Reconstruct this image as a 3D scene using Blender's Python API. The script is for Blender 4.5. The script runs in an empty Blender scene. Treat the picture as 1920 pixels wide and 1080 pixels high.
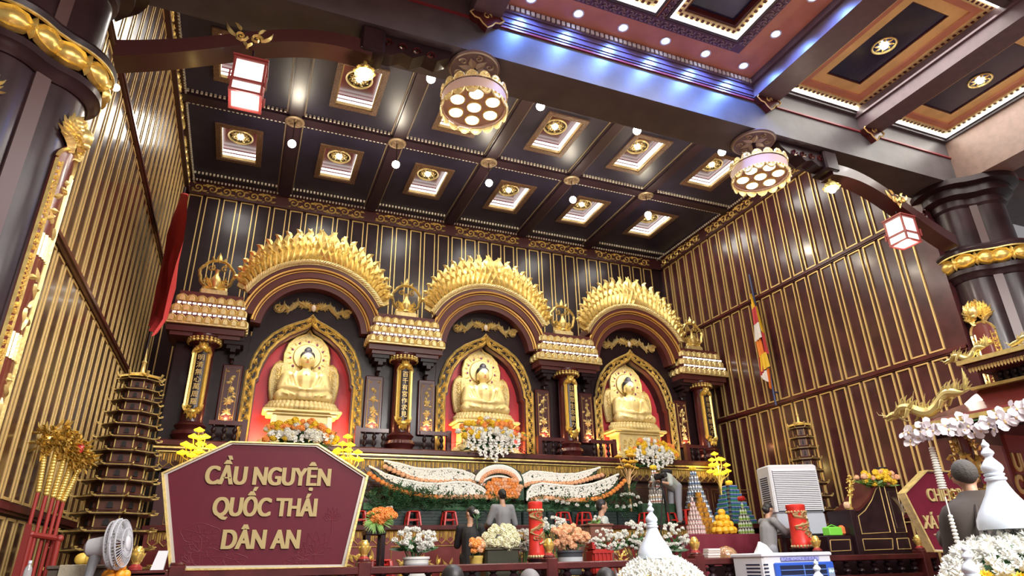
import bpy, math, random
from mathutils import Vector as V, Matrix
R = math.radians
PI = math.pi
SC = bpy.context.scene
COL = SC.collection
random.seed(7)
rnd = random.uniform

# ------------------------------------------------------------------ camera, world, exposure
YAW, PIT, ROL, FPX = 0.393685114, 0.406606139, -0.0241943384, 1196.82
CAMZ = 1.6
_f = V((math.sin(YAW)*math.cos(PIT), math.cos(YAW)*math.cos(PIT), math.sin(PIT)))
_r = V((math.cos(YAW), -math.sin(YAW), 0))
_u = _r.cross(_f)
_r2 = math.cos(ROL)*_r + math.sin(ROL)*_u
_u2 = -math.sin(ROL)*_r + math.cos(ROL)*_u
cam = bpy.data.objects.new('camera', bpy.data.cameras.new('camera'))
COL.objects.link(cam)
cam.matrix_world = Matrix(((_r2.x, _u2.x, -_f.x, 0), (_r2.y, _u2.y, -_f.y, 0), (_r2.z, _u2.z, -_f.z, CAMZ), (0, 0, 0, 1)))
cam.data.sensor_width = 36.0
cam.data.lens = 36.0*FPX/1920
cam.data.clip_start = 0.05
cam.data.clip_end = 200
SC.camera = cam
SC.view_settings.view_transform = 'Standard'
SC.view_settings.look = 'None'
SC.view_settings.gamma = 1
SC.view_settings.use_curve_mapping = False
SC.view_settings.exposure = 0.88
W = bpy.data.worlds.new('hall_air')
SC.world = W
W.use_nodes = True
W.node_tree.nodes['Background'].inputs[0].default_value = (0.78, 0.74, 0.76, 1)
W.node_tree.nodes['Background'].inputs[1].default_value = 0.2

def light(kind, name, loc, energy, color=(1, 1, 1), size=0.1, rot=(0, 0, 0), sy=None, spot=None, blend=0.5):
    d = bpy.data.lights.new(name, kind)
    d.energy = energy
    d.color = color
    if kind == 'AREA':
        d.shape = 'RECTANGLE'
        d.size = size
        d.size_y = sy or size
    else:
        d.shadow_soft_size = size
    if kind == 'SPOT':
        d.spot_size = spot or R(90)
        d.spot_blend = blend
    o = bpy.data.objects.new(name, d)
    o.location = loc
    o.rotation_euler = rot
    COL.objects.link(o)
    return o

# unseen fill lights added overhead and behind to light the altar from the front
for _x in (2.6, 7.2):
    for _y, _e in ((1.2, 140), (-3.0, 520), (-7.0, 1150)):
        light('AREA', 'hall_fill_light', (_x, _y, 8.6), _e, (1.0, 0.96, 0.92), 2.4, sy=2.4)

def P(px, py, Y=None, X=None, Z=None):
    """point of the hall seen at a pixel of the 1920x1080 photograph on the plane X=, Y= or Z= (metres)"""
    a, b = (px-960)/FPX, -(py-540)/FPX
    d = _r2*a + _u2*b + _f
    t = Y/d.y if Y is not None else X/d.x if X is not None else (Z-CAMZ)/d.z
    q = d*t
    return V((q.x, q.y, q.z+CAMZ))

# ------------------------------------------------------------------ mesh builder
class MB:
    def __init__(s):
        s.v = []
        s.f = []

    def add(s, vs, fs):
        o = len(s.v)
        s.v += [tuple(p) for p in vs]
        s.f += [tuple(i+o for i in f) for f in fs]
        return s

    def box(s, c, d, M=None):
        x, y, z = d[0]/2, d[1]/2, d[2]/2
        ps = [V((a*x, b*y, e*z)) for e in (-1, 1) for a, b in ((-1, -1), (1, -1), (1, 1), (-1, 1))]
        if M:
            ps = [M @ p for p in ps]
        c = V(c)
        return s.add([p+c for p in ps], [(3, 2, 1, 0), (4, 5, 6, 7), (0, 1, 5, 4), (1, 2, 6, 5), (2, 3, 7, 6), (3, 0, 4, 7)])

    def bx(s, x0, x1, y0, y1, z0, z1):
        return s.box(((x0+x1)/2, (y0+y1)/2, (z0+z1)/2), (abs(x1-x0), abs(y1-y0), abs(z1-z0)))

    def bev(s, x0, x1, y0, y1, z0, z1, b=0.02):
        """box with chamfered vertical and top/bottom edges"""
        rows = []
        for z, k in ((z0, b), (z0+b, 0), (z1-b, 0), (z1, b)):
            X0, X1, Y0, Y1 = x0+k, x1-k, y0+k, y1-k
            c = b
            rows.append([(X0+c, Y0, z), (X1-c, Y0, z), (X1, Y0+c, z), (X1, Y1-c, z), (X1-c, Y1, z), (X0+c, Y1, z), (X0, Y1-c, z), (X0, Y0+c, z)])
        return s.loft(rows)

    def loft(s, rows, cap=True, close=True):
        n = len(rows[0])
        vs = [p for r in rows for p in r]
        fs = []
        for i in range(len(rows)-1):
            for j in range(n if close else n-1):
                k = (j+1) % n
                fs.append((i*n+j, i*n+k, (i+1)*n+k, (i+1)*n+j))
        if cap:
            fs.append(tuple(range(n-1, -1, -1)))
            fs.append(tuple((len(rows)-1)*n+j for j in range(n)))
        return s.add(vs, fs)

    def lathe(s, prof, c=(0, 0, 0), n=20, M=None, cap=True):
        c = V(c)
        rows = []
        for r, z in prof:
            row = [V((r*math.cos(2*PI*j/n), r*math.sin(2*PI*j/n), z)) for j in range(n)]
            if M:
                row = [M @ p for p in row]
            rows.append([p+c for p in row])
        return s.loft(rows, cap)

    def cyl(s, p0, p1, r0, r1=None, n=10):
        return s.tube([p0, p1], [r0, r0 if r1 is None else r1], n)

    def tube(s, pts, r, n=6, flat=1.0):
        pts = [V(p) for p in pts]
        rs = r if isinstance(r, (list, tuple)) else [r]*len(pts)
        rows = []
        ref = None
        for i, p in enumerate(pts):
            t = (pts[min(i+1, len(pts)-1)]-pts[max(i-1, 0)])
            if t.length < 1e-9:
                t = V((0, 0, 1))
            t.normalize()
            if ref is None:
                ref = V((0, 0, 1)) if abs(t.z) < 0.9 else V((1, 0, 0))
            a = ref-t*ref.dot(t)
            if a.length < 1e-6:
                a = t.orthogonal()
            a.normalize()
            ref = a
            b = t.cross(a)
            rows.append([p+(a*math.cos(2*PI*j/n)*flat+b*math.sin(2*PI*j/n))*rs[i] for j in range(n)])
        return s.loft(rows)

    def prism(s, poly, lo, hi, plane='XZ'):
        def at(a, b, h):
            return (a, h, b) if plane == 'XZ' else (h, a, b) if plane == 'YZ' else (a, b, h)
        n = len(poly)
        vs = [at(a, b, lo) for a, b in poly]+[at(a, b, hi) for a, b in poly]
        fs = [tuple(range(n)), tuple(range(2*n-1, n-1, -1))]
        fs += [(i, i+n, (i+1) % n+n, (i+1) % n) for i in range(n)]
        return s.add(vs, fs)

    def band(s, outer, inner, lo, hi, plane='XZ', close=False):
        """strip between two polylines of equal length, with thickness"""
        def at(q, h):
            a, b = q
            return (a, h, b) if plane == 'XZ' else (h, a, b) if plane == 'YZ' else (a, b, h)
        rows = [[at(o, lo), at(o, hi), at(i, hi), at(i, lo)] for o, i in zip(outer, inner)]
        if close:
            rows.append(rows[0])
        return s.loft(rows, cap=not close)

    def ball(s, c, r, n=10, m=6, M=None):
        r = (r, r, r) if isinstance(r, (int, float)) else r
        c = V(c)
        vs = [V((0, 0, -r[2]))]
        for i in range(1, m):
            a = -PI/2+PI*i/m
            for j in range(n):
                b = 2*PI*j/n
                vs.append(V((r[0]*math.cos(a)*math.cos(b), r[1]*math.cos(a)*math.sin(b), r[2]*math.sin(a))))
        vs.append(V((0, 0, r[2])))
        if M:
            vs = [M @ p for p in vs]
        fs = [(0, 1+(j+1) % n, 1+j) for j in range(n)]
        for i in range(m-2):
            for j in range(n):
                k = (j+1) % n
                fs.append((1+i*n+j, 1+i*n+k, 1+(i+1)*n+k, 1+(i+1)*n+j))
        o = 1+(m-2)*n
        fs += [(o+j, o+(j+1) % n, o+n) for j in range(n)]
        return s.add([p+c for p in vs], fs)

    def mesh(s, name='m', sharp=38):
        me = bpy.data.meshes.new(name)
        me.from_pydata(s.v, [], s.f)
        me.polygons.foreach_set('use_smooth', [True]*len(me.polygons))
        me.set_sharp_from_angle(angle=R(sharp))
        me.update()
        return me

    def build(s, name, mat, parent=None, world=False, sharp=38):
        if world and parent is not None:
            o = parent.location
            q = parent.parent
            o = V(o)
            while q is not None:
                o = o+q.location
                q = q.parent
            s.v = [(p[0]-o.x, p[1]-o.y, p[2]-o.z) for p in s.v]
        return put(name, s.mesh(name, sharp), mat, parent)

def put(name, me, mat, parent=None, loc=None, rot=None):
    o = bpy.data.objects.new(name, me)
    COL.objects.link(o)
    if mat is not None and len(me.materials) == 0:
        me.materials.append(mat)
    if parent is not None:
        o.parent = parent
    if loc is not None:
        o.location = loc
    if rot is not None:
        o.rotation_euler = rot
    return o

def tag(o, label=None, cat=None, group=None, kind=None):
    if label:
        o['label'] = label
    if cat:
        o['category'] = cat
    if group:
        o['group'] = group
    if kind:
        o['kind'] = kind
    return o

def thing(name, label, cat, loc=(0, 0, 0), rz=0, group=None):
    o = bpy.data.objects.new(name, None)
    COL.objects.link(o)
    o.location = loc
    o.rotation_euler = (0, 0, rz)
    o.empty_display_size = 0.1
    return tag(o, label, cat, group)

def dup(o, parent=None, loc=None, rot=None, label=None, group=None, scale=None):
    c = o.copy()
    COL.objects.link(c)
    if parent is not None:
        c.parent = parent
    if loc is not None:
        c.location = loc
    if rot is not None:
        c.rotation_euler = rot
    if scale is not None:
        c.scale = (scale,)*3 if isinstance(scale, (int, float)) else scale
    if label:
        c['label'] = label
    if group:
        c['group'] = group
    for ch in list(o.children):
        dup(ch, c)
    return c

def struct(name, mb, mat, **k):
    return tag(mb.build(name, mat, **k), kind='structure')

def join(a, b):
    a.add(b.v, b.f)
    return a

# ------------------------------------------------------------------ ornament helpers in a plane frame
class FR:
    def __init__(s, o, u=(1, 0, 0), v=(0, 0, 1), n=(0, -1, 0)):
        s.o, s.u, s.v, s.n = V(o), V(u), V(v), V(n)

    def __call__(s, a, b, c=0):
        return s.o+s.u*a+s.v*b+s.n*c

class CYF:
    """frame bent round a vertical cylinder: a = arc length, b = height, c = out"""
    def __init__(s, c, r, ang0):
        s.c, s.r, s.a = V(c), r, ang0

    def __call__(s, a, b, c=0):
        t = s.a+a/s.r
        return s.c+V((math.cos(t)*(s.r+c), math.sin(t)*(s.r+c), b))

def ribbon(mb, fr, pts, ws, h=0.02):
    """raised ridge along a 2-D line: left edge, ridge, right edge, flat back"""
    rows = []
    n = len(pts)
    for i, p in enumerate(pts):
        q0, q1 = pts[max(i-1, 0)], pts[min(i+1, n-1)]
        dx, dy = q1[0]-q0[0], q1[1]-q0[1]
        l = math.hypot(dx, dy) or 1
        nx, ny = -dy/l, dx/l
        w = ws[i] if isinstance(ws, (list, tuple)) else ws
        hh = h*min(1, w/(max(ws) if isinstance(ws, (list, tuple)) else w)+0.25)
        rows.append([fr(p[0]+nx*w, p[1]+ny*w, 0), fr(p[0], p[1], hh), fr(p[0]-nx*w, p[1]-ny*w, 0), fr(p[0], p[1], -0.3*hh)])
    mb.loft(rows)

def leaf(mb, fr, a, b, ang, L, Wd, h=0.02, bend=0.0, n=5):
    pts, ws = [], []
    x, y = a, b
    for i in range(n+1):
        t = i/n
        pts.append((x, y))
        ws.append(max(0.0015, Wd*math.sin(PI*min(1, (t*0.85+0.12)))**1.0*(1-t)**0.35 if i < n else 0.0015))
        g = ang+bend*t
        x += math.cos(g)*L/n
        y += math.sin(g)*L/n
    ribbon(mb, fr, pts, ws, h)

def curl(mb, fr, a, b, r, ang, turns=1.4, w=0.015, h=0.02, sg=1, n=14):
    pts, ws = [], []
    for i in range(n+1):
        t = i/n
        rr = r*(1-0.85*t)
        g = ang+sg*turns*2*PI*t
        pts.append((a+rr*math.cos(g), b+rr*math.sin(g)))
        ws.append(w*(1-0.55*t))
    ribbon(mb, fr, pts, ws, h)

def scroll_unit(mb, fr, a, b, r, sg=1, h=0.02):
    """one rinceau turn: spiral, rosette and leaves"""
    curl(mb, fr, a, b, r, PI*0.9 if sg > 0 else -PI*0.9, 1.35, r*0.2, h, -sg)
    leaf(mb, fr, a+r*0.75, b+sg*r*0.45, sg*0.5, r*0.95, r*0.27, h, -sg*1.3)
    leaf(mb, fr, a+r*0.75, b-sg*r*0.55, -sg*0.35, r*0.95, r*0.25, h, sg*1.2)
    leaf(mb, fr, a-r*0.6, b+sg*r*0.75, PI-sg*0.5, r*0.7, r*0.2, h, sg*1.2)
    leaf(mb, fr, a-r*0.5, b-sg*r*0.8, PI+sg*0.5, r*0.6, r*0.18, h, -sg*1.0)

def dotring(mb, fr, a, b, r, k, s, h):
    for i in range(k):
        g = 2*PI*i/k
        mb.ball(fr(a+r*math.cos(g), b+r*math.sin(g), h), s, 6, 4)

def blob(prims, voxel=0.02, smooth=4, name='body'):
    """one continuous skin over overlapping balls and tapered limbs"""
    mb = MB()
    for p in prims:
        if p[0] == 's':
            mb.ball(p[1], p[2], 14, 9, p[3] if len(p) > 3 else None)
        else:
            _, a, b, ra, rb = p
            a, b = V(a), V(b)
            k = 4
            mb.tube([a.lerp(b, i/k) for i in range(k+1)], [ra+(rb-ra)*i/k for i in range(k+1)], 10)
            mb.ball(a, ra, 10, 7)
            mb.ball(b, rb, 10, 7)
    me = mb.mesh('tmp')
    o = bpy.data.objects.new('tmp', me)
    COL.objects.link(o)
    m = o.modifiers.new('r', 'REMESH')
    m.mode = 'VOXEL'
    m.voxel_size = voxel
    if smooth:
        q = o.modifiers.new('s', 'SMOOTH')
        q.iterations = smooth
        q.factor = 0.5
    dg = bpy.context.evaluated_depsgraph_get()
    out = bpy.data.meshes.new_from_object(o.evaluated_get(dg))
    bpy.data.objects.remove(o)
    out.name = name
    out.materials.clear()
    out.polygons.foreach_set('use_smooth', [True]*len(out.polygons))
    return out

def text_mesh(s, size=1.0, ext=0.01, bold=0.0, name='lettering', sx=1.0, shear=0.0):
    c = bpy.data.curves.new('t', 'FONT')
    c.body = s
    c.size = size
    c.extrude = ext
    c.offset = bold
    c.align_x = 'CENTER'
    c.shear = shear
    o = bpy.data.objects.new('t', c)
    COL.objects.link(o)
    dg = bpy.context.evaluated_depsgraph_get()
    me = bpy.data.meshes.new_from_object(o.evaluated_get(dg))
    bpy.data.objects.remove(o)
    me.materials.clear()
    me.name = name
    for v in me.vertices:
        v.co = (v.co.x*sx, -v.co.z, v.co.y)
    me.update()
    return me

# ------------------------------------------------------------------ materials
def mat(name, col, rough=0.5, metal=0.0, coat=0.0, var=0.0, vscale=8.0, bump=0.0, bscale=30.0, emit=None, es=0.0, col2=None, stretch=None, trans=0.0, spec=None, sub=0.0):
    m = bpy.data.materials.new(name)
    m.use_nodes = True
    nt = m.node_tree
    b = nt.nodes['Principled BSDF']
    b.inputs['Base Color'].default_value = (*col, 1)
    b.inputs['Roughness'].default_value = rough
    b.inputs['Metallic'].default_value = metal
    b.inputs['Coat Weight'].default_value = coat
    b.inputs['Coat Roughness'].default_value = 0.12
    if spec is not None:
        b.inputs['Specular IOR Level'].default_value = spec
    if trans:
        b.inputs['Transmission Weight'].default_value = trans
    if emit:
        b.inputs['Emission Color'].default_value = (*emit, 1)
        b.inputs['Emission Strength'].default_value = es
    if var or bump or col2:
        tc = nt.nodes.new('ShaderNodeTexCoord')
        mp = nt.nodes.new('ShaderNodeMapping')
        nt.links.new(tc.outputs['Object'], mp.inputs[0])
        if stretch:
            mp.inputs['Scale'].default_value = stretch
    if var or col2:
        n = nt.nodes.new('ShaderNodeTexNoise')
        n.inputs['Scale'].default_value = vscale
        n.inputs['Detail'].default_value = 4
        nt.links.new(mp.outputs[0], n.inputs[0])
        r = nt.nodes.new('ShaderNodeValToRGB')
        c2 = col2 or tuple(min(1, c*(1+var)) for c in col)
        c1 = col if col2 else tuple(c*(1-var) for c in col)
        r.color_ramp.elements[0].color = (*c1, 1)
        r.color_ramp.elements[1].color = (*c2, 1)
        r.color_ramp.elements[0].position = 0.35
        r.color_ramp.elements[1].position = 0.65
        nt.links.new(n.outputs[0], r.inputs[0])
        nt.links.new(r.outputs[0], b.inputs['Base Color'])
    if bump:
        n2 = nt.nodes.new('ShaderNodeTexNoise')
        n2.inputs['Scale'].default_value = bscale
        nt.links.new(mp.outputs[0], n2.inputs[0])
        bp = nt.nodes.new('ShaderNodeBump')
        bp.inputs['Strength'].default_value = bump
        bp.inputs['Distance'].default_value = 0.02
        nt.links.new(n2.outputs[0], bp.inputs['Height'])
        nt.links.new(bp.outputs[0], b.inputs['Normal'])
    return m

def glow(name, col, s):
    m = bpy.data.materials.new(name)
    m.use_nodes = True
    nt = m.node_tree
    nt.nodes.clear()
    e = nt.nodes.new('ShaderNodeEmission')
    e.inputs[0].default_value = (*col, 1)
    e.inputs[1].default_value = s
    o = nt.nodes.new('ShaderNodeOutputMaterial')
    nt.links.new(e.outputs[0], o.inputs[0])
    return m

LACQ = mat('dark lacquer', (0.020, 0.009, 0.012), 0.30, coat=0.10, spec=0.28, var=0.25, vscale=3, bump=0.04, bscale=9)
MARO = mat('maroon lacquer', (0.075, 0.014, 0.014), 0.3, coat=0.25, spec=0.35, var=0.25, vscale=3, bump=0.05, bscale=6)
WALLM = mat('maroon wall boards', (0.062, 0.017, 0.019), 0.25, coat=0.3, spec=0.35, var=0.3, vscale=2, bump=0.07, bscale=4)
DARKC = mat('blue black ceiling', (0.026, 0.022, 0.044), 0.4, var=0.2, vscale=2)
GOLD = mat('gilding', (0.82, 0.63, 0.23), 0.32, metal=0.65, var=0.18, vscale=14, bump=0.12, bscale=40)
GOLDL = mat('pale gilding', (0.84, 0.69, 0.33), 0.36, metal=0.5, var=0.12, vscale=20, bump=0.2, bscale=60)
GOLDT = mat('gold paint line', (0.74, 0.52, 0.20), 0.4, metal=0.45)
BRASS = mat('bright brass', (0.78, 0.57, 0.16), 0.32, metal=0.68, bump=0.1, bscale=30)
CONC = mat('beam paint', (0.085, 0.074, 0.080), 0.45, var=0.15, vscale=3, bump=0.05, bscale=20)
TERRA = mat('terracotta ceiling', (0.60, 0.27, 0.17), 0.5, var=0.08, vscale=3)
YELC = mat('yellow ochre tier', (0.86, 0.63, 0.26), 0.45, var=0.1, vscale=3)
NAVY = mat('navy ceiling board', (0.018, 0.020, 0.065), 0.22, coat=0.4, bump=0.1, bscale=5, stretch=(14, 0.6, 1))
REDB = mat('red board', (0.16, 0.020, 0.018), 0.35, coat=0.3, var=0.12, vscale=5)
LED = glow('led strip white', (1.0, 0.98, 0.94), 2.6)
LEDH = glow('hall led strip', (1.0, 0.97, 0.88), 6.0)
BULB = glow('warm bulb', (1.0, 0.90, 0.70), 30.0)
BULBW = glow('white bulb', (0.95, 0.97, 1.0), 26.0)
BULBB = glow('blue white bulb', (0.55, 0.72, 1.0), 14.0)
IVORY = mat('ivory beading', (0.62, 0.58, 0.50), 0.4)
# ------------------------------------------------------------------ room shell
XL, XR, YB, ZC = -2.3, 12.05, 16.0, 10.86
RAILS = (2.25, 5.07, 7.9)
m = MB()
m.bx(-9, 19, -9, 16.3, -0.3, 0.0)
struct('floor', m, mat('hall floor stone', (0.16, 0.07, 0.05), 0.25, var=0.2, vscale=2))
m = MB()
m.bev(XL+0.02, XR-0.02, 8.7, 15.98, -0.005, 0.85, 0.004)
struct('floor_stage', m, mat('stage floor boards', (0.12, 0.04, 0.03), 0.3, var=0.2, vscale=3))
m = MB()
m.bx(XL-0.3, XR+0.3, YB, YB+0.3, 0, ZC+0.6)
WB = struct('wall_back', m, LACQ)
m = MB()
m.bx(XL-0.3, XL, 7.0, YB, 0, ZC+0.6)
WL = struct('wall_left', m, mat('brown wall boards', (0.060, 0.026, 0.016), 0.25, coat=0.35, var=0.3, vscale=2, bump=0.07, bscale=4))
m = MB()
m.bx(XR, XR+0.3, 7.2, YB, 0, ZC+0.6)
WR = struct('wall_right', m, WALLM)

def frames(mb, fr, a0, a1, b0, b1, pitch, wd, t=0.03, h=0.03):
    """gold edged boards between two rails"""
    n = int((a1-a0)/pitch)
    for i in range(n):
        l = a0+i*pitch+(pitch-wd)/2
        r = l+wd
        for (x0, x1, y0, y1) in ((l, l+t, b0, b1), (r-t, r, b0, b1), (l+t, r-t, b0, b0+t), (l+t, r-t, b1-t, b1)):
            ps = [fr(x0, y0, 0), fr(x1, y0, 0), fr(x1, y1, 0), fr(x0, y1, 0), fr(x0, y0, h), fr(x1, y0, h), fr(x1, y1, h), fr(x0, y1, h)]
            mb.add(ps, [(4, 5, 6, 7), (0, 1, 5, 4), (1, 2, 6, 5), (2, 3, 7, 6), (3, 0, 4, 7)])

FB = FR((XL, YB, 0))
FL = FR((XL, YB, 0), (0, -1, 0), (0, 0, 1), (1, 0, 0))
FRR = FR((XR, YB, 0), (0, -1, 0), (0, 0, 1), (-1, 0, 0))
m = MB()
frames(m, FB, 0.05, 14.3, 5.14, 10.42, 0.41, 0.32, 0.024, 0.022)
frames(m, FB, 0.05, 14.3, 2.35, 5.0, 0.41, 0.32)
m.build('gold_edging', GOLDT, WB)
for w_, f_, a1 in ((WL, FL, 8.9), (WR, FRR, 8.75)):
    m = MB()
    for b0, b1 in ((0.9, 2.17), (2.33, 5.0), (5.14, 7.83), (7.97, 10.42)):
        frames(m, f_, 0.12, a1, b0, b1, 0.395, 0.315, 0.030 if w_ is WL else 0.028, 0.009 if w_ is WL else 0.03)
    m.build('gold_edging', GOLDT, w_)
k = 0
for f_, a1 in ((FB, 14.35), (FL, 8.9), (FRR, 8.78)):
    for z in RAILS:
        if f_ is FB and z > 6:
            continue
        k += 1
        m = MB()
        for z0, z1, h in ((z-0.055, z+0.055, 0.05), (z-0.025, z+0.025, 0.075)):
            ps = [f_(a, b, c) for c in (0, h) for a, b in ((0, z0), (a1, z0), (a1, z1), (0, z1))]
            m.add(ps, [(4, 5, 6, 7), (0, 1, 5, 4), (1, 2, 6, 5), (2, 3, 7, 6), (3, 0, 4, 7)])
        struct('trim_%d' % k, m, MARO)
# carved frieze under the ceiling on the three walls
FRZ = mat('frieze board', (0.055, 0.016, 0.018), 0.35)
for f_, a1, nm in ((FB, 14.35, 'back'), (FL, 8.9, 'left'), (FRR, 8.78, 'right')):
    m = MB()
    for z0, z1, h in ((10.45, 10.86, 0.05), (10.42, 10.475, 0.10), (10.80, 10.86, 0.14)):
        ps = [f_(a, b, c) for c in (0, h) for a, b in ((0, z0), (a1, z0), (a1, z1), (0, z1))]
        m.add(ps, [(4, 5, 6, 7), (0, 1, 5, 4), (1, 2, 6, 5), (2, 3, 7, 6), (3, 0, 4, 7)])
    fz = struct('trim_frieze_%s' % nm, m, FRZ)
    g = MB()
    o = f_(0, 0, 0.055)
    f2 = FR(o, f_.u, f_.v, f_.n)
    sec = 2.3
    s0 = 0.12
    a = s0
    i = 0
    while a < a1-0.25:
        if (a-s0) % sec < 2.0:
            scroll_unit(g, f2, a+0.15, 10.635, 0.135, 1 if i % 2 else -1, 0.035)
        a += 0.335
        i += 1
    g.build('gilded_scrollwork', GOLD, fz)
    b = MB()
    a = 0.05
    while a < a1:
        p = f_(a, 10.80, 0.15)
        b.box(p, (0.035, 0.035, 0.05))
        a += 0.085
    b.build('beading', IVORY, fz)

# ------------------------------------------------------------------ coffered ceiling over the altar
GX = [0.05+2.3*i for i in range(-1, 6)]
GX[0] = XL
CX = [-1.10, 1.20, 3.50, 5.80, 8.08, 10.36]
CY = [14.03, 11.05]
CHW, CHL = 0.42, 0.66         # half size of each opening
m = MB()
Y0c, Y1c = 6.9, YB
xs = [XL-0.3]
for c in CX:
    xs += [c-CHW, c+CHW]
xs.append(XR+0.3)
ys = [Y0c]
for c in reversed(CY):
    ys += [c-CHL, c+CHL]
ys.append(Y1c+0.3)
for i in range(len(xs)-1):
    for j in range(len(ys)-1):
        if i % 2 and j % 2:
            continue
        m.add([(xs[i], ys[j], ZC), (xs[i], ys[j+1], ZC), (xs[i+1], ys[j+1], ZC), (xs[i+1], ys[j], ZC)], [(0, 1, 2, 3)])
m.bx(XL-0.3, XR+0.3, Y0c, YB+0.3, ZC+0.3, ZC+0.4)
CEIL = struct('ceiling', m, DARKC)
m = MB()
for x in (0.05, 2.35, 4.65, 6.95, 9.22):
    m.bx(x-0.13, x+0.13, 7.4, YB-0.12, ZC-0.10, ZC)
    m.bx(x-0.17, x+0.17, 7.4, YB-0.12, ZC-0.05, ZC)
for y in (12.5, 9.45):
    m.bx(XL, XR, y-0.13, y+0.13, ZC-0.10, ZC)
    m.bx(XL, XR, y-0.17, y+0.17, ZC-0.05, ZC)
m.build('ceiling_beams', mat('ceiling beam paint', (0.032, 0.016, 0.024), 0.35), CEIL)
m = MB()
for y in (12.5, 9.45, 15.75):
    for s in (-1, 1):
        x = XL+0.1
        while x < XR-0.05:
            if min(abs(x-q) for q in (0.05, 2.35, 4.65, 6.95, 9.22)) > 0.2 and (y < 15 or s < 0):
                m.box((x, y+s*0.20, ZC-0.03), (0.045, 0.035, 0.06))
            x += 0.088
m.build('ceiling_beading', IVORY, CEIL)
m = MB()
for x in (0.05, 2.35, 4.65, 6.95, 9.22):
    for s in (-1, 1):
        m.bx(x+s*0.185-0.012, x+s*0.185+0.012, 7.6, YB-0.2, ZC-0.025, ZC)
m.build('ceiling_gold_line', mat('dull gold line', (0.25, 0.19, 0.12), 0.5), CEIL)

# one lit coffer, then copies
def make_coffer():
    t = thing('coffer_light', 'x', 'ceiling light', (0, 0, 0))
    w, l = CHW, CHL
    f = MB()
    for (x0, x1, y0, y1) in ((-w-0.09, -w+0.02, -l-0.09, l+0.09), (w-0.02, w+0.09, -l-0.09, l+0.09), (-w+0.02, w-0.02, -l-0.09, -l+0.02), (-w+0.02, w-0.02, l-0.02, l+0.09)):
        f.bx(x0, x1, y0, y1, -0.035, 0.0)
    f.build('carved_frame', mat('carved frame wood', (0.085, 0.035, 0.025), 0.4, bump=0.8, bscale=45, col2=(0.20, 0.12, 0.06), vscale=45), t)
    f = MB()
    for (x0, x1, y0, y1) in ((-w-0.0, -w+0.045, -l, l), (w-0.045, w, -l, l), (-w+0.045, w-0.045, -l, -l+0.045), (-w+0.045, w-0.045, l-0.045, l)):
        f.bx(x0, x1, y0, y1, -0.015, 0.055)
    f.build('gold_moulding', mat('coffer bronze gilding', (0.48, 0.35, 0.15), 0.4, metal=0.4), t)
    f = MB()
    z0, z1 = 0.05, 0.26
    f.add([(-w, -l, z0), (w, -l, z0), (w, l, z0), (-w, l, z0), (-w, -l, z1), (w, -l, z1), (w, l, z1), (-w, l, z1)],
          [(0, 1, 5, 4), (1, 2, 6, 5), (2, 3, 7, 6), (3, 0, 4, 7), (7, 6, 5, 4)])
    f.build('recess', mat('coffer red lacquer', (0.085, 0.016, 0.016), 0.25, coat=0.3), t)
    f = MB()
    for zz in (0.085, 0.185):
        for (x0, x1, y0, y1) in ((-w+0.004, -w+0.02, -l, l), (w-0.02, w-0.004, -l, l), (-w+0.02, w-0.02, -l+0.004, -l+0.02), (-w+0.02, w-0.02, l-0.02, l-0.004)):
            f.bx(x0, x1, y0, y1, zz, zz+0.05)
    f.build('led_strip', LED, t)
    r = MB()
    r.lathe([(0.27, 0.26), (0.285, 0.225), (0.265, 0.20), (0.245, 0.225), (0.245, 0.26)], n=32, cap=False)
    fr = FR((0, 0, 0.25), (1, 0, 0), (0, 1, 0), (0, 0, -1))
    for k in range(8):
        g = 2*PI*k/8
        leaf(r, fr, 0.07*math.cos(g), 0.07*math.sin(g), g, 0.14, 0.038, 0.03, 0.5)
        curl(r, fr, 0.17*math.cos(g+0.39), 0.17*math.sin(g+0.39), 0.045, g, 1.2, 0.010, 0.02)
    r.build('medallion', mat('old medallion gilding', (0.42, 0.30, 0.11), 0.4, metal=0.6), t)
    b = MB()
    b.lathe([(0.235, 0.258), (0.235, 0.25)], n=24)
    b.build('medallion_backing', LACQ, t)
    b = MB()
    b.ball((0, 0, 0.215), (0.062, 0.062, 0.035), 12, 8)
    b.build('bulb', BULBW, t)
    return t
cof = make_coffer()
rowt = ['in the row nearest the altar', 'in the row behind the beam']
order = ['leftmost', 'second from left', 'third from left', 'third from right', 'second from right', 'rightmost']
for j, y in enumerate(CY):
    for i, x in enumerate(CX):
        lb = 'lit ceiling coffer with gold medallion, %s %s' % (order[i], rowt[j])
        if i == 0 and j == 0:
            o = cof
            o.location = (x, y, ZC)
            o['label'] = lb
        else:
            o = dup(cof, loc=(x, y, ZC), label=lb)
        o['group'] = 'lit coffers of the altar ceiling'
        light('AREA', 'coffer_glow', (x, y, ZC-0.06), 16, (1.0, 0.95, 0.88), 0.75, sy=1.2)

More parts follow.
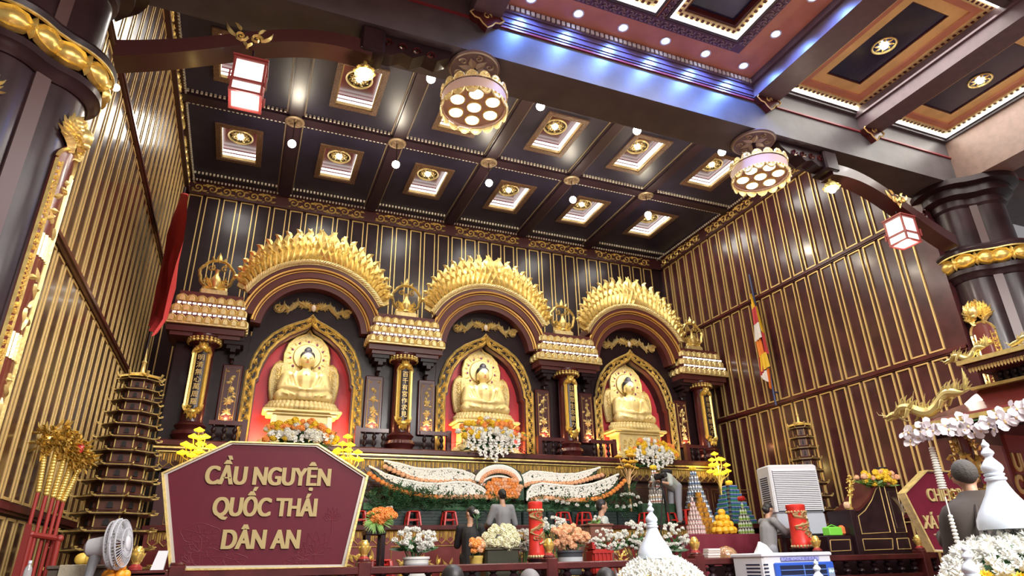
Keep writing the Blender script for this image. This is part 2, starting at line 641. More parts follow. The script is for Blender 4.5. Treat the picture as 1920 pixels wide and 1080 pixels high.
# hanging bulbs at the beam crossings
def make_bulb():
    t = thing('pendant_bulb', 'x', 'lamp')
    r = MB()
    r.lathe([(0.0, -0.0), (0.20, -0.0), (0.21, -0.03), (0.17, -0.05), (0.15, -0.03), (0.0, -0.03)], n=24)
    fr = FR((0, 0, -0.035), (1, 0, 0), (0, 1, 0), (0, 0, -1))
    for k in range(8):
        g = 2*PI*k/8
        leaf(r, fr, 0.03*math.cos(g), 0.03*math.sin(g), g, 0.12, 0.04, 0.03)
    r.build('ceiling_rose', mat('dull rosette gilding', (0.33, 0.24, 0.15), 0.45, metal=0.4), t)
    c = MB()
    c.cyl((0, 0, 0), (0, 0, -0.5), 0.012, n=6)
    c.lathe([(0.012, -0.46), (0.05, -0.5), (0.055, -0.54)], n=12)
    c.build('stem', LACQ, t)
    b = MB()
    b.ball((0, 0, -0.61), (0.088, 0.088, 0.088), 14, 10)
    b.build('bulb', BULB, t)
    return t
pb = make_bulb()
names5 = ['leftmost', 'second from left', 'middle', 'second from right', 'rightmost']
first = True
for j, y in enumerate((12.5, 9.45)):
    for i, x in enumerate((0.05, 2.35, 4.65, 6.95, 9.22)):
        if j == 1 and i == 0:
            continue
        lb = 'round warm bulb on a short stem, %s in the far row of five' % names5[i] if j == 0 else 'round warm bulb close behind the wide grey beam, %s of four' % ['', 'leftmost', 'second from left', 'second from right', 'rightmost'][i]
        o = pb if first else dup(pb)
        first = False
        o.location = (x, y, ZC-0.10)
        o['label'] = lb
        o['group'] = 'bulbs hanging from the altar ceiling'
        light('POINT', 'bulb_light', (x, y, ZC-0.10-0.74), 38, (1.0, 0.86, 0.66), 0.09)

# ------------------------------------------------------------------ main cross beam and the hall ceiling in front of it
BF, BK, BZ = 6.62, 7.33, 8.27
m = MB()
m.bx(-5.5, 16.5, BF, BK, BZ, 9.32)
BEAM = struct('trim_main_beam', m, CONC)
m = MB()
m.bx(-5.5, 16.5, BF-0.03, BF, 8.86, 8.89)
m.build('red_line', mat('red beam line', (0.22, 0.03, 0.04), 0.4), BEAM)
HZ = 9.30
# central ceiling panel: terracotta border with downlights, inner coffers
m = MB()
for _b in ((2.62, 7.5, 5.93, BF), (6.53, 7.5, 3.0, 5.93), (4.98, 5.14, 3.0, 5.93), (2.62, 3.55, 3.0, 5.93), (2.62, 7.5, -1.5, 3.0)):
    m.bx(*_b, HZ, HZ+0.1)
m.bx(2.62, 7.5, 2.9, BF, HZ+0.35, HZ+0.45)
m.bx(-5.5, 2.62, -6.0, BF, HZ+0.45, HZ+0.55)
m.bx(7.5, 16.5, -6.0, BF, HZ+0.45, HZ+0.55)
m.bx(2.62, 7.5, -6, -1.5, HZ, HZ+0.1)
HC = struct('ceiling_hall', m, TERRA)
m = MB()
for i, (y0, y1, z0, z1) in enumerate(((BF-0.02, BF, 8.93, 8.97), (BF-0.035, BF, 8.97, 9.06), (BF-0.05, BF, 9.06, 9.15), (BF-0.07, BF, 9.15, 9.30))):
    m.bx(2.3, 7.75, y0, y1, z0, z1)
m.bx(7.42, 7.6, -6, BF, 8.97, 9.3)
m.build('cove_moulding', mat('cove violet brown', (0.10, 0.065, 0.11), 0.35), HC)
m = MB()
x = 2.66
while x < 7.4:
    m.box((x, BF-0.075, 9.235), (0.055, 0.03, 0.075))
    x += 0.085
y = BF-0.12
while y > 2.5:
    m.box((7.41, y, 9.225), (0.03, 0.055, 0.075))
    y -= 0.085
m.build('dentil_row', mat('dentil ivory', (0.70, 0.68, 0.66), 0.35), HC)
# fret band of the central panel
FRET = [((0, -1), (0, 1)), ((-1, 0), (1, 0)), ((0, 1), (-1, 1)), ((0, -1), (1, -1)), ((-1, 0), (-1, -1)), ((1, 0), (1, 1))]
bandm = MB()
bandm.bx(2.62, 6.72, 5.95, 6.12, HZ-0.02, HZ)
bandm.bx(6.55, 6.72, 0.5, 5.95, HZ-0.02, HZ)
bandm.bx(5.02, 5.13, 0.5, 5.95, HZ-0.02, HZ)
bandm.build('fret_band', mat('violet fret band', (0.12, 0.065, 0.13), 0.4), HC)
g = MB()
def fret(cx, cy, s, z):
    for (a, b) in FRET:
        x0, x1 = sorted((a[0], b[0]))
        y0, y1 = sorted((a[1], b[1]))
        g.bx(cx-x1*s-0.008, cx-x0*s+0.008, cy+y0*s-0.008, cy+y1*s+0.008, z-0.012, z)
x = 2.75
while x < 6.6:
    fret(x, 6.035, 0.05, HZ-0.02)
    x += 0.155
y = 5.88
while y > 2.5:
    fret(6.635, y, 0.05, HZ-0.02)
    fret(5.075, y, 0.038, HZ-0.02)
    y -= 0.155
g.build('fret_pattern', mat('fret pattern paint', (0.34, 0.26, 0.32), 0.4), HC)

def hall_coffer(x0, x1, y0, y1, z, label, tier=True, medal=True, name='hall_coffer'):
    """recessed hall coffer: cornice, LED line, key band, ochre tiers, navy board, medallion lamp"""
    t = thing(name, label, 'ceiling light', ((x0+x1)/2, (y0+y1)/2, z))
    w, l = (x1-x0)/2, (y1-y0)/2
    def ring(mb, a, b, z0, z1):
        for (p0, p1, q0, q1) in ((-w+a, -w+b, -l+a, l-a), (w-b, w-a, -l+a, l-a), (-w+b, w-b, -l+a, -l+b), (-w+b, w-b, l-b, l-a)):
            mb.bx(p0, p1, q0, q1, z0, z1)
    q = MB()
    if tier:
        ring(q, -0.10, 0.02, -0.06, 0.06)
    ring(q, -0.04 if tier else 0.0, 0.05, -0.01, 0.05)
    q.build('cornice', CONC, t)
    q = MB()
    ring(q, 0.05, 0.085, 0.0, 0.035)
    q.build('led_strip', LEDH, t)
    q = MB()
    ring(q, 0.085, 0.20, 0.03, 0.10)
    q.build('key_band', GOLDL, t)
    q = MB()
    a = -l+0.13
    while a < l-0.1:
        for s in (-1, 1):
            q.box((s*(w-0.14), a, 0.026), (0.05, 0.045, 0.012))
        a += 0.10
    a = -w+0.2
    while a < w-0.15:
        for s in (-1, 1):
            q.box((a, s*(l-0.14), 0.026), (0.045, 0.05, 0.012))
        a += 0.10
    q.build('key_pattern', MARO, t)
    if tier:
        q = MB()
        ring(q, 0.20, 0.32, 0.06, 0.16)
        q.build('brown_tier', TERRA, t)
        q = MB()
        ring(q, 0.32, 0.52, 0.10, 0.2)
        q.build('ochre_tier', YELC, t)
        e = 0.52
    else:
        e = 0.24
        q = MB()
        ring(q, 0.2, 0.24, 0.05, 0.12)
        q.build('brown_tier', MARO, t)
    q = MB()
    ring(q, e-0.03, e+0.02, 0.11, 0.14)
    q.build('dentil_frame', MARO, t)
    q = MB()
    q.bx(-w+e-0.01, w-e+0.01, -l+e-0.01, l-e+0.01, 0.13, 0.18)
    q.build('navy_board', NAVY, t)
    if medal:
        r = MB()
        r.lathe([(0.19, 0.13), (0.20, 0.11), (0.185, 0.10), (0.17, 0.11), (0.17, 0.13)], n=28, cap=False)
        fr = FR((0, 0, 0.125), (1, 0, 0), (0, 1, 0), (0, 0, -1))
        for k in range(8):
            g_ = 2*PI*k/8
            leaf(r, fr, 0.06*math.cos(g_), 0.06*math.sin(g_), g_, 0.10, 0.028, 0.02, 0.6)
        r.build('medallion', GOLD, t)
        b = MB()
        b.ball((0, 0, 0.105), (0.06, 0.06, 0.04), 12, 8)
        b.build('bulb', BULBW, t)
    light('AREA', 'hall_coffer_glow', ((x0+x1)/2, (y0+y1)/2, z-0.08), 40, (1.0, 0.96, 0.88), (x1-x0)*0.9, sy=(y1-y0)*0.9)
    return t
hall_coffer(8.10, 9.95, 3.85, 6.58, HZ, 'navy ceiling coffer in ochre tiers with white light line, beside the terracotta panel')
hall_coffer(10.5, 12.35, 3.85, 6.58, HZ, 'navy ceiling coffer in ochre tiers with white light line, nearest the right column')
hall_coffer(5.14, 6.53, 3.0, 5.93, HZ-0.02, 'dark coffer with white light line inside the terracotta panel, right one', False, True)
hall_coffer(3.55, 4.98, 3.0, 5.93, HZ-0.02, 'dark coffer with white light line inside the terracotta panel, left one', False, True)
m = MB()
m.bx(7.6, 7.8, 0, BF, 9.28, 9.85)
m.bx(10.25, 10.42, 0, BF, 9.28, 9.85)
m.bx(7.6, 12.6, 6.66, 6.7, 9.28, 9.85)
m.build('coffer_side', CONC, HC)
# cross beams running towards the viewer, with carved corbels
def corbel(x, label):
    t = thing('beam_corbel', label, 'corbel', (x, BF-0.06, 8.83))
    c = MB()
    poly = [(-0.20, 0.22), (-0.20, 0.12), (-0.26, 0.05), (-0.19, -0.02), (-0.12, -0.03), (-0.07, -0.10), (0, -0.16)]
    poly = poly+[(-a, b) for a, b in reversed(poly[:-1])]
    c.prism(poly, -0.05, 0.06)
    c.build('block', MARO, t)
    g = MB()
    fr = FR((0, -0.055, 0))
    ribbon(g, fr, poly, [0.014]*len(poly), 0.015)
    curl(g, fr, 0, 0.06, 0.07, 0, 1.2, 0.014, 0.015)
    g.build('gold_outline', GOLDT, t)
k = 0
for x, w_, zb in ((2.42, 0.22, 8.93), (7.62, 0.24, 8.93), (10.13, 0.22, 8.93)):
    k += 1
    m = MB()
    m.bx(x-w_, x+w_, -6, BF, zb, 9.75)
    m.bx(x-w_-0.05, x+w_+0.05, -6, BF, zb+0.25, 9.75)
    struct('trim_cross_beam_%d' % k, m, mat('cross beam paint', (0.13, 0.085, 0.10), 0.4, var=0.1))
m = MB()
m.bx(12.36, 12.9, -6, BF, 8.27, 9.75)
struct('trim_cross_beam_4', m, mat('side beam paint', (0.23, 0.15, 0.12), 0.45, var=0.1))
m = MB()
m.bx(-2.6, -2.1, -6, BF, 8.27, 9.75)
struct('trim_cross_beam_5', m, CONC)
corbel(2.42, 'carved corbel on the grey beam above the left chandelier')
corbel(7.62, 'carved corbel on the grey beam above the right chandelier')
corbel(10.13, 'carved corbel on the grey beam between the two ochre coffers')
# blue white downlights in the terracotta border
def make_down():
    t = thing('downlight', 'x', 'downlight')
    q = MB()
    q.lathe([(0.062, 0.0), (0.085, 0.0), (0.09, -0.012), (0.062, -0.012)], n=20, cap=False)
    q.build('rim', mat('rim white', (0.6, 0.6, 0.65), 0.3), t)
    q = MB()
    q.lathe([(0.066, -0.004), (0.05, -0.02), (0.0, -0.028)], n=16)
    q.build('lens', BULBB, t)
    return t
dl = make_down()
pts = [(3.05+0.79*i, 6.33) for i in range(6)]+[(7.0, 5.57), (7.0, 4.8)]
dnm = ['first from left', 'second from left', 'third from left', 'third from right', 'second from right', 'in the corner']
for i, (x, y) in enumerate(pts):
    o = dl if i == 0 else dup(dl)
    o.location = (x, y, HZ)
    o['label'] = ('blue white downlight along the grey beam, %s of six' % dnm[i]) if i < 6 else 'blue white downlight along the right edge of the terracotta panel, %s' % ('next to the corner one' if i == 6 else 'second after the corner')
    o['group'] = 'downlights round the terracotta ceiling panel'
    light('SPOT', 'blue_downlight', (x, y, HZ-0.06), 62, (0.14, 0.30, 1.0), 0.06, spot=R(150), blend=0.6)
# ------------------------------------------------------------------ the altar: columns, niches, arches
AX = [-1.08, 3.05, 7.17, 11.24]
NX = [0.985, 5.10, 9.22]
side3 = ['left', 'middle', 'right']
TZ = 3.78                    # altar table top
AC = 6.30                    # centre height of the arches
PURP = mat('purple jewel', (0.16, 0.03, 0.12), 0.2)
BUDG = mat('statue gold', (0.84, 0.69, 0.32), 0.45, metal=0.25, var=0.08, vscale=6)
HALOM = mat('halo filigree', (0.74, 0.62, 0.32), 0.5, metal=0.2, col2=(0.48, 0.38, 0.17), vscale=26, bump=0.6, bscale=45)
HAIR = mat('blue black hair paint', (0.015, 0.017, 0.035), 0.5, bump=0.6, bscale=70)
LIP = mat('lip paint', (0.42, 0.07, 0.04), 0.5)
NICHR = mat('niche red', (0.48, 0.040, 0.065), 0.5, var=0.05, vscale=2)
SOFF = mat('arch soffit brown', (0.115, 0.030, 0.028), 0.35, coat=0.2)

def ogee(hw, top, bot, n=14):
    """half width hw, tip height, foot height: pointed lobed arch, left foot to right foot"""
    pr = [(1.0, None), (1.0, 0.0), (0.955, 0.035), (0.95, 0.12), (0.90, 0.27), (0.80, 0.46), (0.64, 0.63), (0.44, 0.76), (0.25, 0.845), (0.10, 0.905), (0.035, 0.95), (0.0, 1.0)]
    sh = top-1.38
    half = [(a*hw, bot if b is None else sh+b*(top-sh)) for a, b in pr]
    return [(-a, b) for a, b in half]+[(a, b) for a, b in reversed(half[:-1])]

def shift(pl, cx):
    return [(a+cx, b) for a, b in pl]

def arcpts(cx, cz, r, a0, a1, n):
    return [(cx+r*math.sin(a0+(a1-a0)*i/n), cz+r*math.cos(a0+(a1-a0)*i/n)) for i in range(n+1)]

fac = thing('altar_facade', 'dark lacquered altar facade with three pointed niches against the back wall', 'altar', (5.1, 14.1, TZ))
m = MB()
for i, cx in enumerate(AX):
    l = NX[i-1]+1.2 if i else -1.62
    r = NX[i]-1.2 if i < 3 else 11.85
    m = MB()
    m.bx(l, r, 14.10, 14.9, TZ, 6.2)
    m.build('pier_wall', LACQ, fac, world=True)
for i, cx in enumerate(NX):
    out = ogee(1.21, 6.80, TZ)
    inn = ogee(1.02, 6.60, TZ)
    n = len(out)
    # tympanum: from a round-headed outline to the niche outline
    od = []
    for a, b in out:
        t = abs(a)/1.21
        if b <= 5.45:
            od.append((math.copysign(1.25, a), b))
        else:
            th = math.asin(max(-1, min(1, a/1.25)))
            od.append((1.3*math.sin(th*1.0), AC+1.3*math.cos(th)*0.98 if abs(a) < 1.1 else AC))
    m = MB()
    m.band(shift(od, cx), shift(out, cx), 14.08, 14.5)
    m.build('tympanum', LACQ, fac, world=True)
    m = MB()
    m.band(shift(out, cx), shift(inn, cx), 14.02, 14.5)
    nf = m.build('niche_frame', LACQ, fac, world=True)
    m = MB()
    for hw, tp, w in ((1.195, 6.785, 0.034), (1.04, 6.62, 0.034)):
        pl = shift(ogee(hw, tp, TZ), cx)
        ribbon(m, FR((0, 14.02, 0)), pl, [w]*len(pl), 0.04)
    m.build('gold_edge', GOLD, nf, world=True)
    m = MB()
    mid = shift(ogee(1.118, 6.70, TZ+0.1), cx)
    fr = FR((0, 14.015, 0))
    acc = 0
    for q in range(len(mid)-1):
        (x0, z0), (x1, z1) = mid[q], mid[q+1]
        L = math.hypot(x1-x0, z1-z0)
        g = math.atan2(z1-z0, x1-x0)
        k = max(1, int(L/0.115))
        if L < 0.06:
            continue
        for e in range(k):
            t = (e+0.5)/k
            s = 1 if (e+q) % 2 else -1
            curl(m, fr, x0+(x1-x0)*t, z0+(z1-z0)*t, 0.055, g, 1.2, 0.02, 0.03, s, 8)
            leaf(m, fr, x0+(x1-x0)*t, z0+(z1-z0)*t, g+s*0.6, 0.13, 0.032, 0.03, -s*1.2, 4)
    m.build('gold_carving', GOLD, nf, world=True)
    m = MB()
    ib = shift(ogee(1.02, 6.60, TZ), cx)
    ii = shift(ogee(0.985, 6.56, TZ), cx)
    m.band(ib, ii, 14.06, 14.2)
    m.build('inner_moulding', mat('inner moulding brown', (0.11, 0.025, 0.02), 0.4), nf, world=True)
    m = MB()
    m.bx(cx-1.1, cx+1.1, 14.5, 14.6, TZ, 6.9)
    m.build('red_back_panel', NICHR, fac, world=True)
    # niche lamps
    for s in (-1, 1):
        light('SPOT', 'niche_uplight', (cx+s*0.84, 14.20, TZ+0.12), 34, (1.0, 0.62, 0.24), 0.05, rot=(R(166), 0, 0), spot=R(150), blend=0.8)
    light('AREA', 'niche_downlight', (cx, 13.86, 6.2), 8, (1.0, 0.86, 0.62), 0.5, rot=(R(28), 0, 0), sy=0.1)

# ---- arches with flame crests
def make_arch():
    t = thing('flame_arch', 'x', 'arch', (NX[0], 13.9, 7.0))
    cx = NX[0]
    A = R(60)
    N = 40
    def arc(r, a=A):
        return arcpts(cx, AC, r, -a, a, N)
    m = MB()
    A2 = R(84)
    m.band(arc(1.57, R(63)), arc(1.50, R(63)), 13.68, 14.5)
    m.band(arc(1.50, R(78)), arc(1.28, R(78)), 13.74, 14.5)
    m.band(arc(1.28, A2), arc(1.07, A2), 13.84, 14.5)
    m.build('wood_arch', SOFF, t, world=True)
    m = MB()
    fr = FR((0, 13.74, 0))
    for rr, yy, aa in ((1.49, 13.715, R(74)), (1.43, 13.735, R(76)), (1.265, 13.82, R(82)), (1.21, 13.835, R(82))):
        m.tube([(a, yy, b) for a, b in arc(rr, aa)], 0.030 if rr in (1.49, 1.265) else 0.014, 7)
    m.build('gold_line', mat('warm gold line', (0.80, 0.47, 0.13), 0.35, metal=0.45), t, world=True)
    # twisted rope moulding
    m = MB()
    K = 62
    for i in range(K):
        a = -R(62)+R(124)*(i+0.5)/K
        c = V((cx+1.635*math.sin(a), 13.66, AC+1.635*math.cos(a)))
        d = V((math.sin(a+0.9), -0.35, math.cos(a+0.9))).normalized()
        m.tube([c-d*0.085, c-d*0.03, c+d*0.03, c+d*0.085], [0.012, 0.034, 0.034, 0.012], 7)
    m.band(arc(1.70, R(62)), arc(1.57, R(62)), 13.67, 13.80)
    m.build('rope_moulding', GOLDL, t, world=True)
    # flames: backing and three rows of tongues
    m = MB()
    o_, i_ = [], []
    for i in range(N+1):
        a = -R(62)+R(124)*i/N
        L = 0.78*math.cos(a*1.2)
        o_.append((cx+(1.70+L*0.72)*math.sin(a), AC+(1.70+L*0.72)*math.cos(a)))
        i_.append((cx+1.68*math.sin(a), AC+1.68*math.cos(a)))
    m.band(o_, i_, 13.75, 13.82)
    for row, (k, f0, f1, y, w, h) in enumerate(((21, 0.36, 1.0, 13.76, 0.165, 0.05), (26, 0.2, 0.70, 13.72, 0.11, 0.06), (29, 0.0, 0.45, 13.68, 0.09, 0.06))):
        fr = FR((0, y, 0))
        for i in range(k):
            a = -R(60)+R(120)*(i+0.5)/k
            L = 0.78*math.cos(a*1.2)
            r0 = 1.69+L*f0
            sg = 1 if a > 0 else -1
            ln = L*(f1-f0)+0.06
            base = math.pi/2-a
            leaf(m, fr, cx+r0*math.sin(a), AC+r0*math.cos(a), base+sg*0.5, ln*1.12, w*(0.6+0.5*L), h, -sg*0.15 if abs(a) > 0.05 else 0, 6)
            # hooked tip
            e = r0+ln*0.62
            leaf(m, fr, cx+e*math.sin(a+0.01*sg), AC+e*math.cos(a), base+sg*0.15, ln*0.42, w*0.5, h*0.8, -sg*1.2, 4)
    m.build('flame_crest', GOLD, t, world=True)
    return t
ar = make_arch()
for i in range(3):
    o = ar if i == 0 else dup(ar, loc=(NX[i], 13.9, 7.0))
    o['label'] = 'gilded flame crest arch over the %s altar niche' % side3[i]
    o['group'] = 'flame arches of the altar'

# ---- dragons and jewel above each niche
def dragon(mb, fr, sx, x0):
    body = [(0.16, -0.02), (0.26, 0.05), (0.36, 0.11), (0.46, 0.02), (0.55, -0.06), (0.64, 0.05), (0.74, 0.02)]
    body = [(sx*(a+x0-0.1), b-0.14*(a-0.16)) for a, b in body]
    ribbon(mb, fr, body, [0.03, 0.055, 0.065, 0.065, 0.06, 0.05, 0.02], 0.07)
    hx, hz = body[0][0], body[0][1]
    for k in range(6):
        g = (0.4+k*0.45)
        leaf(mb, fr, hx+sx*0.03, hz+0.05, g if sx > 0 else PI-g, 0.15, 0.03, 0.05, 0.5*sx)
    leaf(mb, fr, hx, hz, PI/2+sx*0.9, 0.12, 0.035, 0.07)
    for k, (a, b) in enumerate(body[1:]):
        for g in (1.2, -1.6, -0.9):
            leaf(mb, fr, a, b, g if sx > 0 else PI-g, 0.12, 0.028, 0.04, sx*0.8, 4)
    ex, ez = body[-1]
    curl(mb, fr, ex+sx*0.02, ez-0.02, 0.12, 0.5, 1.4, 0.04, 0.06, sx, 14)
for i, cx in enumerate(NX):
    t = thing('dragon_relief', 'pair of gilded dragons facing a flaming pearl above the %s niche' % side3[i], 'carving', (cx, 14.06, 6.95), group='dragon reliefs over the niches')
    fr = FR((cx, 14.06, 6.98))
    for s in (-1, 1):
        m = MB()
        dragon(m, fr, s, 0.08)
        m.build('dragon', GOLDL, t, world=True)
    m = MB()
    for g in range(9):
        a = -0.6+g*(PI+1.2)/8
        leaf(m, fr, 0.05*math.cos(a), -0.02+0.06*math.sin(a), a, 0.09, 0.03, 0.03)
    m.build('pearl_flames', GOLD, t, world=True)
    m = MB()
    m.ball((cx, 14.03, 6.96), (0.055, 0.04, 0.085), 12, 8)
    m.build('pearl', mat('pearl ivory', (0.85, 0.72, 0.55), 0.3), t, world=True)

# ---- stepped lotus cornices
def make_cornice(i):
    c = AX[i]
    k = 0.86 if i in (0, 3) else 1.0
    t = thing('lotus_cornice', ['gilded three-tier lotus cornice at the far left end of the altar', 'gilded three-tier lotus cornice between the left and middle arches', 'gilded three-tier lotus cornice between the middle and right arches', 'gilded three-tier lotus cornice at the far right end of the altar'][i], 'cornice', (c, 13.9, 6.15), group='lotus cornices of the altar')
    tiers = ((6.17, 6.36, 0.87*k, 13.52), (6.42, 6.61, 0.80*k, 13.58), (6.66, 6.85, 0.74*k, 13.64))
    m = MB()
    m.bx(c-0.84*k, c+0.84*k, 13.62, 14.5, 6.02, 6.17)
    m.bx(c-0.76*k, c+0.76*k, 13.68, 14.5, 5.94, 6.02)
    for z0, z1, hw, y in tiers:
        m.bx(c-hw+0.03, c+hw-0.03, y+0.05, 14.45, z0, z1+0.05)
    m.build('wood_core', SOFF, t, world=True)
    for q, (z0, z1, hw, y) in enumerate(tiers):
        m = MB()
        n = max(6, int(2*hw/0.165))
        for face in (0, 1, 2):
            nn = n if face == 0 else 4
            for j in range(nn):
                if face == 0:
                    o = V((c-hw+2*hw*(j+0.5)/n, y+0.04, z0))
                    fr = FR(o)
                else:
                    s = -1 if face == 1 else 1
                    o = V((c+s*(hw-0.02), y+0.13+0.185*j, z0))
                    fr = FR(o, (0, -s, 0), (0, 0, 1), (s, 0, 0))
                w = hw/n
                pl = [(a_, b_*0.82) for a_, b_ in [(-w*0.9, 0), (-w*0.95, 0.11), (-w*0.7, 0.165), (-w*0.3, 0.185), (0, 0.20), (w*0.3, 0.185), (w*0.7, 0.165), (w*0.95, 0.11), (w*0.9, 0)]]
                ribbon(m, fr, pl, [0.016]*9, 0.035)
                m.loft([[fr(a*0.9, b*0.95, 0.004) for a, b in pl], [fr(a*0.5, 0.02+b*0.75, 0.05) for a, b in pl]])
        m.bx(c-hw, c+hw, y, y+0.06, z0-0.025, z0+0.005)
        m.build('lotus_petals', GOLDL, t, world=True)
    m = MB()
    for z0, z1, hw, y in tiers[1:]:
        x = c-hw+0.03
        while x < c+hw-0.03:
            m.bx(x, x+0.06, y-0.02, y+0.0, z0-0.055, z0-0.028)
            x += 0.093
    m.build('led_strip', glow('cornice led', (1.0, 0.93, 0.78), 5.0), t, world=True)
    # bracket sets under the cornice
    for s in (-1, 1):
        if (i == 0 and s < 0) or (i == 3 and s > 0):
            continue
        m = MB()
        x = c+s*0.55
        m.bx(x-0.19, x+0.19, 13.72, 14.12, 5.86, 5.94)
        m.bx(x-0.19, x-0.10, 13.70, 14.12, 5.94, 6.02)
        m.bx(x+0.10, x+0.19, 13.70, 14.12, 5.94, 6.02)
        m.bx(x-0.13, x+0.13, 13.76, 14.12, 5.78, 5.86)
        m.bx(x-0.05, x+0.05, 13.72, 14.12, 5.70, 5.80)
        m.bx(x-0.045, x+0.045, 13.85, 14.12, 5.60, 5.71)
        m.lathe([(0.0, 5.50), (0.035, 5.53), (0.035, 5.60), (0.0, 5.63)], (x, 14.0, 0), 8)
        m.build('bracket_set', LACQ, t, world=True)
    return t
for i in range(4):
    make_cornice(i)

# ---- pierced crest ornaments on the cornices
def make_crest():
    t = thing('crest_ornament', 'x', 'ornament', (AX[0], 13.9, 6.9))
    m = MB()
    fr = FR((AX[0], 13.9, 7.36))
    ring = [(0.30*math.sin(a)*(1+0.06*math.cos(7*a)), 0.30*-math.cos(a)) for a in [2*PI*i/36 for i in range(37)]]
    for f2 in (fr, FR((AX[0], 13.905, 7.36), (-1, 0, 0), (0, 0, 1), (0, 1, 0))):
        ribbon(m, f2, ring, [0.028]*37, 0.045)
    for s in (-1, 1):
        for k in range(9):
            a = 0.25+k*0.33
            g = math.atan2(-math.cos(a), s*math.sin(a))
            leaf(m, fr, s*0.29*math.sin(a), -0.29*math.cos(a), g+s*1.35, 0.12, 0.035, 0.04, s*0.6, 4)
        curl(m, fr, s*0.12, 0.14, 0.07, 1.0, 1.3, 0.02, 0.03, s, 9)
        curl(m, fr, s*0.17, -0.14, 0.08, -1.0, 1.2, 0.022, 0.03, -s, 9)
        leaf(m, fr, s*0.05, -0.26, PI/2-s*0.8, 0.28, 0.04, 0.04, s*0.8)
        leaf(m, fr, s*0.2, -0.38, PI/2+s*0.2, 0.2, 0.05, 0.04, 0)
    leaf(m, fr, 0, 0.26, PI/2, 0.22, 0.06, 0.05)
    leaf(m, fr, -0.08, 0.27, PI/2+0.4, 0.13, 0.035, 0.04)
    leaf(m, fr, 0.08, 0.27, PI/2-0.4, 0.13, 0.035, 0.04)
    m.build('pierced_wreath', GOLD, t, world=True)
    m = MB()
    m.lathe([(0.0, 7.06), (0.08, 7.06), (0.06, 7.10), (0.105, 7.2), (0.09, 7.28), (0.04, 7.36), (0.035, 7.42), (0.06, 7.46), (0.0, 7.46)], (AX[0], 13.9, 0), 14)
    m.build('vase', GOLD, t, world=True)
    m = MB()
    m.bev(AX[0]-0.24, AX[0]+0.24, 13.82, 13.98, 6.9, 7.05, 0.03)
    m.build('foot', GOLDL, t, world=True)
    return t
cr = make_crest()
for i in range(4):
    o = cr if i == 0 else dup(cr, loc=(AX[i], 13.9, 6.9))
    o['label'] = 'pierced gold wreath ornament on the cornice ' + ['at the far left end of the altar', 'between the left and middle arches', 'between the middle and right arches', 'at the far right end of the altar'][i]
    o['group'] = 'pierced crest ornaments'
    o.scale = (1.12, 1, 1.12)

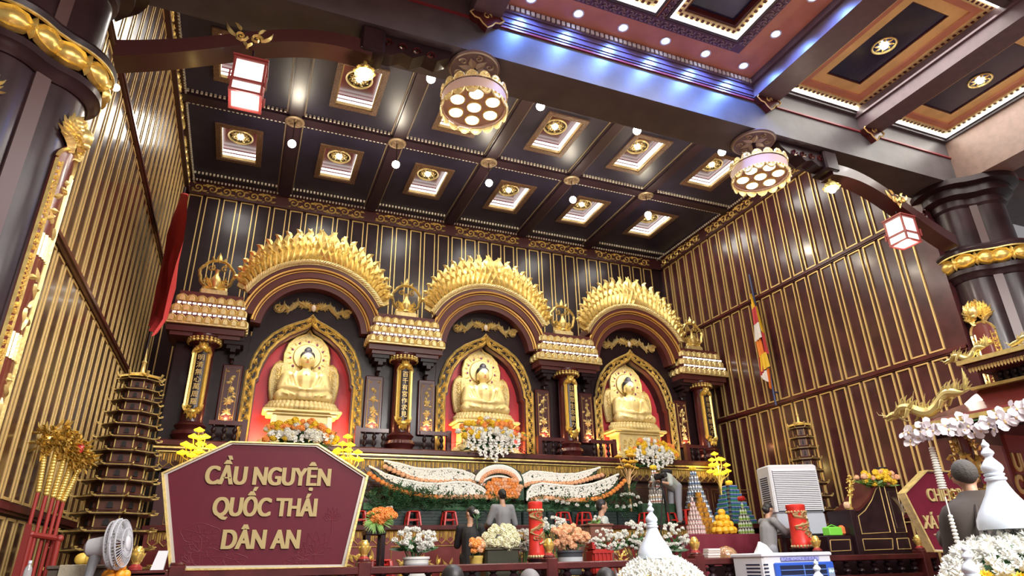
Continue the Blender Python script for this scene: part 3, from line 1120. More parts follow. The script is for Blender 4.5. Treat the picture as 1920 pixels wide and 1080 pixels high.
# ---- altar columns with gilded couplet boards
CPL = ['明清無心萬周羅', '百千有宮作求見', '日面眾生念彼力', '自在光中照大千']
cnm = ['leftmost', 'second from left', 'second from right', 'rightmost']
CY_ = 13.88
for i, c in enumerate(AX):
    t = thing('altar_column', 'round maroon altar column with gilded couplet board, %s of the four' % cnm[i], 'column', (c, CY_, TZ), group='altar columns')
    m = MB()
    m.lathe([(0.21, 4.2), (0.215, 5.0), (0.205, 5.94)], (c, CY_, 0), 28)
    m.build('shaft', MARO, t, world=True)
    m = MB()
    m.lathe([(0.30, TZ), (0.30, 3.86), (0.25, 3.88), (0.27, 3.93), (0.33, 3.99), (0.30, 4.06), (0.24, 4.09), (0.26, 4.13), (0.29, 4.17), (0.25, 4.21), (0.22, 4.24)], (c, CY_, 0), 28)
    m.build('base', MARO, t, world=True)
    m = MB()
    m.lathe([(0.21, 5.78), (0.29, 5.84), (0.29, 5.92), (0.31, 5.95), (0.31, 6.0), (0.21, 6.0)], (c, CY_, 0), 28)
    m.build('capital', MARO, t, world=True)
    m = MB()
    for k in range(22):
        a = 2*PI*k/22
        p = V((c+0.30*math.cos(a), CY_+0.30*math.sin(a), 5.87))
        m.ball(p, (0.042, 0.042, 0.036), 8, 6)
        m.ball(p+V((0, 0, 0.055)), (0.036, 0.036, 0.026), 6, 5)
    m.build('gold_collar', GOLD, t, world=True)
    # couplet board: bent to the column
    cb = thing('couplet_board', None, None)
    cb.parent = t
    bd = MB()
    cf = CYF((c, CY_, 0), 0.212, -PI/2)
    rows = []
    n = 12
    for zz in (4.36, 4.46, 4.56, 5.62, 5.72, 5.80):
        w = {4.36: 0.08, 4.46: 0.155, 4.56: 0.165, 5.62: 0.165, 5.72: 0.14, 5.80: 0.07}[zz]
        rows.append([cf(-w+2*w*j/n, zz, 0.03) for j in range(n+1)]+[cf(w-2*w*j/n, zz, -0.01) for j in range(n+1)])
    bd.loft(rows)
    bd.build('board', LACQ, cb, world=True)
    e = MB()
    for s in (-1, 1):
        for off, w in ((0.145, 0.022), (0.098, 0.02)):
            ribbon(e, lambda a, b, h=0: cf(a, b, 0.03+h), [(s*off, 4.5+0.1*q) for q in range(12)], [w]*12, 0.03)
    gf = lambda a, b, h=0: cf(a, b, 0.035+h)
    for s in (-1, 1):
        for (zz, d) in ((5.66, 1), (4.47, -1)):
            curl(e, gf, s*0.075, zz, 0.065, 0.6, 1.3, 0.024, 0.035, s*d, 9)
            leaf(e, gf, s*0.02, zz+d*0.06, PI/2*d-s*d*0.5, 0.14, 0.045, 0.05, s*d*0.5)
            leaf(e, gf, s*0.16, zz-d*0.10, PI/2*d+s*d*0.2, 0.22, 0.035, 0.04, s*d*0.6)
    for zz, d in ((5.70, 1), (4.42, -1)):
        e.ball(gf(0, zz, 0.02), (0.07, 0.04, 0.05), 8, 6)
        leaf(e, gf, 0, zz, PI/2*d, 0.16, 0.06, 0.05)
        leaf(e, gf, -0.05, zz-d*0.05, PI*0.7*d, 0.12, 0.05, 0.05)
        leaf(e, gf, 0.05, zz-d*0.05, PI*0.3*d, 0.12, 0.05, 0.05)
    e.build('gilded_border', BRASS, cb, world=True)
    for q, ch in enumerate(CPL[i]):
        me = text_mesh(ch, 0.135, 0.006, 0.0, 'character')
        p = cf(0, 5.50-0.148*q, 0.04)
        put('character', me, GOLDT, cb, loc=(p.x-t.location.x, p.y-t.location.y-0.0, p.z-t.location.z-0.05))

# ---- small carved floral panels beside the niches, each with its own little lamp
kinds = ['lotus', 'chrysanthemum', 'bamboo', 'plum', 'lotus bud', 'chrysanthemum']
def flower_panel(x, label, sd):
    t = thing('floral_plaque', label, 'panel', (x, 14.1, 4.25), group='carved floral panels of the altar')
    m = MB()
    m.bev(x-0.20, x+0.20, 14.02, 14.10, 4.25, 5.52, 0.02)
    m.build('frame', MARO, t, world=True)
    m = MB()
    m.bx(x-0.155, x+0.155, 14.005, 14.03, 4.32, 5.46)
    m.build('board', mat('panel ground', (0.07, 0.015, 0.015), 0.35), t, world=True)
    fr = FR((x, 14.003, 4.32))
    m = MB()
    pl = [(-0.13, 0.04), (-0.13, 1.1), (0.13, 1.1), (0.13, 0.04), (-0.13, 0.04)]
    ribbon(m, fr, pl, [0.007]*5, 0.01)
    for s in (-1, 1):
        curl(m, fr, s*0.09, 1.05, 0.03, 0, 1.2, 0.010, 0.012, s, 7)
        curl(m, fr, s*0.09, 0.09, 0.03, 0, 1.2, 0.010, 0.012, s, 7)
    m.build('gold_line', GOLDT, t, world=True)
    m = MB()
    rg = random.Random(sd)
    stem = [(0.0, 0.18), (0.03*rg.choice((-1, 1)), 0.4), (-0.02, 0.62), (0.02, 0.85)]
    ribbon(m, fr, stem, [0.008]*4, 0.015)
    for q in range(7):
        a = -0.5+q*(PI+1)/6
        leaf(m, fr, 0.0, 0.19, a, rg.uniform(0.08, 0.13), 0.034, 0.03, rg.uniform(-0.6, 0.6), 4)
    for (fx, fz, fs) in ((rg.uniform(-.03, .03), 0.42, 0.085), (rg.uniform(-.04, .04), 0.66, 0.065), (rg.uniform(-.03, .03), 0.88, 0.055)):
        for q in range(8):
            a = 2*PI*q/8+rg.uniform(-.2, .2)
            leaf(m, fr, fx, fz, a, fs*rg.uniform(0.9, 1.3), fs*0.42, 0.03, 0, 4)
        m.ball(fr(fx, fz, 0.02), 0.018, 7, 5)
    for q in range(12):
        leaf(m, fr, rg.uniform(-.08, .08), rg.uniform(0.3, 0.98), rg.uniform(0, 6.28), 0.08, 0.034, 0.025, rg.uniform(-.8, .8), 4)
    m.build('gold_flowers', GOLDL, t, world=True)
    m = MB()
    m.lathe([(0.0, 0), (0.025, 0.0), (0.03, 0.035), (0.0, 0.04)], (x, 13.96, 4.30), 10)
    m.build('lamp', glow('panel lamp', (1.0, 0.7, 0.4), 9), t, world=True)
    light('POINT', 'panel_lamp_light', (x, 13.93, 4.40), 1.8, (1.0, 0.42, 0.2), 0.02)
for i, c in enumerate(AX):
    for s in (-1, 1):
        if (i == 0 and s < 0) or (i == 3 and s > 0):
            continue
        j = i if s > 0 else i-1
        flower_panel(c+s*0.60, 'narrow red panel with gold flowers on the %s side of the %s niche' % ('left' if s > 0 else 'right', side3[j]), 10*i+s)

# ---- altar table
tb = thing('altar_table', 'long stepped dark altar table with gold valance below the three niches', 'table', (4.75, 13.3, 0.85))
m = MB()
m.bev(-1.55, 11.05, 13.02, 14.1, 3.66, TZ, 0.02)
m.bx(-1.50, 11.0, 13.08, 14.1, 3.60, 3.66)
m.build('top', MARO, tb, world=True)
m = MB()
m.bx(-1.55, 11.05, 13.05, 13.09, 3.625, 3.66)
m.bx(-1.5, 11.0, 13.08, 13.11, 3.565, 3.585)
m.build('gold_line', GOLD, tb, world=True)
m = MB()
m.bx(-1.48, 10.98, 13.14, 14.6, 3.28, 3.6)
m.bx(-1.40, 10.9, 13.30, 14.6, 0.85, 3.3)
m.build('body', mat('table body lacquer', (0.055, 0.016, 0.018), 0.35, coat=0.3), tb, world=True)
def valance(mb, fr, a0, a1, top, h, pitch):
    n = int((a1-a0)/pitch)
    p = (a1-a0)/n
    for i in range(n):
        a = a0+p*i
        k = p
        pl = [(a+k*0.10, top), (a+k*0.10, top-h*0.72), (a+k*0.5, top-h), (a+k*0.9, top-h*0.72), (a+k*0.9, top)]
        ribbon(mb, fr, pl, [0.014]*5, 0.02)
        ribbon(mb, fr, [(a+k*0.5, top), (a+k*0.5, top-h*0.5)], [0.016]*2, 0.02)
        ribbon(mb, fr, [(a+k*0.3, top), (a+k*0.3, top-h*0.6)], [0.008]*2, 0.015)
        ribbon(mb, fr, [(a+k*0.7, top), (a+k*0.7, top-h*0.6)], [0.008]*2, 0.015)
    ribbon(mb, fr, [(a0, top), (a1, top)], [0.014]*2, 0.02)
m = MB()
valance(m, FR((0, 13.135, 0)), -1.45, 10.95, 3.55, 0.25, 0.19)
m.build('gold_valance', GOLD, tb, world=True)
m = MB()
fr = FR((0, 13.295, 0))
x = -1.2
while x < 10.7:
    for z0, z1 in ((2.35, 3.15),):
        pl = [(x, z0), (x, z1), (x+1.2, z1), (x+1.2, z0), (x, z0)]
        ribbon(m, fr, pl, [0.010]*5, 0.012)
        for sx, ox in ((1, x), (-1, x+1.2)):
            for sz, oz in ((1, z0), (-1, z1)):
                q = [(0.08, 0.3), (0.08, 0.08), (0.3, 0.08), (0.3, 0.2), (0.18, 0.2), (0.18, 0.28), (0.3, 0.28)]
                ribbon(m, fr, [(ox+sx*a, oz+sz*b) for a, b in q], [0.008]*7, 0.01)
    x += 1.32
m.build('gold_fretwork', mat('dull fret gilding', (0.34, 0.2, 0.09), 0.45, metal=0.3), tb, world=True)

# ---- low balustrades on the table, either side of each column
def baluster(mb, x, y, z0, z1, r):
    h = z1-z0
    mb.lathe([(r*0.75, 0), (r*0.75, h*0.06), (r*0.45, h*0.10), (r, h*0.28), (r*0.9, h*0.36), (r*0.42, h*0.50), (r*0.9, h*0.64), (r, h*0.72), (r*0.45, h*0.90), (r*0.75, h*0.94), (r*0.75, h)], (x, y, z0), 10)
for i, c in enumerate(AX):
    for s in (-1, 1):
        if (i == 0 and s < 0) or (i == 3 and s > 0):
            continue
        j = i if s > 0 else i-1
        t = thing('altar_balustrade', 'short dark balustrade on the altar table at the %s foot of the %s niche' % ('left' if s > 0 else 'right', side3[j]), 'balustrade', (c+s*0.66, 13.5, TZ), group='short altar balustrades')
        x0, x1 = sorted((c+s*0.34, c+s*0.98))
        m = MB()
        m.bx(x0, x1, 13.45, 13.55, 4.16, 4.24)
        m.bx(x0, x1, 13.45, 13.55, TZ, TZ+0.06)
        m.build('rails', MARO, t, world=True)
        m = MB()
        m.bx(c+s*0.98-0.05, c+s*0.98+0.05, 13.44, 13.56, TZ, 4.27)
        m.build('post', MARO, t, world=True)
        for k in range(3):
            m = MB()
            baluster(m, c+s*(0.44+0.19*k), 13.5, TZ+0.06, 4.16, 0.05)
            m.build('baluster', LACQ, t, world=True)

# ---- seated gold figures
def make_buddha():
    t = thing('buddha_statue', 'x', 'statue', (NX[0], 14.2, TZ))
    B = 1.06                                   # seat height above the table
    pr = [('c', (0, .10, .10), (0, .08, .50), .25, .27), ('s', (0, .06, .50), (.34, .20, .21)), ('s', (0, .08, .2), (.34, .22, .2))]
    for s in (-1, 1):
        pr += [('c', (s*.15, .05, .12), (s*.47, -.10, .12), .17, .125), ('c', (s*.46, -.12, .11), (-s*.10, -.26, .09), .115, .09),
               ('s', (s*.50, -.09, .10), (.12, .15, .12)),
               ('s', (s*.36, .07, .60), (.13, .12, .11)), ('c', (s*.40, .07, .58), (s*.47, .0, .28), .115, .105),
               ('c', (s*.47, -.01, .28), (s*.14, -.27, .24), .10, .06), ('s', (s*.075, -.29, .225), (.09, .055, .035)),
               ('c', (s*.145, .06, .98), (s*.14, .06, .86), .022, .03), ('c', (s*.22, .0, .66), (s*.10, -.10, .36), .05, .04)]
        for k in range(4):
            pr.append(('c', (s*(.26+.05*k), -.07+.03*k, .60-.02*k), (s*(.16+.07*k), -.125-.015*k, .30-.02*k), .026, .024))
        for k in range(3):
            pr.append(('c', (s*(.30+.08*k), -.20, .20-.02*k), (s*(.10+.12*k), -.31, .10), .025, .02))
    pr += [('c', (0, .06, .66), (0, .05, .84), .10, .085), ('s', (0, .03, .97), (.145, .15, .185)), ('s', (0, .0, .90), (.105, .11, .11)),
           ('c', (0, -.115, 1.0), (0, -.135, .945), .012, .022), ('s', (0, -.02, .06), (.44, .26, .06))]
    body = blob(pr, 0.019, 3, 'figure')
    put('body', body, BUDG, t, loc=(0, 0, B))
    h = MB()
    h.ball((0, .075, B+1.075), (.157, .15, .115), 18, 10)
    h.ball((0, .06, B+1.19), (.085, .085, .085), 14, 8)
    h.ball((0, .10, B+.98), (.155, .12, .14), 16, 10)
    h.build('hair', HAIR, t)
    f = MB()
    for s in (-1, 1):
        f.tube([(s*.028, -.122, B+1.005), (s*.06, -.122, B+1.018), (s*.10, -.095, B+1.0)], [.004, .006, .003], 5)
        f.tube([(s*.03, -.118, B+.972), (s*.06, -.121, B+.966), (s*.095, -.095, B+.972)], [.003, .006, .003], 5)
    f.build('brows_and_eyes', HAIR, t)
    f = MB()
    f.tube([(-.042, -.108, B+.888), (0, -.121, B+.884), (.042, -.108, B+.888)], [.004, .013, .004], 6)
    f.build('lips', LIP, t)
    f = MB()
    f.ball((0, -.165, B+.60), (.028, .012, .028), 8, 6)
    f.build('chest_jewel', mat('chest jewel', (.9, .85, .75), .2), t)
    # halo: pointed head aureole over a round body aureole
    hl = []
    for a, b in ((-.66, 0.06), (-.71, .30), (-.73, .52), (-.71, .72), (-.65, .87), (-.56, .94), (-.485, .93), (-.49, 1.12), (-.42, 1.36), (-.26, 1.53), (-.07, 1.62), (0, 1.72)):
        hl.append((a, B+b))
    hl = hl+[(-a, b) for a, b in reversed(hl[:-1])]
    q = MB()
    q.prism(hl, .20, .27)
    ha = q.build('halo', HALOM, t)
    q = MB()
    fr = FR((0, .20, 0))
    ribbon(q, fr, hl, [.022]*len(hl), .03)
    c = [(0.30*math.sin(2*PI*k/32), B+1.08+0.30*math.cos(2*PI*k/32)) for k in range(33)]
    ribbon(q, fr, c, [.012]*33, .02)
    c = [(0.40*math.sin(R(110)*(k/20*2-1)), B+1.08+0.42*math.cos(R(110)*(k/20*2-1))) for k in range(21)]
    for k in range(16):
        s = 1 if k < 8 else -1
        z = B+.12+.09*(k % 8)
        curl(q, fr, s*.58, z, .05, 0, 1.2, .012, .02, s, 8)
        leaf(q, fr, s*.50, z, PI/2-s*.4, .12, .025, .02, s)
    for k in range(14):
        a = R(115)*(k/13*2-1)
        leaf(q, fr, .345*math.sin(a), B+1.08+.345*math.cos(a), PI/2-a, .09, .03, .02)
    q.build('filigree', GOLDL, ha)
    q = MB()
    for k in range(9):
        a = R(128)*(k/8*2-1)
        q.ball((.355*math.sin(a), .185, B+1.08+.355*math.cos(a)), (.026, .015, .026), 8, 6)
    q.build('jewels', PURP, ha)
    q = MB()
    q.lathe([(.0, 0), (.285, 0), (.285, .02), (0, .02)], (0, .185, B+1.08), 28, Matrix.Rotation(R(90), 4, 'X'))
    q.build('head_disc', mat('pale nimbus', (.62, .50, .24), .55), ha)
    # lotus seat
    q = MB()
    q.lathe([(.70, B-.16), (.74, B-.12), (.66, B-.06), (.64, B-.01), (0, B)], (0, 0, 0), 36, Matrix.Diagonal((1, .42, 1, 1)))
    for k in range(22):
        a = PI+PI*(k+.5)/22
        for zz, rr, w in ((B-.13, .70, .07), (B-.06, .655, .06)):
            q.ball((rr*math.cos(a), .42*rr*math.sin(a), zz), (w, w*.7, .065), 8, 6)
    q.build('lotus_seat', BUDG, t)
    q = MB()
    q.bev(-.80, .80, -.32, .26, B-.26, B-.19, .02)
    q.bev(-.72, .72, -.28, .26, B-.32, B-.26, .02)
    q.bx(-.60, .60, -.22, .26, B-.80, B-.32)
    q.bev(-.68, .68, -.26, .26, B-.9, B-.80, .02)
    q.build('pedestal', BUDG, t)
    q = MB()
    fr = FR((0, -.222, 0))
    for s in (-1, 1):
        for k in range(3):
            curl(q, fr, s*(.13+.17*k), B-.55+.04*(k % 2), .085, PI/2, 1.4, .02, .03, s, 10)
            leaf(q, fr, s*(.10+.17*k), B-.68, .6 if s > 0 else PI-.6, .16, .03, .03, s)
        q.bx(s*.56-.05, s*.56+.05, -.25, -.2, B-.80, B-.32)
    curl(q, fr, 0, B-.52, .09, 0, 1.6, .022, .03, 1, 12)
    q.build('pedestal_scrollwork', GOLDL, t)
    q = MB()
    rg = random.Random(3)
    for s in (-1, 1):
        for (x, z, r) in ((.58, .22, .16), (.70, .15, .14), (.82, .10, .11), (.66, .12, .12), (.90, .07, .07), (.5, .13, .14), (.48, .32, .08)):
            q.ball((s*x, -.15+rg.uniform(-.03, .03), z), (r, .10, r*.8), 10, 7)
    q.build('cloud_base', BUDG, t)
    return t
bu = make_buddha()
for i in range(3):
    o = bu if i == 0 else dup(bu, loc=(NX[i], 14.2, TZ))
    o['label'] = 'seated gold Buddha statue with dark hair in the %s red niche' % side3[i]
    o['group'] = 'seated statues in the niches'
# ------------------------------------------------------------------ great clustered columns of the hall
COLX = ((-2.86, 'left', 1), (12.86, 'right', -1))
CYY = 6.97
def quatre(d=0.34, q=0.39, st=0.59, grow=0.0, n=72):
    out = []
    for i in range(n):
        th = 2*PI*i/n
        ph = (th+PI/4) % (PI/2)-PI/4
        r = d*math.cos(ph)+math.sqrt(max(0, q*q-(d*math.sin(ph))**2))
        e = PI/4-abs(ph)
        if e < 0.15:
            r = max(r, st/math.cos(e))
        out.append((th, r+grow))
    return out
def qrows(cx, prof):
    rows = []
    for g, z in prof:
        rows.append([V((cx+r*math.cos(t), CYY+r*math.sin(t), z)) for t, r in quatre(grow=g)])
    return rows
COLM = mat('column lacquer', (0.026, 0.012, 0.014), 0.30, coat=0.08, spec=0.25, var=0.3, vscale=2, bump=0.03, bscale=8)
PLQ = mat('plaque red lacquer', (0.13, 0.022, 0.018), 0.22, coat=0.5)
for cx, nm, sg in COLX:
    t = thing('hall_column', 'giant clustered dark lacquer column with gilded lotus ring at the %s edge' % nm, 'column', (cx, CYY, 0), group='giant hall columns')
    m = MB()
    m.loft(qrows(cx, [(0.25, 0), (0.25, 0.35), (0.1, 0.5), (0, 0.6), (0, 6.35), (0.0, 6.40)]))
    m.build('shaft', COLM, t, world=True)
    for k in range(4):
        g_ = PI/4+k*PI/2
        m = MB()
        m.box((cx+0.56*math.cos(g_), CYY+0.56*math.sin(g_), 3.45), (0.13, 0.15, 5.7), Matrix.Rotation(g_, 4, 'Z'))
        m.box((cx+0.52*math.cos(g_), CYY+0.52*math.sin(g_), 7.6), (0.13, 0.13, 1.3), Matrix.Rotation(g_, 4, 'Z'))
        m.build('corner_strip', mat('strip lacquer', (0.085, 0.045, 0.042), 0.35), t, world=True)
    m = MB()
    m.loft(qrows(cx, [(0.02, 6.28), (0.05, 6.31), (0.07, 6.36), (0.12, 6.39), (0.12, 6.47), (0.07, 6.49), (0.07, 6.75), (0.18, 6.77), (0.20, 6.83), (0.17, 6.88), (0.10, 6.92), (0.0, 6.97)]))
    m.build('ring_moulding', COLM, t, world=True)
    m = MB()
    # fat lotus petals round the ring
    for a8 in range(4):
        for ph in (-60, -20, 20, 60):
            c = V((cx+0.34*math.cos(a8*PI/2), CYY+0.34*math.sin(a8*PI/2), 0))
            g = a8*PI/2+R(ph)
            cf = CYF(c, 0.46, g)
            rows = []
            for (s, w, o) in ((-1.0, 0.01, 0.02), (-0.8, 0.06, 0.06), (-0.4, 0.105, 0.10), (0, 0.115, 0.115), (0.4, 0.105, 0.10), (0.8, 0.06, 0.06), (1.0, 0.01, 0.02)):
                rows.append([cf(s*0.165, 6.62+w*math.cos(k*PI/4), o*max(0, math.sin(k*PI/4))+0.01) for k in range(5)][::1]+[cf(s*0.165, 6.62-w*0.9, 0.0)])
            m.loft(rows, close=True)
            for sz in (-1, 1):
                ribbon(m, lambda a, b, h=0: cf(a, b, 0.03+h), [(-0.17, 6.62), (-0.10, 6.62+sz*0.10), (0, 6.62+sz*0.13), (0.10, 6.62+sz*0.10), (0.17, 6.62)], [0.022]*5, 0.06)
            leaf(m, lambda a, b, h=0: cf(a, b, 0.05+h), 0.165, 6.61, PI/2, 0.16, 0.05, 0.06)
            leaf(m, lambda a, b, h=0: cf(a, b, 0.05+h), 0.165, 6.61, -PI/2, 0.13, 0.045, 0.06)
    m.build('lotus_ring', BRASS, t, world=True, sharp=60)
    m = MB()
    for g in (0.21, ):
        m.loft(qrows(cx, [(0.16, 6.745), (0.185, 6.75), (0.185, 6.77), (0.16, 6.775)]), cap=False)
    m.build('gold_line', GOLD, t, world=True)
    m = MB()
    m.loft(qrows(cx, [(-0.03, 6.9), (-0.03, 7.75), (0.02, 7.80), (0.02, 7.92), (0.16, 7.98), (0.16, 8.12), (0.30, 8.16), (0.30, 8.27)]))
    m.build('upper_shaft', COLM, t, world=True)
    # gilded plaque wrapped on the lobe that faces the hall
    lc = V((cx+sg*0.34, CYY, 0))
    ga = R(-6) if sg > 0 else R(184)
    for q, (lobe, ang) in enumerate(((lc, ga), (V((cx, CYY-0.34, 0)), R(-90)))):
        pl = thing('column_plaque', None, None)
        pl.parent = t
        cf = CYF(lobe, 0.39, ang)
        b = MB()
        rows = []
        hw, z0, z1 = 0.20, 1.3, 5.68
        if sg < 0:
            z0, z1 = 3.6, 5.45
        n = 10
        zs = [z0, z1-0.25, z1-0.1, z1]
        for zz in zs:
            w = hw*(1.0 if zz < z1-0.2 else 0.93 if zz < z1 else 0.6)
            rows.append([cf(-w+2*w*j/n, zz, 0.035) for j in range(n+1)]+[cf(w-2*w*j/n, zz, -0.02) for j in range(n+1)])
        b.loft(rows)
        b.build('board', PLQ, pl, world=True)
        e = MB()
        fz = lambda a, bb, h=0: cf(a, bb, 0.035+h)
        K = int((z1-z0)/0.1)
        for s in (-1, 1):
            ribbon(e, fz, [(s*(hw-0.008), z0+(z1-0.2-z0)*k/K) for k in range(K+1)], [0.014]*(K+1), 0.03)
            ribbon(e, fz, [(s*(hw-0.075), z0+(z1-0.2-z0)*k/K) for k in range(K+1)], [0.010]*(K+1), 0.02)
            zz = z0+0.05
            k = 0
            while zz < z1-0.25:
                if (k//7) % 2:
                    curl(e, fz, s*(hw-0.042), zz, 0.03, k, 1.2, 0.012, 0.02, 1 if k % 2 else -1, 7)
                    zz += 0.075
                else:
                    ribbon(e, fz, [(s*(hw-0.07), zz-0.02), (s*(hw-0.015), zz+0.03)], [0.008]*2, 0.015)
                    ribbon(e, fz, [(s*(hw-0.07), zz+0.03), (s*(hw-0.015), zz-0.02)], [0.008]*2, 0.015)
                    zz += 0.05
                k += 1
        ribbon(e, fz, [(hw*0.98*math.sin(R(-85+17*k)), z1-0.2+0.2*math.cos(R(-85+17*k))) for k in range(11)], [0.02]*11, 0.03)
        e.build('gilded_border', GOLD, pl, world=True)
        e = MB()
        for rr, L_, kk in ((0.15, 0.13, 19), (0.10, 0.11, 15), (0.055, 0.09, 11)):
            for k in range(kk):
                a = R(-125)+R(250)*k/(kk-1)
                leaf(e, lambda aa, bb, h=0: fz(aa, bb, h+(0.16-rr)*0.35), rr*math.sin(a), z1+0.17+rr*math.cos(a), PI/2-a+(0.35 if a > 0 else -0.35), L_*(0.9+0.25*(k % 2)), 0.026, 0.035, 0.9 if a > 0 else -0.9)
        for s in (-1, 1):
            for k in range(5):
                leaf(e, fz, s*0.07, z1-0.05+0.03*k, PI/2-s*(0.4+0.28*k), 0.2, 0.05, 0.06, s*0.9)
            curl(e, fz, s*0.09, z1+0.10, 0.075, 0.4, 1.4, 0.026, 0.06, s, 10)
        e.ball(fz(0, z1+0.2, 0.05), (0.09, 0.09, 0.11), 10, 7)
        e.ball(fz(0, z1+0.1, 0.08), (0.05, 0.05, 0.04), 8, 6)
        e.build('lion_crest', GOLD, pl, world=True)
        e = MB()
        if sg > 0:
            zz = z1-0.45
            k = 0
            while zz > z0:
                if k % 3 == 2:
                    for d in range(5):
                        ribbon(e, fz, [(-0.10+0.05*d, zz-0.12), (-0.10+0.05*d, zz+0.12)], [0.016]*2, 0.02)
                else:
                    for d in range(4):
                        leaf(e, fz, rnd(-.04, .04), zz+rnd(-.1, .1), rnd(0, 6.28), 0.14, 0.035, 0.025, rnd(-1, 1))
                zz -= 0.34
                k += 1
        else:
            zc = z1-0.42
            for d in range(9):
                a = R(-90+22.5*d)
                leaf(e, fz, 0, zc, PI/2-a, 0.15, 0.04, 0.04)
            for d, (w, h) in enumerate(((0.14, 0.07), (0.11, 0.06), (0.12, 0.05), (0.085, 0.05), (0.09, 0.04), (0.06, 0.04), (0.045, 0.07), (0.02, 0.1))):
                e.ball(fz(0, zc-0.75+0.055*d, 0.02), (w*0.8, w*0.5, h*0.6), 10, 6)
        e.build('gilded_relief', GOLD, pl, world=True)

# ------------------------------------------------------------------ curved bracket arms, lanterns, shaded bulbs
def arm(sx, x0, x1, label):
    t = thing('bracket_arm', label, 'bracket', (x0, 6.85, 6.9), group='curved bracket arms')
    up, lo = [], []
    n = 18
    for i in range(n+1):
        s = i/n
        x = x0+(x1-x0)*s
        z = 6.98+0.93*math.sin(s*PI/2)**1.05-0.05*math.sin(s*PI*2)
        th = 0.115-0.015*math.sin(s*PI)
        up.append((x, min(z+th, 8.26)))
        lo.append((x, z-th))
    m = MB()
    m.band(up, lo, 6.70, 7.0)
    m.build('arm', mat('arm lacquer', (.045, .013, .013), .3, coat=.2), t, world=True)
    m = MB()
    xa = x0+(x1-x0)*0.47
    fr = FR((xa, 6.695, 7.58))
    for s in (-1, 1):
        curl(m, fr, s*0.09, 0.0, 0.075, 0, 1.4, 0.022, 0.03, s, 12)
        leaf(m, fr, s*0.14, -0.02, PI/2-s*1.0, 0.22, 0.035, 0.03, s*0.9)
        leaf(m, fr, s*0.10, 0.09, PI/2-s*0.4, 0.12, 0.03, 0.03, -s*0.8)
        leaf(m, fr, s*0.05, -0.08, PI/2+s*2.2, 0.12, 0.03, 0.03, s)
    m.build('gold_cloud', GOLD, t, world=True)
    m = MB()
    e = -sx
    xb = x1
    m.bev(xb-0.16, xb+0.16, 6.66, 7.04, 7.86, 8.27, 0.03)
    pl = [(xb, 8.27), (xb, 7.92), (xb-e*-1*0, 7.92)]
    w = sx
    poly = [(xb, 8.26), (xb, 7.96), (xb+w*0.25, 7.93), (xb+w*0.4, 8.02), (xb+w*0.55, 7.97), (xb+w*0.72, 8.08), (xb+w*0.9, 8.04), (xb+w*1.08, 8.16), (xb+w*1.12, 8.26)]
    m.prism(poly, 6.74, 6.98)
    m.build('bracket_block', LACQ, t, world=True)
    m = MB()
    fr = FR((xb+w*0.45, 6.735, 8.12))
    for k in range(4):
        curl(m, fr, w*(-0.25+0.2*k), -0.01*k, 0.07, 0, 1.3, 0.016, 0.03, w, 9)
    m.build('wave_carving', MARO, t, world=True)
arm(1, -1.95, 0.86, 'curved dark bracket arm rising from the left column to the beam')
arm(-1, 11.85, 9.0, 'curved maroon bracket arm rising from the right column to the beam')

GLASS = mat('frosted lantern pane', (0.85, 0.83, 0.8), 0.5, emit=(1.0, 0.93, 0.85), es=0.6)
REDF = mat('red lantern frame', (0.25, 0.04, 0.035), 0.35)
def lantern(x, z, label):
    t = thing('box_lantern', label, 'lantern', (x, 6.85, z), group='square box lanterns')
    m = MB()
    m.cyl((x, 6.85, z+0.16), (x, 6.85, z-0.12), 0.012)
    m.build('hook', LACQ, t, world=True)
    w = 0.17
    m = MB()
    for s in (-1, 1):
        for q in (-1, 1):
            m.bx(x+s*w-0.014, x+s*w+0.014, 6.85+q*w-0.014, 6.85+q*w+0.014, z-0.62, z-0.10)
    for zz in (z-0.12, z-0.44, z-0.60):
        for s in (-1, 1):
            m.bx(x-w-0.02, x+w+0.02, 6.85+s*w-0.016, 6.85+s*w+0.016, zz-0.016, zz+0.016)
            m.bx(x+s*w-0.016, x+s*w+0.016, 6.85-w, 6.85+w, zz-0.016, zz+0.016)
    for s in (-1, 1):
        for q in (-1, 1):
            m.bx(x+s*(w+0.03)-0.01, x+s*(w+0.03)+0.01, 6.85+q*(w+0.03)-0.01, 6.85+q*(w+0.03)+0.01, z-0.5, z-0.36)
    m.bx(x-w-0.03, x+w+0.03, 6.85-w-0.03, 6.85+w+0.03, z-0.11, z-0.085)
    m.build('frame', REDF, t, world=True)
    m = MB()
    m.bx(x-w+0.01, x+w-0.01, 6.85-w+0.01, 6.85+w-0.01, z-0.425, z-0.125)
    m.bx(x-w+0.01, x+w-0.01, 6.85-w+0.01, 6.85+w-0.01, z-0.595, z-0.455)
    m.build('frosted_pane', GLASS, t, world=True)
    m = MB()
    m.bx(x-w+0.005, x+w-0.005, 6.85-w+0.005, 6.85+w-0.005, z-0.455, z-0.425)
    m.build('fret_rail', REDF, t, world=True)
    light('POINT', 'lantern_light', (x, 6.85, z-0.80), 8, (1, 0.92, 0.85), 0.15)
lantern(-0.56, 7.36, 'white box lantern hanging from the left bracket arm')
lantern(10.60, 7.36, 'white box lantern hanging from the right bracket arm')
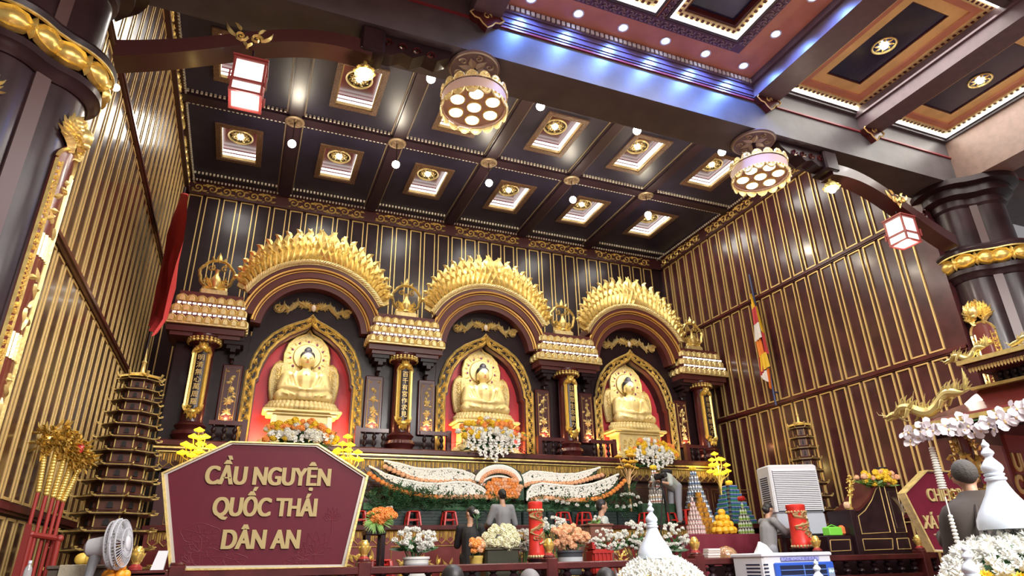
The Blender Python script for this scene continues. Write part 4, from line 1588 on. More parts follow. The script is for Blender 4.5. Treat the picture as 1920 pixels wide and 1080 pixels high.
def shade_bulb(x, label):
    t = thing('shaded_bulb', label, 'lamp', (x, 6.85, 7.86), group='brass shaded bulbs')
    m = MB()
    m.lathe([(0.02, 7.87), (0.03, 7.75), (0.07, 7.72), (0.115, 7.66), (0.13, 7.60), (0.11, 7.63), (0.05, 7.70), (0.0, 7.72)], (x, 6.85, 0), 14)
    for k in range(8):
        a = 2*PI*k/8
        m.ball((x+0.115*math.cos(a), 6.85+0.115*math.sin(a), 7.625), (0.04, 0.04, 0.025), 6, 5)
    m.build('brass_shade', BRASS, t, world=True)
    m = MB()
    m.ball((x, 6.85, 7.58), 0.07, 12, 8)
    m.build('bulb', BULB, t, world=True)
    light('POINT', 'shade_bulb_light', (x, 6.85, 7.46), 14, (1, 0.84, 0.62), 0.08)
shade_bulb(0.80, 'small brass shaded bulb under the left end of the wide beam')
shade_bulb(9.06, 'small brass shaded bulb under the right end of the wide beam')

# ------------------------------------------------------------------ drum chandeliers
def make_chand():
    t = thing('drum_chandelier', 'x', 'chandelier', (0, 0, 0))
    m = MB()
    m.lathe([(0.0, 0.0), (0.36, 0.0), (0.38, -0.03), (0.34, -0.06), (0.31, -0.04), (0.0, -0.04)], n=36)
    m.build('ceiling_rose', mat('rose plate', (0.16, 0.11, 0.11), 0.4), t)
    m = MB()
    fr = FR((0, 0, -0.045), (1, 0, 0), (0, 1, 0), (0, 0, -1))
    c = [(0.345*math.cos(2*PI*k/36), 0.345*math.sin(2*PI*k/36)) for k in range(37)]
    ribbon(m, fr, c, [0.014]*37, 0.02)
    for k in range(6):
        g = 2*PI*k/6
        leaf(m, fr, 0.04*math.cos(g), 0.04*math.sin(g), g, 0.2, 0.07, 0.03)
        curl(m, fr, 0.23*math.cos(g+.5), 0.23*math.sin(g+.5), 0.06, g, 1.3, 0.016, 0.02)
    m.build('rose_carving', mat('dull rosette gilding', (0.40, 0.32, 0.22), 0.45, metal=0.3), t)
    m = MB()
    m.cyl((0, 0, -0.04), (0, 0, -0.58), 0.03)
    m.build('stem', LACQ, t)
    m = MB()
    m.lathe([(0.0, -0.56), (0.44, -0.56), (0.46, -0.58), (0.46, -0.74), (0.44, -0.75), (0.44, -0.70), (0.0, -0.70)], n=40)
    m.build('drum', mat('drum rose brown', (0.50, 0.34, 0.29), 0.5), t)
    for z, d in ((-0.745, -1), (-0.56, 1)):
        m = MB()
        for k in range(16):
            g = 2*PI*k/16
            cf = CYF((0, 0, 0), 0.465, g)
            pl = [(-0.085, z), (-0.06, z+d*0.06), (-0.02, z+d*0.095), (0.02, z+d*0.095), (0.06, z+d*0.06), (0.085, z)]
            ribbon(m, cf, pl, [0.012]*6, 0.015)
            m.loft([[cf(a, b, 0) for a, b in pl], [cf(a*0.9, z+(b-z)*0.9, 0.012) for a, b in pl]])
            curl(m, cf, -0.035, z+d*0.03, 0.028, 0, 1.2, 0.008, 0.02, 1, 7)
            curl(m, cf, 0.035, z+d*0.03, 0.028, PI, 1.2, 0.008, 0.02, -1, 7)
        m.build('cloud_rim', GOLDL, t)
    for k in range(7):
        g = 2*PI*k/6+0.3
        x, y = (0, 0) if k == 6 else (0.285*math.cos(g), 0.285*math.sin(g))
        m = MB()
        m.lathe([(0.098, -0.70), (0.112, -0.70), (0.112, -0.735), (0.098, -0.735)], (x, y, 0), 20, cap=False)
        lp = m.build('lamp_rim', GOLD, t)
        m = MB()
        m.ball((x, y, -0.72), (0.097, 0.097, 0.05), 16, 8)
        m.build('lamp_disc', glow('chandelier disc', (1.0, 0.90, 0.72), 6), lp)
    return t
ch = make_chand()
ch.location = (2.36, 6.92, BZ)
ch['label'] = 'round seven-lamp chandelier under the beam, the left one of two'
ch['group'] = 'drum chandeliers'
dup(ch, loc=(7.50, 6.92, BZ), label='round seven-lamp chandelier under the beam, the right one of two')
for x in (2.36, 7.50):
    light('SPOT', 'chandelier_light', (x, 6.92, BZ-0.80), 260, (1.0, 0.90, 0.74), 0.3, spot=R(165), blend=0.5)

# ------------------------------------------------------------------ flags on the side walls
def cloth(mb, rows, th=0.006):
    """rows of points, given a small thickness"""
    n = len(rows[0])
    vs, fs = [], []
    for r in rows:
        vs += [V(p) for p in r]
    for i in range(len(rows)-1):
        for j in range(n-1):
            fs.append((i*n+j, i*n+j+1, (i+1)*n+j+1, (i+1)*n+j))
    o = len(vs)
    vs2 = [p+V((th, -th, 0)) for p in vs]
    fs2 = [tuple(q+o for q in reversed(f)) for f in fs]
    mb.add(vs+vs2, fs+fs2)
t = thing('red_flag', 'plain red flag hanging furled on a pole by the left wall', 'flag', (-2.25, 14.3, 6.0))
m = MB()
pa, pb_ = P(347, 352, X=-2.05), P(262, 705, X=-2.05)
m.cyl(pa, pb_, 0.03)
m.build('pole', LACQ, t, world=True)
m = MB()
L_ = [(344, 362), (330, 400), (318, 440), (306, 500), (300, 540), (289, 590), (283, 605)]
R_ = [(347, 365), (341, 410), (336, 450), (330, 495), (324, 540), (312, 600), (290, 632)]
rows = []
for a, b in zip(L_, R_):
    p, q = P(a[0], a[1], X=-2.0), P(b[0], b[1], Y=15.0)
    q = P(b[0], b[1], X=-1.6)
    row = []
    for k in range(9):
        w = p.lerp(q, k/8)
        w.x += 0.07*math.sin(k*2.3+a[1]*0.02)
        row.append(w)
    rows.append(row)
cloth(m, rows, 0.01)
m.build('cloth', mat('flag red', (0.62, 0.035, 0.04), 0.7), t, world=True)
t = thing('striped_flag', 'multicoloured Buddhist flag hanging furled on a pole by the right wall', 'flag', (11.9, 12.3, 5.5))
m = MB()
m.cyl(P(1405, 515, X=11.9), P(1455, 760, X=11.9), 0.025)
for _q in (P(1412, 550, X=11.9), P(1450, 735, X=11.9)):
    m.cyl(_q, (XR+.02, _q.y, _q.z), 0.02)
m.build('pole', mat('blue pole', (0.03, 0.05, 0.16), 0.3), t, world=True)
FC = {'y': mat('flag yellow', (0.80, 0.52, 0.03), 0.7), 'r': mat('flag crimson', (0.55, 0.05, 0.06), 0.7), 'w': mat('flag white', (0.75, 0.72, 0.70), 0.7), 'o': mat('flag orange', (0.80, 0.23, 0.03), 0.7)}
segs = [('y', [(1409, 551), (1409, 551), (1412, 581), (1418, 574)]), ('r', [(1412, 581), (1418, 574), (1416, 610), (1423, 604)]), ('w', [(1416, 610), (1423, 604), (1418, 641), (1429, 632)]),
        ('o', [(1418, 641), (1429, 632), (1424, 672), (1436, 662)]), ('r', [(1424, 672), (1428, 668), (1428, 706), (1434, 697)]), ('y', [(1427, 667), (1437, 660), (1430, 697), (1444, 687)]),
        ('y', [(1418, 574), (1419, 574), (1429, 620), (1434, 625)]), ('r', [(1429, 622), (1434, 625), (1436, 662), (1444, 664)]), ('w', [(1429, 705), (1437, 694), (1434, 712), (1441, 716)]), ('o', [(1438, 692), (1444, 690), (1444, 726), (1448, 730)])]
for i, (c, q) in enumerate(segs):
    m = MB()
    a, b, e, f = [P(x, y, X=11.86-0.02*(i % 3)) for x, y in q]
    rows = []
    for k in range(7):
        l, r = a.lerp(e, k/6), b.lerp(f, k/6)
        row = []
        for j in range(7):
            w = l.lerp(r, j/6)
            w.x -= 0.05*abs(math.sin(j*1.3+i))
            row.append(w)
        rows.append(row)
    cloth(m, rows, 0.006)
    m.build('stripe', FC[c], t, world=True)

# ------------------------------------------------------------------ foreground balustrade of the stage
RY = 9.0
posts = [P(px, 1050, Y=RY).x for px in (335, 682, 1030, 1306, 1536, 1730)]
t = thing('stage_balustrade', 'long dark wooden balustrade across the front of the stage', 'balustrade', (5.0, RY, 0.0))
m = MB()
m.bev(-1.45, 13.5, RY-0.10, RY+0.10, 1.50, 1.60, 0.015)
m.bx(-1.45, 13.5, RY-0.05, RY+0.05, 1.22, 1.28)
m.bx(-1.45, 13.5, RY-0.06, RY+0.06, 0.98, 1.06)
m.build('rails', MARO, t, world=True)
m = MB()
m.bx(-1.45, 13.5, RY-0.025, RY+0.025, 1.06, 1.22)
m.build('lower_panel', LACQ, t, world=True)
m = MB()
m.bx(-1.45, 13.5, RY-0.12, RY+0.2, 0.0, 0.98)
m.build('plinth', LACQ, t, world=True)
for x in posts:
    m = MB()
    m.bev(x-0.09, x+0.09, RY-0.11, RY+0.11, 0.98, 1.66, 0.02)
    m.lathe([(0.08, 1.64), (0.09, 1.67), (0.075, 1.69)], (x, RY, 0), 12)
    m.build('post', MARO, t, world=True)
for a, b in zip([-1.45]+posts, posts+[13.4]):
    n = max(1, int((b-a-0.2)/0.30))
    for k in range(n):
        x = a+0.1+(b-a-0.2)*(k+0.5)/n
        m = MB()
        baluster(m, x, RY, 1.28, 1.50, 0.07)
        m.build('baluster', LACQ, t, world=True)
# lotus bud lamps on the posts
def make_lotus():
    t = thing('lotus_lamp', 'x', 'lamp')
    m = MB()
    m.lathe([(0.085, 0), (0.085, 0.035), (0.06, 0.05), (0.05, 0.07), (0.0, 0.07)], n=16)
    m.build('red_base', mat('lotus base red', (0.30, 0.03, 0.03), 0.3), t)
    m = MB()
    for k in range(3):
        for j in range(6):
            a = 2*PI*(j+0.5*k)/6
            tilt = 0.50-0.22*k
            M = Matrix.Rotation(a, 4, 'Z') @ Matrix.Rotation(tilt, 4, 'Y')
            c = Matrix.Rotation(a, 4, 'Z') @ V((0.055-0.012*k, 0, 0.13+0.035*k))
            m.ball(c, (0.016, 0.05, 0.085), 8, 6, M)
    m.lathe([(0.0, 0.05), (0.05, 0.07), (0.055, 0.16), (0.02, 0.24), (0.0, 0.25)], n=12)
    m.build('gilded_petals', BRASS, t)
    return t
lo = make_lotus()
px_ = (258, 686, 1024, 1304, 1535, 1731)
lbl = ['on the low table left of the burgundy prayer sign', 'on the balustrade post right of the burgundy prayer sign', 'on the balustrade post beside the peach rose bouquet', 'on the balustrade in front of the draped red table', 'on the balustrade right of the red dragon candle', 'on the balustrade left of the relic sign']
for i, px in enumerate(px_):
    x = P(px, 1040, Y=RY).x
    o = lo if i == 0 else dup(lo)
    o.location = (x, RY, 1.662 if i else 1.62)
    if i:
        o.location.x = posts[i]
    o['label'] = 'small gilded lotus bud lamp ' + lbl[i]
    o['group'] = 'gilded lotus bud lamps'
    o.scale = (0.9,)*3

# ------------------------------------------------------------------ pagodas
ROOF = mat('pagoda brown', (0.05, 0.018, 0.012), 0.35, coat=0.2)
WINK = mat('pagoda window dark', (0.006, 0.004, 0.004), 0.6)
PBODY = mat('pagoda body', (0.09, 0.028, 0.016), 0.4)
def pagoda(name, label, x, y, z0, ztop, n, r0, r1):
    t = thing(name, label, 'pagoda', (x, y, z0), group='tiered pagoda models')
    M6 = 8
    zs = [z0+(ztop-z0)*(1-(1-i/n)**1.0) for i in range(n+1)]
    # storeys shrink upwards
    hs = [1.0-0.38*i/n for i in range(n)]
    tot = sum(hs)
    z = z0
    for i in range(n):
        h = (ztop-z0)*hs[i]/tot
        r = r0+(r1-r0)*i/(n-1)
        oct_ = lambda rr, zz: [V((x+rr*math.cos(PI/8+2*PI*k/8), y+rr*math.sin(PI/8+2*PI*k/8), zz)) for k in range(8)]
        st = thing('storey', None, None)
        st.parent = t
        m = MB()
        wn = MB()
        m.loft([oct_(r*0.72, z), oct_(r*0.72, z+h*0.74)])
        for k in range(8):
            a = PI/8+2*PI*(k+0.5)/8
            c = V((x+r*0.67*math.cos(a), y+r*0.67*math.sin(a), z+h*0.3))
            MM = Matrix.Rotation(a, 4, 'Z')
            m.box(c, (0.02, r*0.2, h*0.36), MM)
            u_ = V((-math.sin(a), math.cos(a), 0))
            o_ = V((x+r*0.68*math.cos(a), y+r*0.68*math.sin(a), z+h*0.12))
            w_ = r*0.075
            wn.loft([[o_+u_*p_+V((0, 0, q_))+V((math.cos(a), math.sin(a), 0))*e_ for p_, q_ in ((-w_, 0), (w_, 0), (w_, h*.26), (w_*.7, h*.34), (0, h*.38), (-w_*.7, h*.34), (-w_, h*.26))] for e_ in (-.02, .012)])
        m.build('storey_body', PBODY, st, world=True)
        wn.build('arched_windows', WINK, st, world=True)
        m = MB()
        m.loft([oct_(r*0.74, z+h*0.62), oct_(r*1.0, z+h*0.72), oct_(r*1.0, z+h*0.83), oct_(r*0.8, z+h*0.96), oct_(r*0.76, z+h*1.0)])
        m.build('roof', ROOF, st, world=True)
        m = MB()
        for k in range(8):
            a = PI/8+2*PI*k/8
            b = PI/8+2*PI*(k+1)/8
            p0, p1 = V((x+r*math.cos(a), y+r*math.sin(a), z+h*0.79)), V((x+r*math.cos(b), y+r*math.sin(b), z+h*0.79))
            m.cyl(p0, p1, r*0.018, n=5)
            d = V((math.cos(a), math.sin(a), 0))
            m.cyl(V((x, y, z+h*0.04))+d*r*0.75, V((x, y, z+h*0.66))+d*r*0.75, r*0.022, n=6)
            c = V((x, y, z+h*0.82))+d*r
            m.tube([c-d*r*0.10, c+d*r*0.06, c+d*r*0.16+V((0, 0, h*0.05)), c+d*r*0.18+V((0, 0, h*0.13)), c+d*r*0.08+V((0, 0, h*0.14))], [r*0.03, r*0.028, r*0.024, r*0.02, r*0.012], 5)
        m.build('gold_trim', GOLD, st, world=True)
        z += h
    m = MB()
    m.lathe([(r1*1.0, z), (r1*0.6, z+0.03), (r1*0.3, z+0.07), (r1*0.12, z+0.12), (r1*0.10, z+0.25), (r1*0.14, z+0.27), (r1*0.06, z+0.3), (0.0, z+0.5)], (x, y, 0), 10)
    for k in range(8):
        a = PI/8+2*PI*k/8
        m.tube([(x, y, z+0.1), (x+r1*0.6*math.cos(a), y+r1*0.6*math.sin(a), z+0.05), (x+r1*1.05*math.cos(a), y+r1*1.05*math.sin(a), z+0.02), (x+r1*1.15*math.cos(a), y+r1*1.15*math.sin(a), z+0.07)], 0.02, 5)
    m.build('spire', GOLD, t, world=True)
    m = MB()
    m.bev(x-r0*0.95, x+r0*0.95, y-r0*0.95, y+r0*0.95, z0-0.5, z0, 0.03)
    m.build('plinth', MARO, t, world=True)
a = P(205, 1020, Y=10.4)
b = P(252, 712, Y=10.4)
pagoda('wooden_pagoda', 'tall dark wooden pagoda with many gold-edged roofs by the left wall', (a.x+b.x)/2+.02, 10.4, 1.45, b.z, 14, 0.55, 0.275)
b = P(1496, 800, Y=10.95)
pagoda('wooden_pagoda', 'dark wooden pagoda with gold-edged roofs behind the tall white air cooler', b.x+0.05, 10.95, 1.3, b.z, 11, 0.45, 0.24)
# ------------------------------------------------------------------ flower meshes
WHT = mat('white petals', (0.82, 0.82, 0.76), 0.6)
CREAM = mat('cream green petals', (0.80, 0.78, 0.55), 0.6)
ORG = mat('orange petals', (0.92, 0.38, 0.10), 0.6, var=0.12, vscale=20)
PCH = mat('peach petals', (0.92, 0.55, 0.33), 0.6, var=0.12, vscale=20)
YEL = mat('yellow petals', (0.85, 0.60, 0.04), 0.6, var=0.12, vscale=20)
GRN = mat('leaf green', (0.035, 0.11, 0.030), 0.5, var=0.4, vscale=12)
GRND = mat('dark fern green', (0.018, 0.055, 0.026), 0.5, var=0.4, vscale=12)
GRNL = mat('pale leaf green', (0.16, 0.30, 0.07), 0.5, var=0.3, vscale=12)

def fib(n):
    for i in range(n):
        z = 1-2*(i+0.5)/n
        a = i*2.399963
        r = math.sqrt(1-z*z)
        yield V((r*math.cos(a), r*math.sin(a), z))
def pom_mesh(r, n=46, name='pompom', spread=0.5, seed=1, low=-0.6):
    """round bloom: core with overlapping stubby petals"""
    rg = random.Random(seed)
    mb = MB()
    mb.ball((0, 0, 0), r*0.84, 10, 7)
    for d in fib(n):
        if d.z < low:
            continue
        t = d.orthogonal().normalized()
        t = Matrix.Rotation(rg.uniform(0, 6.28), 4, d) @ t
        b = d.cross(t)
        w = r*spread
        c = d*r*rg.uniform(0.9, 0.97)
        mb.add([d*r*0.6+t*w*0.6, d*r*0.6-t*w*0.6, c-t*w*0.55-b*w*0.25, c+b*w*0.25+d*r*0.10, c+t*w*0.55-b*w*0.25], [(0, 1, 2, 3, 4)])
    return mb.mesh(name, 60)
def mum_mesh(r, n=60, name='chrysanthemum', seed=2):
    """shaggy many-petalled bloom"""
    rg = random.Random(seed)
    mb = MB()
    mb.ball((0, 0, 0), r*0.45, 7, 5)
    for d in fib(n):
        if d.z < -0.45:
            continue
        d = (d+V((rg.uniform(-.15, .15), rg.uniform(-.15, .15), rg.uniform(-.1, .2)))).normalized()
        t = d.orthogonal().normalized()
        t = Matrix.Rotation(rg.uniform(0, 6.28), 4, d) @ t
        b = d.cross(t)
        w = r*0.14
        L = r*rg.uniform(0.85, 1.05)
        bend = b*r*0.22
        mb.add([d*r*0.3+t*w*0.5, d*r*0.3-t*w*0.5, d*L*0.75-t*w+bend*0.4, d*L+bend, d*L*0.75+t*w+bend*0.4, d*L*0.75+bend*0.4-b*w*0.5], [(0, 1, 2, 5), (0, 5, 4), (5, 2, 3), (5, 3, 4)])
    return mb.mesh(name, 60)
def petal_fan(mb, c, nrm, r, k, w, cup=0.25, a0=0.0):
    n = V(nrm).normalized()
    t = n.orthogonal().normalized()
    b = n.cross(t)
    for i in range(k):
        a = a0+2*PI*i/k
        d = t*math.cos(a)+b*math.sin(a)
        s = n.cross(d)
        mb.add([c, c+d*r*0.5-s*w*0.8+n*r*cup*0.6, c+d*r*0.9-s*w*0.5+n*r*cup, c+d*r+n*r*cup*0.8, c+d*r*0.9+s*w*0.5+n*r*cup, c+d*r*0.5+s*w*0.8+n*r*cup*0.6, c+d*r*0.55+n*r*cup*0.2-n*0.004],
               [(0, 1, 6), (1, 2, 6), (2, 3, 6), (3, 4, 6), (4, 5, 6), (5, 0, 6)])
def orchid_mb(mb, c, nrm, r):
    petal_fan(mb, c, nrm, r, 3, r*0.42, 0.15, rnd(0, 2))
    petal_fan(mb, c+V(nrm).normalized()*r*0.06, nrm, r*1.02, 2, r*0.62, 0.1, rnd(0, 2))
def fronds(mb, c, dirv, L, w, n=7):
    """a leafy spray: midrib and pinnae"""
    d = V(dirv).normalized()
    s = d.cross(V((0, 0, 1)))
    if s.length < 0.1:
        s = V((1, 0, 0))
    s.normalize()
    u = s.cross(d)
    for i in range(n):
        t = (i+0.6)/n
        p = V(c)+d*L*t-u*L*0.25*t*t
        ww = w*(1-0.6*t)
        for q in (-1, 1):
            tip = p+s*q*ww+d*ww*0.7+u*rnd(-.1, .1)*ww
            m = p.lerp(tip, 0.5)
            e = d*ww*0.22
            mb.add([p, m-e, tip, m+e+u*0.003], [(0, 1, 2, 3)])
def bladeleaf(mb, c, tip, w):
    c, tip = V(c), V(tip)
    d = tip-c
    s = d.cross(V((0.2, -1, 0.3)))
    if s.length < 1e-5:
        s = V((1, 0, 0))
    s.normalize()
    m1, m2 = c.lerp(tip, 0.35), c.lerp(tip, 0.7)
    mb.add([c, m1-s*w, m2-s*w*0.7, tip, m2+s*w*0.7, m1+s*w, m1+V((0, -.15*w, .15*w))], [(0, 1, 6), (1, 2, 6), (2, 3, 6), (3, 4, 6), (4, 5, 6), (5, 0, 6)])

POM = {k: pom_mesh(1.0, 84, 'bloom', 0.34, 3) for k in ('w', 'c', 'o', 'p', 'y')}
for k, mt in (('w', WHT), ('c', CREAM), ('o', ORG), ('p', PCH), ('y', YEL)):
    POM[k].materials.append(mt)
MUM = {}
for k, mt in (('w', WHT), ('y', YEL), ('c', CREAM)):
    MUM[k] = mum_mesh(1.0, 90)
    MUM[k].materials.append(mt)
def bloom(parent, me, p, r, name='bloom', rot=None):
    o = put(name, me, None, parent, loc=tuple(V(p)-parent.location), rot=rot or (rnd(-.4, .4), rnd(-.4, .4), rnd(0, 6)))
    o.scale = (r, r, r)
    return o

# ------------------------------------------------------------------ prayer signs
SIGNR = mat('burgundy sign board', (0.105, 0.006, 0.018), 0.5, spec=0.25, var=0.05)
SIGNG = mat('sign gold lettering', (0.40, 0.31, 0.13), 0.55)
SIGNW = mat('sign silver bevel', (0.55, 0.50, 0.45), 0.3, metal=0.3)
LINE = mat('faint lotus drawing', (0.16, 0.024, 0.04), 0.5)
def line_lotus(mb, fr, a, b, s):
    def rb(pts):
        ribbon(mb, fr, [(a+x*s, b+y*s) for x, y in pts], [0.004]*len(pts), 0.003)
    for k in range(7):
        g = R(20+140*k/6)
        L = 0.32 if k in (2, 3, 4) else 0.25
        d = (math.cos(g), math.sin(g))
        n = (-d[1], d[0])
        rb([(0, 0), (d[0]*L*0.5+n[0]*0.06, d[1]*L*0.5+n[1]*0.06), (d[0]*L, d[1]*L), (d[0]*L*0.5-n[0]*0.06, d[1]*L*0.5-n[1]*0.06), (0, 0)])
    rb([(0, 0), (0.02, -0.25), (-0.02, -0.5)])
def leaf_line(mb, fr, a, b, s):
    pl = [(a+s*math.cos(t)*(1+0.08*math.sin(5*t)), b+0.5*s*math.sin(t)*(1+0.08*math.sin(5*t))) for t in [2*PI*k/24 for k in range(25)]]
    ribbon(mb, fr, pl, [0.004]*25, 0.003)
    for k in range(7):
        t = 2*PI*k/7
        ribbon(mb, fr, [(a, b), (a+s*0.9*math.cos(t), b+0.45*s*math.sin(t))], [0.003]*2, 0.003)
SY = 9.35
cor = [P(*q, Y=SY) for q in ((303, 887), (432, 828), (597, 833), (690, 893), (648, 1066), (318, 1070))]
t = thing('prayer_sign', 'large burgundy heptagonal sign with gold prayer lettering behind the balustrade', 'sign', (0.35, SY, 0.85), group=None)
c0 = sum(((c.x for c in cor)))/6, sum((c.z for c in cor))/6
def inset(k):
    return [(c0[0]+(c.x-c0[0])*k, c0[1]+(c.z-c0[1])*k) for c in cor]
m = MB()
m.prism(inset(0.985), SY, SY+0.05)
m.build('board', SIGNR, t, world=True)
m = MB()
m.band(inset(1.0), inset(0.975), SY-0.05, SY+0.07, close=True)
m.build('gold_frame', GOLD, t, world=True)
m = MB()
m.band(inset(0.975), inset(0.945), SY-0.02, SY+0.02, close=True)
m.build('silver_bevel', SIGNW, t, world=True)
m = MB()
for x in (-0.4, 1.1):
    m.bx(x-0.04, x+0.04, SY+0.05, SY+0.13, 0.85, 2.6)
    m.bx(x-0.04, x+0.04, SY+0.0, SY+0.5, 0.85, 0.92)
m.build('stand', LACQ, t, world=True)
def sign_line(par, s, pl, pr, y, cap, name='lettering', bold=0.026, m_=SIGNG):
    """text between two world points (left and right end of the baseline)"""
    me = text_mesh(s, 1.0, 0.012, bold*.5, name)
    vs = [tuple(v.co) for v in me.vertices]
    fs = [tuple(f.vertices) for f in me.polygons]
    mb = MB()
    for q_ in (-1, 0, 1):
        mb.add([(v[0]+q_*bold*1.7, v[1]-.0004*q_, v[2]) for v in vs], fs)
    me = bpy.data.meshes.new(name)
    me.from_pydata(mb.v, [], mb.f)
    xs = [v.co.x for v in me.vertices]
    w = max(xs)-min(xs)
    d = pr-pl
    kx, kz = d.length/w, cap/0.73
    o = put(name, me, m_, par)
    for v in me.vertices:
        v.co = ((v.co.x-min(xs))*kx, v.co.y, v.co.z*kz)
    o.location = tuple(pl-par.location)
    o.rotation_euler = (0, -math.asin(d.normalized().z), math.atan2(d.y, d.x))
    return o
for s, (xa, ya), (xb, yb), cap in (('CẦU NGUYỆN', (382, 907), (619, 911), 0.235), ('QUỐC THÁI', (396, 967), (593, 968), 0.235), ('DÂN AN', (413, 1029), (561, 1028), 0.235)):
    a, b = P(xa, ya, Y=SY-0.012), P(xb, yb, Y=SY-0.012)
    sign_line(t, s, a, b, SY, cap)
m = MB()
fr = FR((0, SY-0.002, 0))
for px, py, s in ((375, 1035, 0.9), (355, 1055, 0.6), (590, 1040, 0.9), (622, 975, 0.5), (567, 1050, 0.6)):
    q = P(px, py, Y=SY)
    line_lotus(m, fr, q.x, q.z, s)
for px, py, s in ((390, 1045, 0.2), (375, 1000, 0.22), (555, 1055, 0.15), (440, 1050, 0.14)):
    q = P(px, py, Y=SY)
    leaf_line(m, fr, q.x, q.z, s)
m.build('lotus_drawing', LINE, t, world=True)

# right-hand sign, standing on a tilted plane behind the monk
t = thing('relic_sign', 'burgundy gold-framed sign with gold lettering, half hidden behind the monk', 'sign', (10.2, 6.9, 0))
SX = Matrix.Rotation(R(-6), 4, 'Z')
RYS = 6.9
cr_ = [P(*q, Y=RYS) for q in ((1690, 925), (1732, 882), (1855, 886), (1905, 930), (1880, 1040), (1746, 1035))]
c0 = sum((c.x for c in cr_))/6, sum((c.z for c in cr_))/6
cor = cr_
m = MB()
m.prism(inset(0.985), RYS, RYS+0.05)
m.build('board', SIGNR, t, world=True)
m = MB()
m.band(inset(1.0), inset(0.972), RYS-0.05, RYS+0.07, close=True)
m.build('gold_frame', GOLD, t, world=True)
m = MB()
m.band(inset(0.972), inset(0.95), RYS-0.02, RYS+0.02, close=True)
m.build('silver_bevel', SIGNW, t, world=True)
m = MB()
m.bx(c0[0]-.05, c0[0]+.05, RYS+0.05, RYS+0.12, 0.0, 2.2)
m.build('stand', LACQ, t, world=True)
for s, (xa, ya), (xb, yb), cap, bd in (('CHIÊM BÁI', (1742, 940), (1822, 938), 0.19, 0.010), ('XÁ LỢI PHẬT', (1734, 991), (1836, 990), 0.19, 0.010), ('Tôn Trí tại', (1766, 1016), (1826, 1016), 0.055, 0.01)):
    sign_line(t, s, P(xa, ya, Y=RYS-0.012), P(xb, yb, Y=RYS-0.012), RYS, cap, bold=bd)

# ------------------------------------------------------------------ ledge below the altar table, stools, crates
LT = 2.28
t = thing('offering_ledge', 'long low offering ledge with gold valance and carved red panels below the altar', 'table', (4.75, 12.6, 0.85))
m = MB()
m.bev(-1.4, 9.6, 12.28, 13.02, LT-0.09, LT, 0.015)
m.build('top', MARO, t, world=True)
m = MB()
m.bx(-1.35, 9.55, 12.36, 13.02, 0.85, LT-0.09)
m.build('body', REDB, t, world=True)
m = MB()
valance(m, FR((0, 12.355, 0)), -1.3, 9.5, LT-0.10, 0.22, 0.17)
m.build('gold_valance', GOLD, t, world=True)
m = MB()
fr = FR((0, 12.35, 0))
x = 1.2
k = 0
rg = random.Random(5)
while x < 9.0:
    pl = [(x, 1.0), (x, 1.92), (x+1.3, 1.92), (x+1.3, 1.0), (x, 1.0)]
    ribbon(m, fr, pl, [0.012]*5, 0.015)
    for q in range(60):
        leaf(m, fr, x+rg.uniform(.12, 1.15), rg.uniform(1.12, 1.8), rg.uniform(0, 6.28), rg.uniform(.1, .2), .035, .03, rg.uniform(-1, 1), 4)
    for q in range(7):
        curl(m, fr, x+rg.uniform(.15, 1.15), rg.uniform(1.15, 1.75), .07, rg.uniform(0, 6), 1.3, .02, .03, 1, 8)
    x += 1.45
m.build('gold_carving', GOLD, t, world=True)

SRED = mat('red plastic', (0.48, 0.022, 0.018), 0.35)
def make_stool():
    t = thing('plastic_stool', 'x', 'stool')
    m = MB()
    m.bev(-.10, .10, -.10, .10, .235, .26, .012)
    m.build('seat', SRED, t)
    for sx in (-1, 1):
        for sy in (-1, 1):
            m = MB()
            m.tube([(sx*.125, sy*.125, 0), (sx*.11, sy*.11, .12), (sx*.088, sy*.088, .24)], [.02, .022, .024], 6)
            m.build('leg', SRED, t)
    m = MB()
    for s in (-1, 1):
        m.bx(-.1, .1, s*.10-.008, s*.10+.008, .09, .115)
        m.bx(s*.10-.008, s*.10+.008, -.1, .1, .09, .115)
    m.build('stretcher', SRED, t)
    return t
st = make_stool()
sl = ['beside the burgundy sign', 'third from the left', 'left of the person in black', 'behind the red dragon candle', 'left of the man in pale grey', 'right of the man in pale grey', "at the photographer's feet"]
for i, px in enumerate((672, 774, 842, 1056, 1096, 1212, 1256)):
    q = P(px, 980, Y=12.5)
    o = st if i == 0 else dup(st)
    o.location = (q.x, 12.5, LT)
    o['label'] = 'small red plastic stool on the offering ledge ' + ('second from the left' if i == 1 else sl[i])
    o['group'] = 'red plastic stools on the ledge'
o = dup(st, loc=(P(1290, 982, Y=12.45).x, 12.45, LT), label='taller red plastic stool behind the photographer', scale=1.25)
o['group'] = 'red plastic stools on the ledge'
CRT = mat('dark green crate', (0.006, 0.020, 0.018), 0.5)
cm = MB()
cm.bev(-.27, .27, -.14, .14, 0, .30, .02)
for k in range(4):
    cm.bx(-.25, .25, -.15, -.138, .05+.06*k, .08+.06*k)
cme = cm.mesh('crate')
cme.materials.append(CRT)
for i in range(13):
    o = put('flower_crate', cme, None, loc=(2.3+0.56*i, 12.84, LT))
    tag(o, 'dark green flower crate in the row behind the red stools', 'crate', 'green crates on the ledge')

